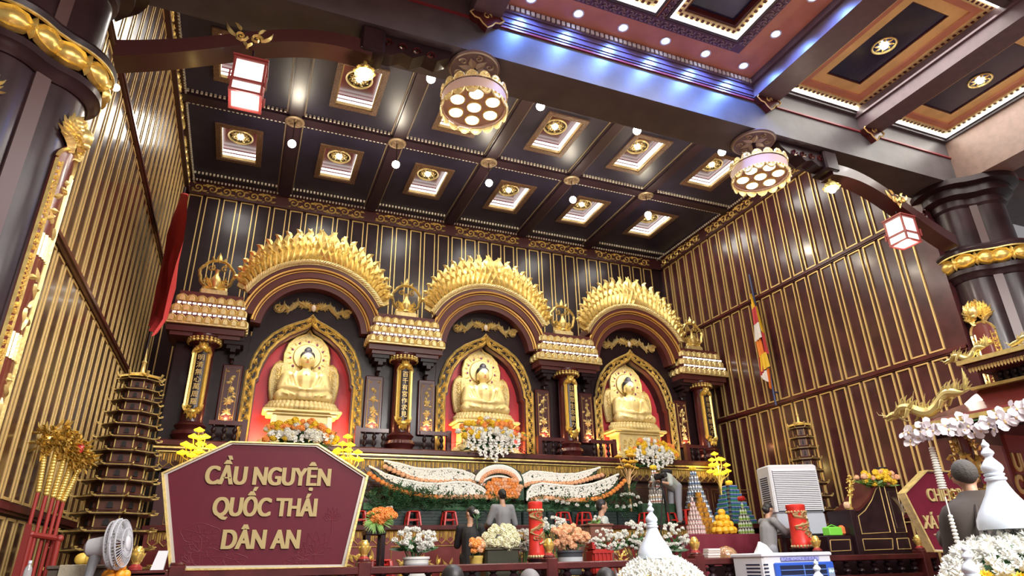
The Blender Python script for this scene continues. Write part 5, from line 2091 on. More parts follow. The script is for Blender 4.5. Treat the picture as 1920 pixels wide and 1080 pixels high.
# ------------------------------------------------------------------ winged flower display
WY = 12.86
def wp(x, y, Y=WY):
    return P(660+x/3.2, 760+y/3.2, Y=Y)
def inside(p, poly):
    c = False
    n = len(poly)
    for i in range(n):
        a, b = poly[i], poly[i-1]
        if (a[1] > p[1]) != (b[1] > p[1]) and p[0] < (b[0]-a[0])*(p[1]-a[1])/(b[1]-a[1])+a[0]:
            c = not c
    return c
def line_pts(pl, n):
    L = [0]
    for a, b in zip(pl, pl[1:]):
        L.append(L[-1]+math.hypot(b[0]-a[0], b[1]-a[1]))
    out = []
    for i in range(n):
        s = L[-1]*i/(n-1)
        k = max(j for j in range(len(L)) if L[j] <= s+1e-9)
        k = min(k, len(pl)-2)
        f = (s-L[k])/((L[k+1]-L[k]) or 1)
        out.append((pl[k][0]+(pl[k+1][0]-pl[k][0])*f, pl[k][1]+(pl[k+1][1]-pl[k][1])*f))
    return out
def wing(label, top, bot, row, nrow, kinds, y):
    pts = [wp(*q, Y=y) for q in top+bot]
    poly = [(p.x, p.z) for p in pts]
    cx = sum(p[0] for p in poly)/len(poly)
    t = thing('flower_wing', label, 'flower display', (cx, y, 2.3), group='white flower wings')
    k = [(cx+(a-cx)*1.02, b+0.02 if i < len(top) else b-0.10) for i, (a, b) in enumerate(poly)]
    m = MB()
    m.prism(k, y, y+0.08)
    m.build('green_backing', GRND, t, world=True)
    xs, zs = [p[0] for p in poly], [p[1] for p in poly]
    m = MB()
    rg = random.Random(int(cx*100))
    pom = POM['w']
    n = 0
    tries = 0
    area = (max(xs)-min(xs))*(max(zs)-min(zs))
    def spot(a, b, r):
        for d in fib(16):
            if d.y > 0.3:
                continue
        m.ball((a, y-0.02, b), (r, r*0.8, r*0.8), 6, 4, Matrix.Rotation(rg.uniform(0, 3), 4, 'Y'))
    while tries < 5200 and n < 1050:
        tries += 1
        a, b = rg.uniform(min(xs), max(xs)), rg.uniform(min(zs), max(zs))
        if inside((a, b), poly):
            spot(a, b, rg.uniform(0.016, 0.025))
            n += 1
    tl = [(p.x, p.z) for p in pts[:len(top)]]
    for a, b in line_pts(tl, 110):
        spot(a, b-0.010, 0.028)
    w = m.build('white_blooms', WHT, t, world=True)
    w['kind'] = 'stuff'
    if row:
        for i, (a, b) in enumerate(line_pts(row, nrow)):
            p = wp(a, b, y-0.05)
            bloom(t, POM[kinds(i/nrow)], p, 0.055)
    return t
wing('lower left white flower wing edged with orange blooms', [(105, 365), (200, 412), (300, 442), (420, 466), (520, 470), (620, 458), (700, 460), (770, 488), (830, 532), (870, 552)],
     [(800, 538), (700, 535), (600, 545), (500, 540), (400, 520), (300, 485), (200, 440)],
     [(105, 415), (160, 452), (215, 482), (270, 508), (355, 532), (440, 548), (525, 552), (660, 553), (770, 550), (865, 562)], 27, lambda s: 'o' if s < 0.55 else 'p', 12.80)
wing('upper left white flower wing edged with peach blooms', [(195, 332), (280, 348), (380, 376), (480, 383), (580, 378), (660, 390), (720, 413), (770, 448), (800, 487)],
     [(730, 455), (660, 446), (580, 455), (500, 455), (420, 448), (340, 420), (270, 385)],
     [(200, 370), (280, 408), (345, 435), (420, 454), (500, 462), (600, 462), (700, 455), (790, 478)], 22, lambda s: 'p', 12.92)
wing('upper right white flower wing edged with peach blooms', [(1005, 455), (1020, 420), (1070, 395), (1150, 400), (1250, 412), (1340, 410), (1420, 390), (1485, 372)],
     [(1440, 408), (1400, 435), (1320, 455), (1220, 458), (1120, 452), (1050, 465), (1010, 475)],
     [(1015, 488), (1080, 468), (1150, 466), (1250, 472), (1330, 468), (1400, 450), (1450, 434), (1500, 420)], 22, lambda s: 'p', 12.92)
wing('lower right white flower wing edged with orange blooms', [(1048, 565), (1050, 520), (1080, 482), (1140, 466), (1240, 478), (1340, 485), (1440, 470), (1530, 440), (1595, 412)],
     [(1588, 450), (1550, 495), (1480, 535), (1400, 555), (1300, 555), (1200, 542), (1120, 538), (1070, 555)],
     [(1080, 570), (1150, 556), (1200, 560), (1300, 570), (1400, 570), (1480, 560), (1550, 530), (1590, 500), (1635, 455)], 27, lambda s: 'p' if s < 0.45 else 'o', 12.80)
# sun-like centre of the display
cp = wp(905, 500, 12.76)
t = thing('flower_sun', 'round orange flower centre under white and peach arcs between the wings', 'flower display', (cp.x, 12.76, 2.3))
def arc_px(cx, cy, rx, ry, a0, a1, n):
    return [(cx+rx*math.cos(R(a0+(a1-a0)*i/n)), cy-ry*math.sin(R(a0+(a1-a0)*i/n))) for i in range(n+1)]
m = MB()
o_ = [wp(*q, Y=12.86) for q in arc_px(880, 470, 150, 118, -5, 190, 24)]
m.prism([(p.x, p.z) for p in o_]+[(wp(760, 560).x, wp(760, 560).z), (wp(1030, 570).x, wp(1030, 570).z)], 12.84, 12.94)
m.build('green_backing', GRND, t, world=True)
m = MB()
for rx, ry, k, r in ((136, 106, 48, .036), (126, 98, 46, .036), (116, 90, 40, .03), (104, 62, 40, .026)):
    cyy = 470 if rx > 110 else 488
    for a, b in arc_px(878, cyy, rx, ry, 12, 168, k):
        p = wp(a, b, 12.80)
        m.ball(p, r, 6, 4)
w = m.build('white_blooms', WHT, t, world=True)
w['kind'] = 'stuff'
for a, b in arc_px(882, 468, 108, 72, 8, 172, 19):
    bloom(t, POM['p'], wp(a, b, 12.79), .05)
rg = random.Random(8)
for j in range(6):
    for i in range(12-j//3):
        a, b = 815+i*18+(9 if j % 2 else 0), 452+j*19+rg.uniform(-3, 3)
        if ((a-908)/112)**2+((b-505)/66)**2 < 1.0:
            bloom(t, POM['p' if rg.random() < 0.4 else 'o'], wp(a, b, 12.75-0.02*rg.random()), .055)
# greenery base under the wings
t = thing('fern_base', 'bank of dark green ferns under the white flower wings', 'plants', (5.3, 12.8, 2.5))
m = MB()
m.bx(2.2, 8.7, 12.93, 13.0, LT+0.30, 2.72)
for i in range(1100):
    x = rnd(100, 1700)
    y = rnd(500, 628)
    if 105 < x < 880:
        lim = 470+0.12*(x-105) if x < 600 else 545
    elif x > 1050:
        lim = 565 if x < 1480 else 565-(x-1480)*0.5
    else:
        lim = 560
    if y < lim+16:
        continue
    p = wp(x, y, 12.86-rnd(0, .10))
    fronds(m, p, (rnd(-1, 1), -0.6, rnd(-.5, .9)), rnd(.2, .36), rnd(.06, .10), 6)
w = m.build('fern_leaves', mat('fern green', (0.075, 0.19, 0.085), 0.5, var=0.4, vscale=6), t, world=True)
w['kind'] = 'stuff'
m = MB()
for x, y in ((1115, 578), (1135, 574), (1165, 572), (1230, 578), (1265, 584), (1295, 590), (1350, 600), (1410, 604), (1470, 606), (1590, 608), (1630, 610), (1668, 608), (1700, 600), (1730, 588), (1620, 540), (1640, 536), (1662, 534), (1685, 538), (1715, 552), (232, 618), (215, 622)):
    bloom(t, MUM['w'], wp(x, y, 12.66), .055, 'white_bloom')

# ------------------------------------------------------------------ bouquets on the altar table
def altar_bouquet(label, px, py, w, strands, hang, seed, ybase=13.0, mix='oyoyw'):
    rg = random.Random(seed)
    c = P(px, py, Y=12.98)
    t = thing('altar_bouquet', label, 'bouquet', (c.x, 12.98, TZ if True else 0), group='bouquets before the statues')
    t.location.z = TZ
    m = MB()
    for i in range(70):
        a = rg.uniform(0, PI)
        L = rg.uniform(.2, .55)*w
        b = V((c.x+rg.uniform(-.6, .6)*w, 13.06, c.z+rg.uniform(-.25, .15)))
        bladeleaf(m, b, b+V((math.cos(a)*L*1.1, -rg.uniform(.0, .25), math.sin(a)*L*0.5-0.12)), .035)
    for i in range(16):
        s = rg.choice((-1, 1))
        b = V((c.x+s*w*.7, 13.05, c.z-.15))
        fronds(m, b, (s, -.3, rg.uniform(-.8, .4)), w*.42, .08, 7)
    m.lathe([(.16, TZ), (.2, TZ+.05), (.22, TZ+.3), (.2, TZ+.32)], (c.x, 13.22, 0), 14)
    m.build('foliage', GRN, t, world=True)
    for i in range(88):
        a = rg.uniform(0.0, PI)
        r = math.sqrt(rg.uniform(.05, 1))
        x, z = w*r*math.cos(a), w*0.58*r*math.sin(a)-0.06
        k = rg.choice(mix)
        if z < w*.22 and abs(x) < w*.6:
            k = rg.choice('wwwy')
        bloom(t, POM[k], (c.x+x, 13.0-.16*(1-r)-rg.uniform(0, .08), c.z+z), rg.uniform(.055, .078))
    for s in range(strands):
        x = c.x+w*.78*(2*(s+.5)/strands-1)
        top = c.z+.05
        L = hang*(1-.45*abs(2*(s+.5)/strands-1))*rg.uniform(.9, 1.1)
        m = MB()
        n = int(L/.055)
        for i in range(n):
            q = V((x+rg.uniform(-.03, .03), 12.86-.02*math.sin(i), top-.055*i))
            orchid_mb(m, q, (rg.uniform(-.5, .5), -1, rg.uniform(-.2, .4)), .062*(1-.3*i/n))
            orchid_mb(m, q+V((rg.uniform(-.05, .05), .03, .02)), (rg.choice((-1, 1)), -.6, .1), .055)
        m.build('orchid_strand', WHT, t, world=True)
altar_bouquet('orange, yellow and white bouquet in front of the left statue', 560, 822, .72, 8, .18, 11)
altar_bouquet('orange and yellow bouquet trailing long white orchids in front of the middle statue', 921, 820, .80, 10, .62, 12)
altar_bouquet('yellow and white bouquet trailing white orchids in front of the right statue', 1222, 852, .70, 8, .48, 13, mix='yyyow')

# ------------------------------------------------------------------ lotus lamp trees
LGLOW = mat('lotus lamp glass', (0.9, 0.62, 0.03), 0.35, emit=(1.0, 0.66, 0.02), es=1.0)
LDIM = mat('unlit lotus lamp glass', (0.70, 0.42, 0.05), 0.35)
def lotus_tree(label, pix, root, lit):
    y = 12.75
    pts = [P(*q, Y=y) for q in pix]
    b = P(*root, Y=y)
    t = thing('lotus_lamp_tree', label, 'lamp', (b.x, y, b.z), group='lotus lamp trees')
    m = MB()
    for p in pts:
        mid = V((b.x+(p.x-b.x)*.35, y, b.z+(p.z-b.z)*.55))
        m.tube([b, b.lerp(mid, .5)+V(((p.x-b.x)*-.06, 0, 0)), mid, mid.lerp(p, .6)+V(((p.x-b.x)*.15, -.02, -.02)), p-V((0, 0, .04))], .011, 5)
    m.cyl(b, (b.x, y, LT), .03)
    m.lathe([(.12, 0), (.12, .04), (.05, .08), (.0, .1)], (b.x, y, LT), 12)
    m.build('branches', BRASS if lit else mat('dull branch gilding', (.42, .25, .10), .45, metal=.4), t, world=True)
    for p in pts:
        m = MB()
        c = V((p.x, y+rnd(-.08, .08), p.z))
        m.lathe([(0, -.045), (.05, -.03), (.085, .0), (.06, .02), (.0, .055)], c, 7)
        for k in range(7):
            a = 2*PI*k/7
            m.ball(c+V((.06*math.cos(a), .06*math.sin(a), -.005)), (.035, .035, .022), 6, 4)
        m.build('lotus_shade', LGLOW if lit else LDIM, t, world=True)
    if lit:
        light('POINT', 'lotus_tree_light', (b.x, y-.25, sum(p.z for p in pts)/len(pts)), 7, (1, .72, .25), .12)
Z2 = lambda l, k, ox, oy: [(ox+a/k, oy+b/k) for a, b in l]
lotus_tree('glowing yellow lotus lamp tree above the left corner of the burgundy sign', Z2([(280, 255), (250, 297), (285, 300), (315, 300), (205, 340), (235, 355), (290, 335), (345, 348), (185, 388), (240, 400), (280, 380)], 3, 280, 720), (366, 890), True)
lotus_tree('glowing yellow lotus lamp tree above the right corner of the burgundy sign', Z2([(1118, 293), (1085, 340), (1135, 338), (1060, 372), (1115, 372), (1175, 380), (1045, 385), (1090, 415), (1140, 415), (1180, 425)], 3, 280, 720), (655, 910), True)
lotus_tree('unlit golden lotus lamp tree left of the white can tower', Z2([(90, 60), (125, 62), (45, 110), (95, 118), (135, 112), (100, 160), (15, 165), (150, 168), (5, 70), (60, 150)], 4.5, 1160, 840), (1180, 920), False)
lotus_tree('glowing yellow lotus lamp tree above the blue box pyramid', Z2([(810, 48), (785, 100), (830, 95), (860, 97), (770, 145), (830, 138), (900, 145), (760, 200), (840, 188), (820, 218), (885, 212), (925, 192)], 4.5, 1160, 840), (1352, 920), True)
# ------------------------------------------------------------------ offering towers of cans, bottles and boxes
def can_mesh(r, h, kind='can'):
    m = MB()
    if kind == 'can':
        m.lathe([(r*.82, 0), (r, h*.07), (r, h*.90), (r*.8, h*.985), (r*.8, h)], n=12)
    elif kind == 'bottle':
        m.lathe([(r*.9, 0), (r, h*.05), (r, h*.6), (r*.4, h*.82), (r*.4, h), (0, h)], n=10)
    else:
        m.bev(-r, r, -r*.8, r*.8, 0, h, r*.08)
    return m.mesh(kind)
def striped(name, body, band, lo, hi, top=(.7, .7, .72), metal=.3, rough=.3):
    """label colours by height on the can"""
    m = mat(name, body, rough, metal=metal)
    nt = m.node_tree
    tc = nt.nodes.new('ShaderNodeTexCoord')
    sp = nt.nodes.new('ShaderNodeSeparateXYZ')
    nt.links.new(tc.outputs['Generated'], sp.inputs[0])
    r = nt.nodes.new('ShaderNodeValToRGB')
    r.color_ramp.interpolation = 'CONSTANT'
    e = r.color_ramp.elements
    e[0].position, e[0].color = 0, (*body, 1)
    e[1].position, e[1].color = .92, (*top, 1)
    x = e.new(lo)
    x.color = (*band, 1)
    x = e.new(hi)
    x.color = (*body, 1)
    nt.links.new(sp.outputs['Z'], r.inputs[0])
    nt.links.new(r.outputs[0], nt.nodes['Principled BSDF'].inputs['Base Color'])
    return m
def tower(kind, label, group, stand_label, c, z0, radii, r, h, mts, front=R(215), name='drink_can', cat='can', square=False, top=None):
    stand = thing('tower_stand', stand_label, 'stand', (c[0], c[1], z0), group='tower stands')
    m = MB()
    z = z0
    mes = []
    for mt in mts:
        me = can_mesh(r, h, kind)
        me.materials.append(mt)
        mes.append(me)
    n_ = 0
    for i, R0 in enumerate(radii):
        if square:
            m.bx(c[0]-R0+r, c[0]+R0-r, c[1]-R0+r, c[1]+R0-r, z, z+h)
            m.bx(c[0]-R0-.01, c[0]+R0+.01, c[1]-R0-.01, c[1]+R0+.01, z+h, z+h+.008)
            k = max(1, int(2*R0/(2*r*1.04)))
            spots = [(c[0]-R0+R0*2*(j+.5)/k, c[1]-R0, 0) for j in range(k)]
            spots += [(c[0]-R0, c[1]-R0+R0*2*(j+.5)/k+r, PI/2) for j in range(1, k)]
        else:
            if R0 > r*1.6:
                m.lathe([(R0-r*1.02, z), (R0-r*1.02, z+h)], (c[0], c[1], 0), 18)
            m.lathe([(R0+r*.9, z+h), (R0+r*.9, z+h+.006)], (c[0], c[1], 0), 18)
            k = max(1, int(front*R0/(2*r*1.03)))
            a0 = math.atan2(-c[1], -c[0])
            spots = [(c[0]+R0*math.cos(a0-front/2+front*(j+.5)/k), c[1]+R0*math.sin(a0-front/2+front*(j+.5)/k), rnd(0, 6)) for j in range(k)]
        for x, y, a in spots:
            o = put(name, mes[i % len(mes)], None, loc=(x, y, z), rot=(0, 0, a))
            tag(o, label, cat, group)
            n_ += 1
        z += h+(.008 if square else .006)
    if top:
        q = MB()
        q.lathe([(.02, z), (.06, z+.03), (.075, z+.07), (.05, z+.11), (0, z+.12)], (c[0], c[1], 0), 10)
        for k in range(7):
            a = 2*PI*k/7
            q.ball((c[0]+.055*math.cos(a), c[1]+.055*math.sin(a), z+.06), (.03, .03, .05), 6, 5)
        q.build('top_flower', top, stand, world=True)
    m.build('card_core', mat('tower card', (.30, .28, .26), .7), stand, world=True)
    return z
def lin(a, b, n):
    return [a+(b-a)*i/(n-1) for i in range(n)]
# white cans, standing on the greenery bench behind the photographer
b = P(1232, 945, Y=12.65)
zb = b.z
m = MB()
m.bev(b.x-.5, b.x+.4, 12.48, 12.82, LT, zb-.003, .01)
tag(m.build('tower_bench', GRND), 'dark green bench under the white can tower', 'bench')
tower('can', 'white can with a red or gold band in the tower behind the photographer', 'cans of the white tower', 'round card stand inside the white can tower', (b.x, 12.65), zb, lin(.17, .035, 7), .027, .098, [striped('white can a', (.78, .76, .72), (.55, .12, .05), .35, .55), striped('white can b', (.78, .76, .72), (.70, .42, .08), .3, .45), striped('white can c', (.78, .76, .72), (.6, .6, .6), .4, .5)], top=YEL)
b = P(1315, 962, Y=12.55)
tower('can', 'silver blue can in the tall round tower behind the orange packs', 'cans of the silver tower', 'round card stand inside the silver can tower', (b.x, 12.66), LT, lin(.33, .05, 11), .030, .102, [striped('silver can', (.45, .52, .62), (.12, .20, .38), .3, .6, metal=.5), striped('pale silver can', (.55, .58, .64), (.22, .30, .45), .35, .5, metal=.5)], top=YEL)
b = P(1378, 978, Y=12.5)
tower('box', 'blue and green drink carton in the stepped pyramid', 'cartons of the blue pyramid', 'card core inside the blue carton pyramid', (b.x+.1, 12.62), LT+.02, lin(.33, .11, 9), .034, .088, [striped('blue carton', (.06, .12, .42), (.05, .22, .14), .0, .55, (.35, .45, .7), 0)], square=True, name='drink_carton', cat='carton', top=YEL)
m = MB()
m.bev(b.x-.5, b.x+.6, 12.2, 13.0, 2.2, LT+.018, .005)
for _x in (b.x-.45, b.x+.5):
    m.bx(_x, _x+.06, 12.25, 12.95, .85, 2.2)
tag(m.build('offering_shelf', MARO), 'dark shelf under the blue carton pyramid', 'shelf')
b = P(1328, 986, Y=12.15)
ORP = mat('orange foil pack', (.72, .36, .04), .3, col2=(.28, .10, .03), vscale=22)
tower('box', 'orange foil snack pack in the stack behind the pink cans', 'orange snack packs', 'card core inside the orange pack stack', (b.x-.0, 12.42), LT-.28, lin(.24, .07, 9), .052, .10, [ORP], square=True, name='snack_pack', cat='snack pack')
# red draped table and what stands on it
TYY = 11.3
l, r_ = P(1290, 1002, Y=TYY), P(1432, 1001, Y=TYY)
RT = l.z
t = thing('draped_table', 'table under a crimson pleated cloth carrying cans, fruit and bottles', 'table', ((l.x+r_.x)/2, TYY, .85))
m = MB()
rows = []
n = 60
x0, x1, y0, y1 = l.x-.05, r_.x+.05, TYY-.1, TYY+.75
per = []
for i in range(n):
    s = i/n*4
    k = int(s)
    f = s-k
    a, b_ = [((x0, y0), (x1, y0)), ((x1, y0), (x1, y1)), ((x1, y1), (x0, y1)), ((x0, y1), (x0, y0))][k]
    per.append((a[0]+(b_[0]-a[0])*f, a[1]+(b_[1]-a[1])*f))
cx_, cy_ = (x0+x1)/2, (y0+y1)/2
for z, k in ((RT, 0), (RT-.02, .3), (RT-.3, .8), (.86, 1.3)):
    rows.append([(p[0]+(p[0]-cx_)*.015*k*(1+1.2*math.sin(i*2.2)), p[1]+(p[1]-cy_)*.05*k*(1+1.2*math.sin(i*2.2)), z) for i, p in enumerate(per)])
m.loft(rows)
m.build('cloth', mat('crimson cloth', (.17, .012, .030), .7), t, world=True)
m = MB()
for x in (x0+.15, x1-.15):
    for y in (y0+.15, y1-.15):
        m.bx(x-.03, x+.03, y-.03, y+.03, .85, RT-.05)
m.build('legs', LACQ, t, world=True)
b = P(1319, 1002, Y=TYY)
tower('can', 'pink can in the slim tower on the crimson cloth', 'cans of the pink tower', 'round card stand inside the pink can tower', (b.x, TYY+.22), RT+.002, [.165, .165, .12, .11, .08, .05, .03, .024], .026, .085, [striped('pink can', (.62, .38, .36), (.75, .70, .68), .3, .55, metal=.1)])
b = P(1414, 1002, Y=TYY)
tower('bottle', 'small clear bottle with a green label in the tower beside the person in grey', 'bottles of the green tower', 'round card stand inside the bottle tower', (b.x, TYY+.22), RT+.002, [.14, .12, .085, .05, .028], .026, .125, [striped('bottle green', (.55, .62, .52), (.25, .42, .08), .15, .5, (.75, .78, .7), 0)], name='small_bottle', cat='bottle', top=SRED)
# pyramid of yellow fruit
FRU = mat('yellow fruit', (.82, .46, .03), .4, var=.1, vscale=6)
fm = MB()
fm.lathe([(0, -.075), (.05, -.065), (.082, -.01), (.075, .035), (.045, .066), (.012, .072), (.0, .068)], n=14)
fme = fm.mesh('fruit')
fme.materials.append(FRU)
b = P(1371, 1002, Y=TYY)
for k in range(4):
    rr = .185-.055*k
    n = (9, 6, 4, 1)[k]
    for j in range(n):
        a = 2*PI*j/n+k*.4
        q = rr if n > 1 else 0
        o = put('yellow_fruit', fme, None, loc=(b.x+q*math.cos(a), TYY+.2+q*math.sin(a), RT+.078+.118*k), rot=(rnd(-.3, .3), rnd(-.3, .3), a))
        tag(o, 'round yellow fruit in the pyramid on the crimson cloth', 'fruit', 'yellow fruit pyramid')

# ------------------------------------------------------------------ buckets and bunches of flowers along the balustrade
FY = 9.55
def bunch(label, px, py, wpx, hpx, kinds, n, r, seed, leaves=30, y=FY, zbase=None, group='cut flower bunches', nm='flower_bunch', meshes=POM, stemto=None, leafm=GRN):
    rg = random.Random(seed)
    c = P(px, py, Y=y)
    s = (P(px+10, py, Y=y)-P(px, py, Y=y)).length/10
    w, h = wpx*s/2, hpx*s/2
    zb = P(px, stemto, Y=y).z if stemto else c.z-h*1.5
    zb = zbase or zb
    t = thing(nm, label, 'flowers', (c.x, y, zb), group=group)
    m = MB()
    for i in range(leaves):
        a = rg.uniform(-.3, PI+.3)
        q = V((c.x+rg.uniform(-.4, .4)*w, y+rg.uniform(-.05, .08), c.z-h*rg.uniform(.5, 1.1)))
        bladeleaf(m, q, q+V((math.cos(a)*w*rg.uniform(.5, .9), rg.uniform(-.15, .1), abs(math.sin(a))*h*.9)), .018+.012*rg.random())
    for i in range(18):
        x = rg.uniform(-.8, .8)*w
        m.cyl((c.x+x*.35, y+rg.uniform(-.05, .05), zb), (c.x+x, y+rg.uniform(-.08, .08), c.z+rg.uniform(-.3, .5)*h), .006, n=5)
    m.build('stems_and_leaves', leafm, t, world=True)
    for i in range(n):
        a = rg.uniform(0, 2*PI)
        q = math.sqrt(rg.uniform(0, 1))
        x, z = w*q*math.cos(a), h*q*math.sin(a)
        k = kinds[rg.randrange(len(kinds))]
        bloom(t, meshes[k], (c.x+x, y-.16*math.sqrt(1-q*q)+rg.uniform(-.03, .03), c.z+z), r*rg.uniform(.85, 1.15))
    return t
def bucket(label, px, ytop, ybot, wpx, mt, y=FY, nm='bucket', band=None, group='flower buckets'):
    a, b = P(px-wpx/2, ytop, Y=y), P(px+wpx/2, ytop, Y=y)
    r = (b-a).length/2
    zt = (a.z+b.z)/2
    zb = zt-r*1.7
    t = thing(nm, label, 'bucket', ((a.x+b.x)/2, y, zb), group=group)
    m = MB()
    m.lathe([(r*.8, zb), (r*.97, zt-.04), (r*1.04, zt-.03), (r*1.04, zt), (r*.94, zt), (r*.76, zb+.03), (0, zb+.03)], ((a.x+b.x)/2, y, 0), 22)
    m.build('body', mt, t, world=True)
    if band:
        m = MB()
        m.lathe([(r*.90, zb+.5*(zt-zb)), (r*.94, zb+.5*(zt-zb)), (r*.97, zb+.72*(zt-zb)), (r*.93, zb+.72*(zt-zb))], ((a.x+b.x)/2, y, 0), 22, cap=False)
        m.build('printed_band', band, t, world=True)
    # what it stands on: trestle behind the balustrade
    return t
m = MB()
m.bev(1.3, 6.6, 9.25, 9.95, 1.20, 1.26, .01)
for x in (1.5, 3.9, 6.4):
    m.bx(x-.04, x+.04, 9.3, 9.36, .85, 1.2)
    m.bx(x-.04, x+.04, 9.84, 9.9, .85, 1.2)
tag(m.build('trestle_table', LACQ), 'low dark trestle behind the balustrade carrying the flower buckets', 'table')
m = MB()
m.bev(4.15, 5.55, 10.05, 10.6, 1.39, 1.448, .01)
m.bev(6.95, 8.9, 10.05, 10.6, 1.39, 1.448, .01)
for x in (4.25, 5.45, 7.05, 8.8):
    m.bx(x-.04, x+.04, 10.2, 10.3, .85, 1.4)
tag(m.build('trestle_table', LACQ), 'two-part dark trestle carrying the white chrysanthemums behind the candle', 'table')
WPL = mat('white plastic bucket', (.68, .68, .66), .4)
DGP = mat('dark grey plastic', (.05, .055, .065), .4)
bucket('white plastic bucket of white lilies', 780, 1044, 1062, 48, WPL, band=mat('grey print', (.35, .35, .38), .5))
bunch('loose bunch of white lilies in the white bucket', 778, 1012, 78, 40, 'ww', 40, .05, 21, 60, stemto=1050, meshes=MUM)
t = bucket('yellow bucket with small orange blooms', 893, 1042, 1058, 24, mat('yellow plastic', (.68, .48, .12), .4))
bunch('small orange and peach blooms in the yellow bucket', 890, 1026, 24, 26, 'op', 12, .05, 22, 6, stemto=1046)
a, b = P(905, 1028, Y=FY), P(968, 1028, Y=FY)
t = thing('planter', 'oblong dark planter under the pale round chrysanthemums', 'planter', ((a.x+b.x)/2, FY, a.z-.3), group=None)
m = MB()
m.bev(a.x, b.x, FY-.14, FY+.14, 1.262, a.z, .03)
m.build('body', mat('dark bronze planter', (.045, .045, .03), .35, metal=.4), t, world=True)
m = MB()
m.bev(a.x-.015, b.x+.015, FY-.155, FY+.155, a.z-.035, a.z+.005, .012)
m.build('rim', mat('planter rim', (.10, .09, .06), .35, metal=.4), t, world=True)
bunch('massed cream green ball chrysanthemums in the dark planter', 936, 1010, 66, 40, 'ccc', 60, .062, 23, 10, stemto=1030)
bunch('white chrysanthemums beside the red dragon candle', 978, 1012, 36, 36, 'w', 34, .042, 24, 20, y=10.2, meshes=MUM, zbase=1.45)
bunch('white chrysanthemums right of the red dragon candle', 1036, 986, 46, 26, 'w', 34, .045, 25, 12, y=10.3, meshes=MUM, zbase=1.45)
bucket('dark grey bucket holding the wrapped peach roses', 1068, 1032, 1052, 44, DGP, band=mat('pale print', (.45, .47, .5), .5))
t = bunch('peach roses wrapped in clear film in the dark grey bucket', 1067, 1006, 72, 36, 'pp', 46, .052, 26, 12, stemto=1036)
m = MB()
c = P(1067, 1006, Y=FY)
for k in (-1, 1):
    m.lathe([(.06, -.26), (.16, -.1), (.2, .06), (.19, .12)], (c.x+k*.13, FY-.02, c.z), 9, cap=False)
FILM = mat('clear film', (.95, .95, .95), .15, trans=1.0)
FILM.node_tree.nodes['Principled BSDF'].inputs['Alpha'].default_value = .18
m.build('clear_film', FILM, t, world=True)
t = thing('basket', 'red slotted plastic basket of small white chrysanthemums', 'basket', (P(1120, 1050, Y=FY).x, FY, 1.26))
a, b = P(1104, 1030, Y=FY), P(1140, 1030, Y=FY)
m = MB()
m.bev(a.x, b.x, FY-.13, FY+.13, a.z-.38, a.z, .03)
for x in (a.x+.03, b.x-.03):
    m.bx(x-.03, x+.03, FY-.12, FY+.12, a.z, a.z+.10)
for k in range(5):
    x = a.x+.03+(b.x-a.x-.06)*k/4
    m.bx(x-.012, x+.012, FY-.145, FY-.12, a.z-.34, a.z-.05)
m.bx(a.x-.01, b.x+.01, FY-.15, FY-.12, a.z-.06, a.z-.02)
m.build('body', mat('basket red', (.36, .018, .014), .4), t, world=True)
bunch('small white chrysanthemums in the red slotted basket', 1135, 1013, 66, 34, 'w', 70, .032, 27, 24, stemto=1036, meshes=MUM)
bunch('white chrysanthemums left of the white stupa', 1190, 1004, 64, 42, 'w', 56, .042, 28, 40, y=10.4, meshes=MUM, zbase=1.45)
bunch('white chrysanthemums right of the white stupa', 1262, 1008, 52, 40, 'w', 50, .042, 29, 36, y=10.4, meshes=MUM, zbase=1.45)
# orange planter on a tall dark stand
t = thing('flower_stand', 'tall dark four-legged stand under the orange flowers beside the burgundy sign', 'stand', (P(705, 1000, Y=10.4).x, 10.4, .85))
a, b = P(682, 995, Y=10.4), P(720, 995, Y=10.4)
m = MB()
m.bev(a.x, b.x, 10.2, 10.55, a.z-.07, a.z, .01)
m.build('top', LACQ, t, world=True)
for x in (a.x+.04, b.x-.04):
    for y in (10.24, 10.51):
        m = MB()
        m.bx(x-.03, x+.03, y-.03, y+.03, .85, a.z-.07)
        m.build('leg', LACQ, t, world=True)
bunch('orange chrysanthemums over green leaves on the tall dark stand', 713, 969, 50, 24, 'o', 26, .068, 30, 0, y=10.38, stemto=994)
t = thing('leafy_plant', 'spiky green leaves under the orange chrysanthemums', 'plant', (P(708, 990, Y=10.36).x, 10.36, a.z))
c = P(706, 978, Y=10.3)
m = MB()
for i in range(70):
    g = rnd(0, 2*PI)
    bladeleaf(m, c+V((rnd(-.05, .05), 0, .05)), c+V((.24*math.cos(g), -.1-.1*rnd(0, 1), -.02+.17*math.sin(g))), .014)
m.lathe([(.08, a.z), (.11, a.z+.1), (.12, a.z+.14)], (c.x, 10.38, 0), 14)
m.build('leaves', GRNL, t, world=True)
# stacked red stools by the stand
q = P(716, 1054, Y=10.6)
for k in range(8):
    o = dup(st, loc=(q.x, 10.75, .85+.065*k), label='red plastic stool nested in the stack behind the flower stand', scale=1.5)
    o['group'] = 'nested red stools'

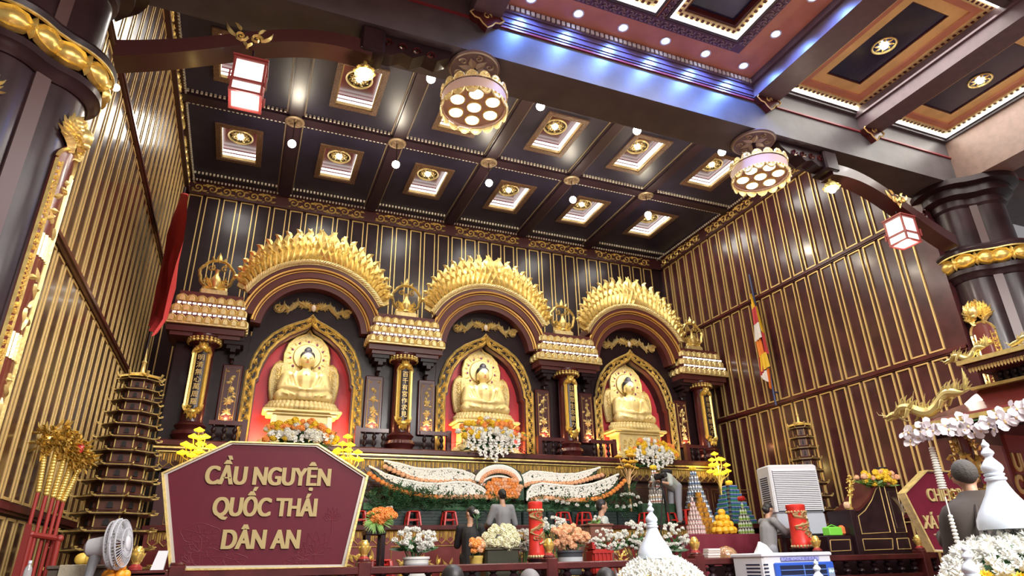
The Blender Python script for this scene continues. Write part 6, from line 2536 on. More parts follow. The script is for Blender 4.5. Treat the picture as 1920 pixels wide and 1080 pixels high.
# ------------------------------------------------------------------ dragon candles
CRED = mat('dragon candle red', (.62, .035, .025), .35, var=.15, vscale=8)
OLDG = mat('dragon relief gilding', (.50, .38, .20), .4, metal=.4)
def candle(label, px, ytop, ybot, wpx, y, zmin, zstand):
    a, b = P(px-wpx/2, ytop, Y=y), P(px+wpx/2, ytop, Y=y)
    r = (b-a).length/2
    zt = (a.z+b.z)/2
    zb = max(P(px, ybot, Y=y).z, zmin)
    x = (a.x+b.x)/2
    t = thing('dragon_candle', label, 'candle', (x, y, zb), group='red dragon candles')
    m = MB()
    m.lathe([(r, zb), (r*1.08, zb+.06), (r*1.02, zb+.1), (r*.92, zt-.16), (r*.98, zt-.14), (r*.98, zt-.06), (r*1.02, zt-.05), (r*1.0, zt), (r*.85, zt+.01), (0, zt-.02)], (x, y, 0), 28)
    m.build('wax', CRED, t, world=True)
    m = MB()
    cf = lambda aa, bb, c=0: CYF((x, y, 0), r*.96, -PI/2)(aa, bb, c)
    H = zt-zb
    pts = [(r*1.1*math.sin(k*.75), zb+H*.25+H*.55*k/16) for k in range(17)]
    ribbon(m, cf, pts, [.022+.01*math.sin(k) for k in range(17)], .04)
    for k, (aa, bb) in enumerate(pts):
        leaf(m, cf, aa, bb, rnd(0, 6), .05, .011, .02)
    for k in range(6):
        curl(m, cf, rnd(-.07, .07), zb+H*.45+rnd(-.1, .1), .035, rnd(0, 6), 1.2, .012, .03, 1, 8)
    curl(m, cf, 0, zb+H*.75, .06, 0, 1.4, .018, .04, 1, 10)
    for k in range(18):
        g = 2*PI*k/18
        m.ball((x+r*math.cos(g), y+r*math.sin(g), zt-.12), .022, 6, 4)
        m.ball((x+r*1.02*math.cos(g), y+r*1.02*math.sin(g), zb+.03), .028, 6, 4)
    m.build('gilded_dragon', OLDG, t, world=True)
    m = MB()
    m.lathe([(r*1.5, zstand), (r*1.5, zstand+.04), (r*1.1, zstand+.08), (r*1.1, zb-.05), (r*1.35, zb-.01), (r*1.35, zb)], (x, y, 0), 20)
    m.build('stand', LACQ, t, world=True)
candle('thick red candle wrapped in a gilded dragon, before the flower display', 1003, 942, 1048, 25, 9.6, 1.55, 1.26)
candle('thick red candle wrapped in a gilded dragon, before the tall white air cooler', 1490, 947, 1028, 26, 9.35, 1.5, .85)

# ------------------------------------------------------------------ small things on and behind the balustrade at right
t = thing('book_stack', 'short stack of white books left of the bronze gong shell', 'books', (P(1334, 1045, Y=9.0).x, 9.05, 1.60))
for k in range(4):
    m = MB()
    m.bev(t.location.x-.12+.01*k, t.location.x+.12+.008*k, 8.93, 9.07, 1.602+.035*k, 1.634+.035*k, .004)
    m.build('book', mat('book cover', (.62, .60, .58), .5) if k % 2 else mat('book edge', (.5, .44, .40), .6), t, world=True)
q = P(1381, 1047, Y=9.12)
t = thing('wooden_fish', 'round polished brown wooden drum behind the balustrade', 'drum', (q.x, 9.35, 1.5))
m = MB()
m.ball((q.x, 9.35, 1.62), (.19, .17, .16), 20, 12)
m.build('shell', mat('polished burl', (.22, .09, .04), .15, col2=(.42, .26, .14), vscale=9, coat=.6), t, world=True)
m = MB()
m.bx(q.x-.2, q.x+.2, 9.2, 9.5, .85, 1.48)
m.build('stand', LACQ, t, world=True)
q = P(1427, 1046, Y=9.3)
t = thing('cane_basket', 'thin cane basket with arched handle behind the balustrade', 'basket', (q.x, 9.3, 1.4))
m = MB()
m.tube([(q.x-.12+.24*k/12, 9.3, 1.52+.17*math.sin(PI*k/12)) for k in range(13)], .008, 6)
m.build('handle', mat('cane', (.55, .30, .18), .5), t, world=True)
m = MB()
m.lathe([(.09, 1.2), (.13, 1.5), (.12, 1.5), (.08, 1.22)], (q.x, 9.3, 0), 14)
m.build('body', mat('cane body', (.42, .22, .12), .6), t, world=True)
m = MB()
m.bx(q.x-.2, q.x+.2, 9.2, 9.5, .85, 1.2)
m.build('stand', LACQ, t, world=True)

# ------------------------------------------------------------------ air coolers
CW = mat('cooler white plastic', (.62, .64, .68), .4)
CG = mat('cooler grey plastic', (.42, .45, .52), .4)
CB = mat('cooler blue plastic', (.03, .10, .50), .3)
CK = mat('cooler dark grille', (.012, .018, .05), .4)
def box_from(px0, px1, y, depth):
    return P(px0, 950, Y=y).x, P(px1, 950, Y=y).x
t = thing('air_cooler', 'tall white evaporative air cooler with a slatted side on a dark stand', 'air cooler', (9.85, 10.2, .85), rz=0)
ang = R(-19)
MZ = Matrix.Rotation(ang, 4, 'Z')
q = P(1507, 1002, Y=10.1)
o = V((q.x, 10.25, 0))
zt, zm, zb = P(1500, 872, Y=10.0).z, P(1500, 962, Y=10.0).z, P(1500, 1003, Y=10.0).z
w, d = .49, .30
def lb(mb, x0, x1, y0, y1, z0, z1, b=0.0):
    tmp = MB()
    if b:
        tmp.bev(x0, x1, y0, y1, z0, z1, b)
    else:
        tmp.bx(x0, x1, y0, y1, z0, z1)
    mb.add([MZ @ V(p)+o for p in tmp.v], tmp.f)
m = MB()
lb(m, -w, w, -d, d, zm, zt, .03)
m.build('housing', CW, t, world=True)
m = MB()
lb(m, -w*.97, w*.97, -d*.95, d*.95, zb, zm, .02)
m.build('water_tank', CG, t, world=True)
m = MB()
k = 22
for i in range(k):
    z = zm+.05+(zt-zm-.18)*i/(k-1)
    lb(m, -w+.06, w-.05, -d-.018, -d+.004, z, z+.022)
m.build('front_slats', mat('cooler slat', (.66, .68, .72), .4), t, world=True)
m = MB()
lb(m, -w+.055, w-.045, -d-.004, -d+.002, zm+.03, zt-.11)
for i in range(16):
    z = zm+.06+(zt-zm-.3)*i/15
    lb(m, -w-.004, -w+.01, -d*.55, d*.6, z, z+.022)
m.build('dark_slots', CK, t, world=True)
m = MB()
lb(m, -.02, .12, -d*.95-.006, -d*.9, zb+.02, zb+.24)
m.build('level_window', mat('level window', (.16, .18, .24), .2), t, world=True)
m = MB()
for sx in (-1, 1):
    for sy in (-1, 1):
        lb(m, sx*w*.85-.03, sx*w*.85+.03, sy*d*.8-.03, sy*d*.8+.03, .85, zb-.04)
lb(m, -w*.95, w*.95, -d*.9, d*.9, zb-.05, zb)
m.build('stand', LACQ, t, world=True)
# front cooler, blue faced
t = thing('air_cooler', 'white air cooler with a blue front grille and lit display at the bottom edge', 'air cooler', (7.6, 8.0, 0))
FYC = 8.15
a, b = P(1458, 1040, Y=FYC), P(1558, 1033, Y=FYC)
x0, x1 = a.x, b.x
zt = (a.z+b.z)/2
m = MB()
m.bev(x0-.28, x1, FYC+.02, FYC+.7, .1, zt, .03)
m.bev(x0-.30, x1+.01, FYC, FYC+.72, zt-.05, zt+.01, .015)
m.build('housing', CW, t, world=True)
m = MB()
m.bev(x0-.1, x1-.03, FYC-.03, FYC+.02, .4, zt-.13, .012)
m.build('blue_front', CB, t, world=True)
m = MB()
m.bx(x0-.02, x1-.20, FYC-.034, FYC-.02, .5, zt-.17)
m.build('grille_opening', CK, t, world=True)
m = MB()
for k in range(7):
    z = zt-.24-.075*k
    m.bx(x0-.02, x1-.20, FYC-.042, FYC-.034, z, z+.012)
m.bx((x0+x1-.22)/2-.008, (x0+x1-.22)/2+.008, FYC-.044, FYC-.03, .5, zt-.17)
m.build('grille_bars', mat('blue bar', (.10, .20, .55), .3), t, world=True)
m = MB()
for k in range(10):
    z = zt-.16-.05*k
    m.bx(x0-.285, x0-.20, FYC+.1, FYC+.4, z, z+.02)
    m.bx(x0-.27, x0-.20, FYC+.01, FYC+.03, z, z+.02)
m.build('side_slots', CK, t, world=True)
m = MB()
m.bx(x0+.05, x1-.28, FYC-.006, FYC+.005, zt-.105, zt-.055)
m.build('printed_strip', mat('floral print strip', (.35, .38, .62), .4, col2=(.10, .10, .40), vscale=40), t, world=True)
m = MB()
m.bx(x1-.17, x1-.05, FYC-.036, FYC-.03, zt-.40, zt-.22)
m.build('control_panel', mat('control panel', (.25, .30, .40), .3), t, world=True)
m = MB()
for (ax, az, bx_, bz) in ((0, 0, .03, .025), (.03, .025, .055, 0), (.055, 0, .08, .025), (.0, .012, .02, .03)):
    m.tube([(x1-.15+ax, FYC-.04, zt-.28+az), (x1-.15+bx_, FYC-.04, zt-.28+bz)], .007, 5)
m.build('lit_display', glow('display cyan', (.25, .85, 1.0), 3), t, world=True)
t2 = thing('crumpled_paper', 'crumpled white paper lying on the blue-fronted cooler', 'paper', (x0-.1, FYC+.2, zt+.01))
m = MB()
cp_ = V((x0-.05, FYC+.2, zt+.012))
m.loft([[cp_+V((.16*math.cos(g)*(1+.3*math.sin(3*g)), .1*math.sin(g), 0)) for g in [2*PI*k/10 for k in range(10)]], [cp_+V((-.04+.09*math.cos(g)*(1+.5*math.sin(2*g)), .05*math.sin(g), .07+.05*math.sin(2*g+1))) for g in [2*PI*k/10 for k in range(10)]], [cp_+V((-.08+.02*math.cos(g), .02*math.sin(g), .16)) for g in [2*PI*k/10 for k in range(10)]]])
m.build('sheet', WPL, t2, world=True, sharp=5)
# ------------------------------------------------------------------ people
SKIN = mat('skin', (.46, .26, .17), .5)
HAIRM = mat('black hair', (.012, .010, .010), .5, bump=.08, bscale=60)
GREYC = mat('grey tunic cloth', (.22, .22, .23), .8, bump=.15, bscale=12)
PALEC = mat('pale grey shirt cloth', (.36, .40, .38), .8, bump=.1, bscale=12)
BLKC = mat('black cloth', (.014, .013, .014), .75, bump=.1, bscale=12)
LGREY = mat('light grey trousers', (.25, .26, .30), .8, bump=.15, bscale=10)
ROBE = mat('brown robe cloth', (.026, .017, .012), .8, bump=.25, bscale=7)
SHOE = mat('dark shoe', (.02, .02, .02), .5)

def hand_prims(w, d, side, curl_=.5, k=1.0):
    """palm, four unequal bent fingers and a thumb at wrist w, pointing along d"""
    d = V(d).normalized()
    s = d.cross(V((0, 0, 1)))
    if s.length < .2:
        s = V((1, 0, 0))
    s.normalize()
    n = s.cross(d)
    w = V(w)
    pr = [('c', w, w+d*.05*k, .026*k, .033*k), ('c', w+d*.05*k-s*.022*k, w+d*.085*k-s*.026*k, .018*k, .015*k), ('c', w+d*.05*k+s*.022*k, w+d*.085*k+s*.026*k, .018*k, .015*k)]
    for i, L in enumerate((.062, .072, .068, .052)):
        b = w+d*.09*k+s*(-.03+.02*i)*k
        m = b+(d*math.cos(curl_*.6)-n*math.sin(curl_*.6))*L*.55*k
        e = m+(d*math.cos(curl_*1.5)-n*math.sin(curl_*1.5))*L*.5*k
        pr += [('c', b, m, .0095*k, .009*k), ('c', m, e, .009*k, .0075*k)]
    b = w+d*.035*k-s*side*.03*k
    m = b+(d*.7-s*side*.7).normalized()*.038*k
    pr += [('c', b, m, .012*k, .0105*k), ('c', m, m+(d*.95-s*side*.25).normalized()*.03*k, .0105*k, .008*k)]
    return pr

def person(label, loc, yaw, H, pose, top, bottom, hair=HAIRM, hairkind='short', sleeve='long', skirt=None, group=None, extra=None, name='person', voxel=.0125):
    """figure facing -Y before the turn; pose gives joints in metres for a standing height H"""
    t = thing(name, label, 'person', loc, yaw, group)
    J = {'pelvis': (0, 0, .53), 'chest': (0, 0, .72), 'neck': (0, .005, .825), 'head': (0, -.012, .925),
         'sl': (.108, 0, .792), 'sr': (-.108, 0, .792), 'el': (.15, .01, .62), 'er': (-.15, .01, .62), 'wl': (.15, -.06, .48), 'wr': (-.15, -.06, .48),
         'hl': (.055, 0, .51), 'hr': (-.055, 0, .51), 'kl': (.058, -.01, .275), 'kr': (-.058, -.01, .275), 'al': (.058, .015, .045), 'ar': (-.058, .015, .045)}
    J.update(pose)
    J = {k: V(v)*H for k, v in J.items()}
    u = H/1.7
    hd = J['head']
    nk = J['neck']
    face = V(pose.get('face', (0, -1, 0))).normalized() if 'face' in pose else V((0, -1, 0))
    side = face.cross(V((0, 0, 1))).normalized()
    upv = (hd-nk).normalized()
    pr = [('s', hd+upv*.025*u, (.075*u, .09*u, .10*u), Matrix.Rotation(math.atan2(face.x, -face.y), 4, 'Z')), ('s', hd-upv*.05*u+face*.025*u, (.055*u, .06*u, .06*u)),
          ('c', nk-upv*.03*u, hd-upv*.05*u, .055*u, .05*u),
          ('c', hd+face*.085*u+upv*.01*u, hd+face*.102*u-upv*.022*u, .010*u, .015*u)]
    for s in (-1, 1):
        pr.append(('s', hd+side*s*.078*u+upv*.0*u, (.015*u, .02*u, .032*u)))
    pr += [('c', J['pelvis'], J['chest'], .125*u, .135*u), ('c', J['chest'], nk-upv*.06*u, .13*u, .075*u), ('c', J['sl'], J['sr'], .052*u, .052*u)]
    for q, sd in (('l', 1), ('r', -1)):
        pr += [('c', J['s'+q], J['e'+q], .052*u, .042*u), ('c', J['e'+q], J['w'+q], .041*u, .028*u)]
        pr += hand_prims(J['w'+q], J['w'+q]-J['e'+q], sd, .5, u)
        pr += [('c', J['h'+q], J['k'+q], .083*u, .056*u), ('c', J['k'+q], J['a'+q], .055*u, .036*u), ('c', J['a'+q]-V((0, 0, .02*u)), J['a'+q]+V((0, -.15*u, -.045*u)), .036*u, .028*u)]
    put('body', blob(pr, voxel, 3, 'body'), SKIN, t)
    # upper garment
    g = .016*u
    pc = [('c', J['pelvis']-V((0, 0, .02)), J['chest'], .135*u+g, .145*u+g), ('c', J['chest'], nk-upv*.075*u, .142*u+g, .075*u), ('c', J['sl'], J['sr'], .054*u+g, .054*u+g), ('c', J['sl'], nk-upv*.05*u, .05*u+g, .05*u), ('c', J['sr'], nk-upv*.05*u, .05*u+g, .05*u)]
    for q in 'lr':
        pc.append(('c', J['s'+q], J['e'+q], .058*u+g, .048*u+g))
        if sleeve == 'long':
            pc.append(('c', J['e'+q], J['e'+q].lerp(J['w'+q], .93), .048*u+g, .042*u+g))
    if skirt:
        zz = V((0, 0, -1))
        c = (J['hl']+J['hr'])/2
        for s in (-1, 1):
            pc.append(('c', c+V((s*.05*u, 0, 0)), c+V((s*.085*u, 0, 0))+zz*skirt*u, .13*u, .10*u))
        pc.append(('c', c, c+zz*skirt*u, .14*u, .13*u))
    put('upper_garment', blob(pc, .016, 5, 'garment'), top, t)
    pb_ = []
    for q in 'lr':
        pb_ += [('c', J['h'+q], J['k'+q], .098*u, .074*u), ('c', J['k'+q], J['k'+q].lerp(J['a'+q], .92), .072*u, .062*u)]
    pb_.append(('c', J['hl'], J['hr'], .105*u, .105*u))
    put('trousers', blob(pb_, .016, 4, 'trousers'), bottom, t)
    m = MB()
    for q in 'lr':
        m.ball(J['a'+q]+V((0, -.06*u, -.045*u)), (.045*u, .125*u, .034*u), 12, 7)
    m.build('shoes', SHOE, t)
    if hair is not None:
        hp = [('s', hd+upv*.045*u-face*.018*u, (.084*u, .095*u, .092*u), Matrix.Rotation(math.atan2(face.x, -face.y), 4, 'Z')), ('s', hd-face*.045*u, (.074*u, .06*u, .075*u))]
        if hairkind == 'bun':
            hp.append(('s', hd-face*.10*u+upv*.02*u, (.042*u, .042*u, .042*u)))
        put('hair', blob(hp, .012, 2, 'hair'), hair, t)
    m = MB()
    for s in (-1, 1):
        m.ball(hd+face*.083*u+side*s*.032*u+upv*.02*u, (.011*u, .008*u, .006*u), 8, 5)
        m.tube([hd+face*.088*u+side*s*.016*u+upv*.04*u, hd+face*.084*u+side*s*.05*u+upv*.038*u], .004*u, 5)
    m.build('eyes_and_brows', HAIRM, t)
    m = MB()
    m.tube([hd+face*.077*u+side*.022*u-upv*.055*u, hd+face*.088*u-upv*.055*u, hd+face*.077*u-side*.022*u-upv*.055*u], .006*u, 5)
    m.build('lips', mat('lips', (.35, .12, .10), .5), t)
    return t

FS = .85
# in black, holding up a white flower, head turned right
q = P(882, 1000, Y=11.0)
person('person in black holding up a white flower before the winged display', (q.x, 11.0, FS), R(150), 1.66,
       {'el': (.15, -.06, .63), 'wl': (.13, -.19, .70), 'er': (-.14, -.05, .64), 'wr': (-.02, -.17, .66), 'face': (.85, -.45, -.05)} , BLKC, BLKC, skirt=.35)
q2 = P(893, 962, Y=10.85)
t = thing('white_flower', 'single white flower on a stem held by the person in black', 'flower', (q2.x, 10.85, q2.z-.2))
m = MB()
m.cyl((q2.x+.02, 10.85, q2.z-.25), (q2.x, 10.85, q2.z), .007)
for k in range(3):
    bladeleaf(m, (q2.x, 10.85, q2.z-.1), (q2.x+.07*(-1)**k, 10.83, q2.z-.04+.03*k), .014)
m.build('stem', GRN, t, world=True)
bloom(t, MUM['w'], (q2.x, 10.85, q2.z+.01), .055)
# in grey, back to the viewer, on a low step
q = P(943, 1000, Y=11.75)
m = MB()
m.bev(q.x-.3, q.x+.3, 11.5, 12.0, FS, FS+.42, .02)
tag(m.build('step', LACQ), 'low dark wooden step under the person in a long grey tunic', 'step')
person('person in a long grey tunic seen from behind, facing the flower display', (q.x, 11.75, FS+.42), R(184), 1.62,
       {'el': (.155, -.04, .63), 'wl': (.10, -.20, .62), 'er': (-.165, -.02, .62), 'wr': (-.16, -.19, .60)}, GREYC, GREYC, hairkind='bun', skirt=.45)
# man in pale shirt walking right
q = P(1130, 1000, Y=10.7)
person('man in a pale grey shirt walking to the right before the ferns', (q.x, 10.7, FS), R(75), 1.78,
       {'kl': (.06, -.10, .28), 'al': (.06, -.08, .05), 'kr': (-.06, .03, .28), 'ar': (-.06, .16, .08), 'wl': (.15, -.13, .50), 'er': (-.15, .06, .63), 'wr': (-.15, .07, .48)}, PALEC, LGREY, sleeve='short')
# woman in grey leaning towards the cooler
q = P(1437, 1000, Y=9.95)
person('person in a grey tunic reaching out to the tall white air cooler', (q.x, 9.95, FS), R(82), 1.70,
       {'chest': (0, -.03, .72), 'neck': (0, -.05, .822), 'head': (0, -.075, .918), 'sl': (.11, -.04, .795), 'sr': (-.11, -.04, .795), 'el': (.12, -.17, .70), 'wl': (.09, -.30, .715), 'er': (-.13, -.15, .68), 'wr': (-.10, -.29, .70), 'kl': (.06, -.06, .28), 'ar': (-.06, .12, .06)}, GREYC, LGREY, hairkind='bun', skirt=.32)
# photographer bending over a tripod camera, standing on the ledge
q = P(1268, 982, Y=12.45)
pt = person('photographer in pale shirt and grey trousers bending over a tripod camera', (q.x, 12.45, LT), R(-68), 1.62,
       {'pelvis': (0, .06, .52), 'hl': (.055, .06, .50), 'hr': (-.055, .06, .50), 'chest': (0, -.13, .60), 'neck': (0, -.23, .615), 'head': (0, -.315, .61), 'sl': (.115, -.20, .605), 'sr': (-.115, -.20, .605),
        'el': (.16, -.28, .50), 'wl': (.08, -.38, .53), 'er': (-.16, -.28, .50), 'wr': (-.08, -.38, .53), 'kl': (.06, .02, .27), 'kr': (-.06, .03, .27)}, PALEC, LGREY, sleeve='short')
m = MB()
m.ball((0, -.10*1.62, .69*1.62), (.13, .15, .07), 14, 8)
m.build('black_backpack', BLKC, pt)
c = P(1238, 893, Y=11.9)
t = thing('tripod_camera', 'black video camera on a tall black tripod in front of the photographer', 'camera', (c.x, 11.9, FS))
m = MB()
m.bev(c.x-.06, c.x+.06, 11.80, 11.98, c.z-.05, c.z+.06, .012)
m.build('camera_body', BLKC, t, world=True)
m = MB()
m.lathe([(.04, 0), (.045, .1), (.05, .12)], (c.x-.02, 11.80, c.z), 14, Matrix.Rotation(R(90), 4, 'X'))
m.build('lens', BLKC, t, world=True)
m = MB()
m.cyl((c.x, 11.9, c.z-.05), (c.x+.03, 11.9, c.z-.35), .02)
m.cyl((c.x+.02, 11.9, c.z-.2), (c.x-.2, 11.8, c.z-.3), .012)
m.build('tripod_head', BLKC, t, world=True)
top_ = V((c.x+.03, 11.9, c.z-.25))
for px, yy in ((1225, 11.7), (1286, 11.6), (1262, 12.1)):
    e = P(px, 1040, Y=yy)
    e.z = FS
    m = MB()
    m.tube([top_, top_.lerp(e, .5), e], [.02, .017, .012], 6)
    m.build('leg', BLKC, t, world=True)
# monk, back view, in the foreground at right
MY = 3.1
q = P(1817, 900, Y=MY)
mk_z = P(1800, 867, Y=MY).z-1.48
m = MB()
m.bev(q.x-.45, q.x+.5, MY-.45, MY+.5, 0, mk_z, .02)
tag(m.build('platform', MARO), 'low maroon platform under the monk', 'platform')
mk = person('shaven-headed monk in a dark brown robe and glasses, seen from behind', (q.x, MY, mk_z), R(168), 1.48,
       {'head': (.0, -.02, .925), 'el': (.135, -.08, .65), 'wl': (.04, -.20, .68), 'er': (-.24, -.06, .745), 'wr': (-.24, -.25, .76), 'face': (-.75, -.6, 0)}, ROBE, ROBE, hair=None, skirt=.75, name='person')
hd = V((0, -.02, .925))*1.48
put('cropped_hair', blob([('s', hd+V((.012, .022, .048)), (.078, .088, .088))], .01, 2), mat('cropped grey hair', (.06, .055, .05), .8, bump=.3, bscale=90), mk)
m = MB()
rg = random.Random(4)
rows = []
for (zz, rx, ry) in ((.868, .052, .050), (.862, .060, .060), (.845, .075, .068), (.825, .115, .082), (.80, .158, .105), (.765, .178, .12), (.72, .185, .13), (.60, .19, .14), (.45, .20, .15), (.30, .21, .16)):
    rows.append([V((rx*1.08*math.cos(a)*(1+.035*math.sin(5*a+zz*9)), .01+ry*1.1*math.sin(a)*(1+.05*math.sin(6*a)), zz))*1.48 for a in [2*PI*k/40 for k in range(40)]])
m.loft(rows, cap=False)
for k in range(9):
    x = -.20+.05*k
    m.tube([V((x*.5, .10, .80))*1.48, V((x*.9, .155, .66))*1.48, V((x*1.05, .165, .48))*1.48], [.012, .022, .016], 6)
m.build('draped_shawl', ROBE, mk)
m = MB()
fd = V((-.75, -.6, 0)).normalized()
sd = fd.cross(V((0, 0, 1)))
for s in (-1, 1):
    m.tube([hd+fd*.09+sd*s*.06+V((0, 0, .02)), hd+sd*s*.085+V((0, 0, .025)), hd-fd*.02+sd*s*.085+V((0, 0, .005))], .0035, 5)
    c_ = hd+fd*.098+sd*s*.034+V((0, 0, .012))
    m.tube([c_+sd*.028*math.cos(a)+V((0, 0, .02*math.sin(a))) for a in [2*PI*k/12 for k in range(13)]], .003, 4)
m.build('glasses', BLKC, mk)
# seated onlookers whose heads just reach into the frame
def onlooker(label, px, py, y, hm):
    q = P(px, py, Y=y)
    t = thing('person', label, 'person', (q.x, y, 0))
    z = q.z
    pr = [('s', (0, 0, z-.10), (.078, .092, .105)), ('c', (0, 0, z-.19), (0, .01, z-.28), .05, .055), ('c', (-.16, .01, z-.34), (.16, .01, z-.34), .07, .07), ('c', (0, .01, z-.36), (0, .0, z-.78), .15, .15)]
    for s in (-1, 1):
        pr += [('c', (s*.18, .01, z-.35), (s*.21, .0, z-.62), .05, .045), ('c', (s*.21, 0, z-.62), (s*.12, .22, z-.68), .042, .03), ('c', (s*.09, .0, z-.8), (s*.12, .38, z-.80), .085, .06), ('c', (s*.12, .38, z-.8), (s*.12, .36, .08), .055, .04), ('c', (s*.12, .36, .05), (s*.12, .48, .04), .04, .03)]
        pr += hand_prims((s*.12, .22, z-.68), (0, 1, -.1), s, .4)
    put('body', blob(pr, .014, 3), SKIN, t)
    g = [('c', (-.16, .01, z-.35), (.16, .01, z-.35), .085, .085), ('c', (0, .01, z-.37), (0, .0, z-.8), .168, .17)]
    for s in (-1, 1):
        g += [('c', (s*.18, .01, z-.36), (s*.21, .0, z-.62), .066, .06), ('c', (s*.09, 0, z-.8), (s*.12, .38, z-.8), .10, .075), ('c', (s*.12, .38, z-.8), (s*.12, .36, .15), .07, .055)]
    put('clothes', blob(g, .016, 3), GREYC, t)
    put('hair', blob([('s', (0, -.01, z-.085), (.09, .10, .10)), ('s', (0, -.03, z-.16), (.08, .08, .09))], .012, 2), hm, t)
    m = MB()
    m.bev(-.2, .2, -.2, .2, max(.1, z-.95), max(.14, z-.89), .01)
    for sx in (-1, 1):
        for sy in (-1, 1):
            m.cyl((sx*.17, sy*.17, 0), (sx*.15, sy*.15, max(.1, z-.94)), .018)
    m.build('seat_stool', SRED, t)
onlooker('seated person with black hair, head just showing under the balustrade post left of centre', 848, 1061, 5.2, HAIRM)
onlooker('seated person with dark hair, head just showing beside the white stupa', 1134, 1066, 5.6, HAIRM)
onlooker('seated person with short grey hair, head barely showing below the red dragon candle', 992, 1069, 5.4, mat('grey hair', (.16, .15, .15), .6))

# ------------------------------------------------------------------ white stupas in mounds of chrysanthemums
STW = mat('stupa white with blue light cast', (.62, .71, .80), .38, coat=.2)  # blue cast of the downlights mixed into the white base colour
def stupa(t, x, y, z, s, full=True):
    pr = [(0, 0)] if False else []
    pr += [(1.0, 0), (1.02, .12), (.98, .35), (.85, .62), (.66, .92), (.48, 1.22), (.36, 1.5), (.30, 1.68), (.31, 1.70), (.36, 1.73), (.36, 1.80), (.31, 1.83), (.30, 1.87), (.34, 1.90), (.34, 1.95), (.28, 1.98), (.33, 2.05), (.37, 2.14), (.34, 2.26), (.24, 2.40), (.15, 2.52), (.12, 2.58), (.16, 2.63), (.22, 2.70), (.20, 2.78), (.12, 2.88), (.10, 2.94), (.14, 2.99), (.13, 3.06), (.07, 3.14), (.02, 3.24), (0, 3.25)]
    m = MB()
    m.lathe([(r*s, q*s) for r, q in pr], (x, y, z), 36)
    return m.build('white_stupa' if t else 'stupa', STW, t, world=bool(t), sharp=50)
def mound(label, px, py_top, wpx, y, seed, n, r, ztop_px, s_px):
    """flower mound with stupa on top; sizes in photo pixels at depth y"""
    rg = random.Random(seed)
    c = P(px, py_top, Y=y)
    k = (P(px+10, py_top, Y=y)-c).length/10
    w = wpx*k/2
    t = thing('flower_mound', label, 'flowers', (c.x, y, max(0, c.z-.9)), group='white chrysanthemum mounds')
    H = w*.85
    m = MB()
    m.lathe([(w*.75, c.z-H*1.3), (w*.8, c.z-H), (w*.66, c.z-H*.5), (w*.36, c.z-H*.22), (0, c.z-H*.15)], (c.x, y, 0), 24)
    m.build('green_core', GRN, t, world=True)
    m = MB()
    m.lathe([(w*.5, 0), (w*.5, c.z-H*1.3), (w*.95, c.z-H*1.3), (w*.95, c.z-H*1.25), (0, c.z-H*1.25)], (c.x, y, 0), 20)
    m.build('pedestal', LACQ, t, world=True)
    dirs = list(fib(n*2))
    rg.shuffle(dirs)
    cnt = 0
    far = MB()
    for d in fib(int(n*2)):
        if d.z < -.25 or d.y > .55:
            continue
        p = V((c.x+d.x*w*.90, y+d.y*w*.90, c.z-H+d.z*H*.93-.03))
        if p.z < c.z-H*1.2:
            continue
        low = d.z < .52 and rg.random() < .66
        if cnt < 98 and (rg.random() < .8 or low):
            bloom(t, MUM['y' if low else 'w'], p, r*rg.uniform(.85, 1.15))
            cnt += 1
        else:
            rr = r*rg.uniform(.85, 1.1)
            far.add([p+v.co*rr for v in MUM['w'].vertices], [tuple(f.vertices) for f in MUM['w'].polygons])
    if far.v:
        w_ = far.build('outer_blooms', WHT, t, world=True)
        w_['kind'] = 'stuff'
    st_ = thing('stupa', label.replace('mound of white and yellow chrysanthemums', 'white bell-shaped stupa').split(' under')[0], 'stupa', (c.x, y, c.z-.03), group='white stupas')
    return c, k, t, st_
c, k, t_, s_ = mound('mound of white and yellow chrysanthemums under the middle stupa', 1232, 1034, 158, 4.15, 41, 170, .050, 0, 0)
hh = (P(1221, 938, Y=4.15)-P(1226, 1040, Y=4.15)).length
s_['label'] = 'white bell-shaped stupa with a spire before the draped table'
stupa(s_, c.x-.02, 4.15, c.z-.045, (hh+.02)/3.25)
c, k, t_, s_ = mound('mound of white and yellow chrysanthemums under the stupa at the right edge', 1890, 985, 225, 2.45, 42, 190, .050, 0, 0)
hh = (P(1857, 825, Y=2.45)-P(1890, 990, Y=2.45)).length
s_['label'] = 'larger white bell-shaped stupa with a spire beside the monk'
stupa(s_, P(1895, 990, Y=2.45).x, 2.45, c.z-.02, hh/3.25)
def small_stupa(label, px, py, y, hpx):
    c = P(px, py, Y=y)
    hh = (P(px, py+hpx, Y=y)-c).length
    s = thing('stupa', label, 'stupa', (c.x, y, c.z-hh*1.5), group='white stupas')
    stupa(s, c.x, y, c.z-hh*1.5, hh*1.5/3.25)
    m = MB()
    m.bev(c.x-.16, c.x+.16, y-.16, y+.16, 0, c.z-hh*1.5, .02)
    tag(m.build('stupa_pedestal', LACQ), 'dark pedestal under the small ' + label.split('small ')[-1], 'pedestal')
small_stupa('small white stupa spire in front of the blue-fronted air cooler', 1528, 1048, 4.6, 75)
small_stupa('small white stupa spire in front of the right flower mound', 1806, 1020, 2.05, 90)
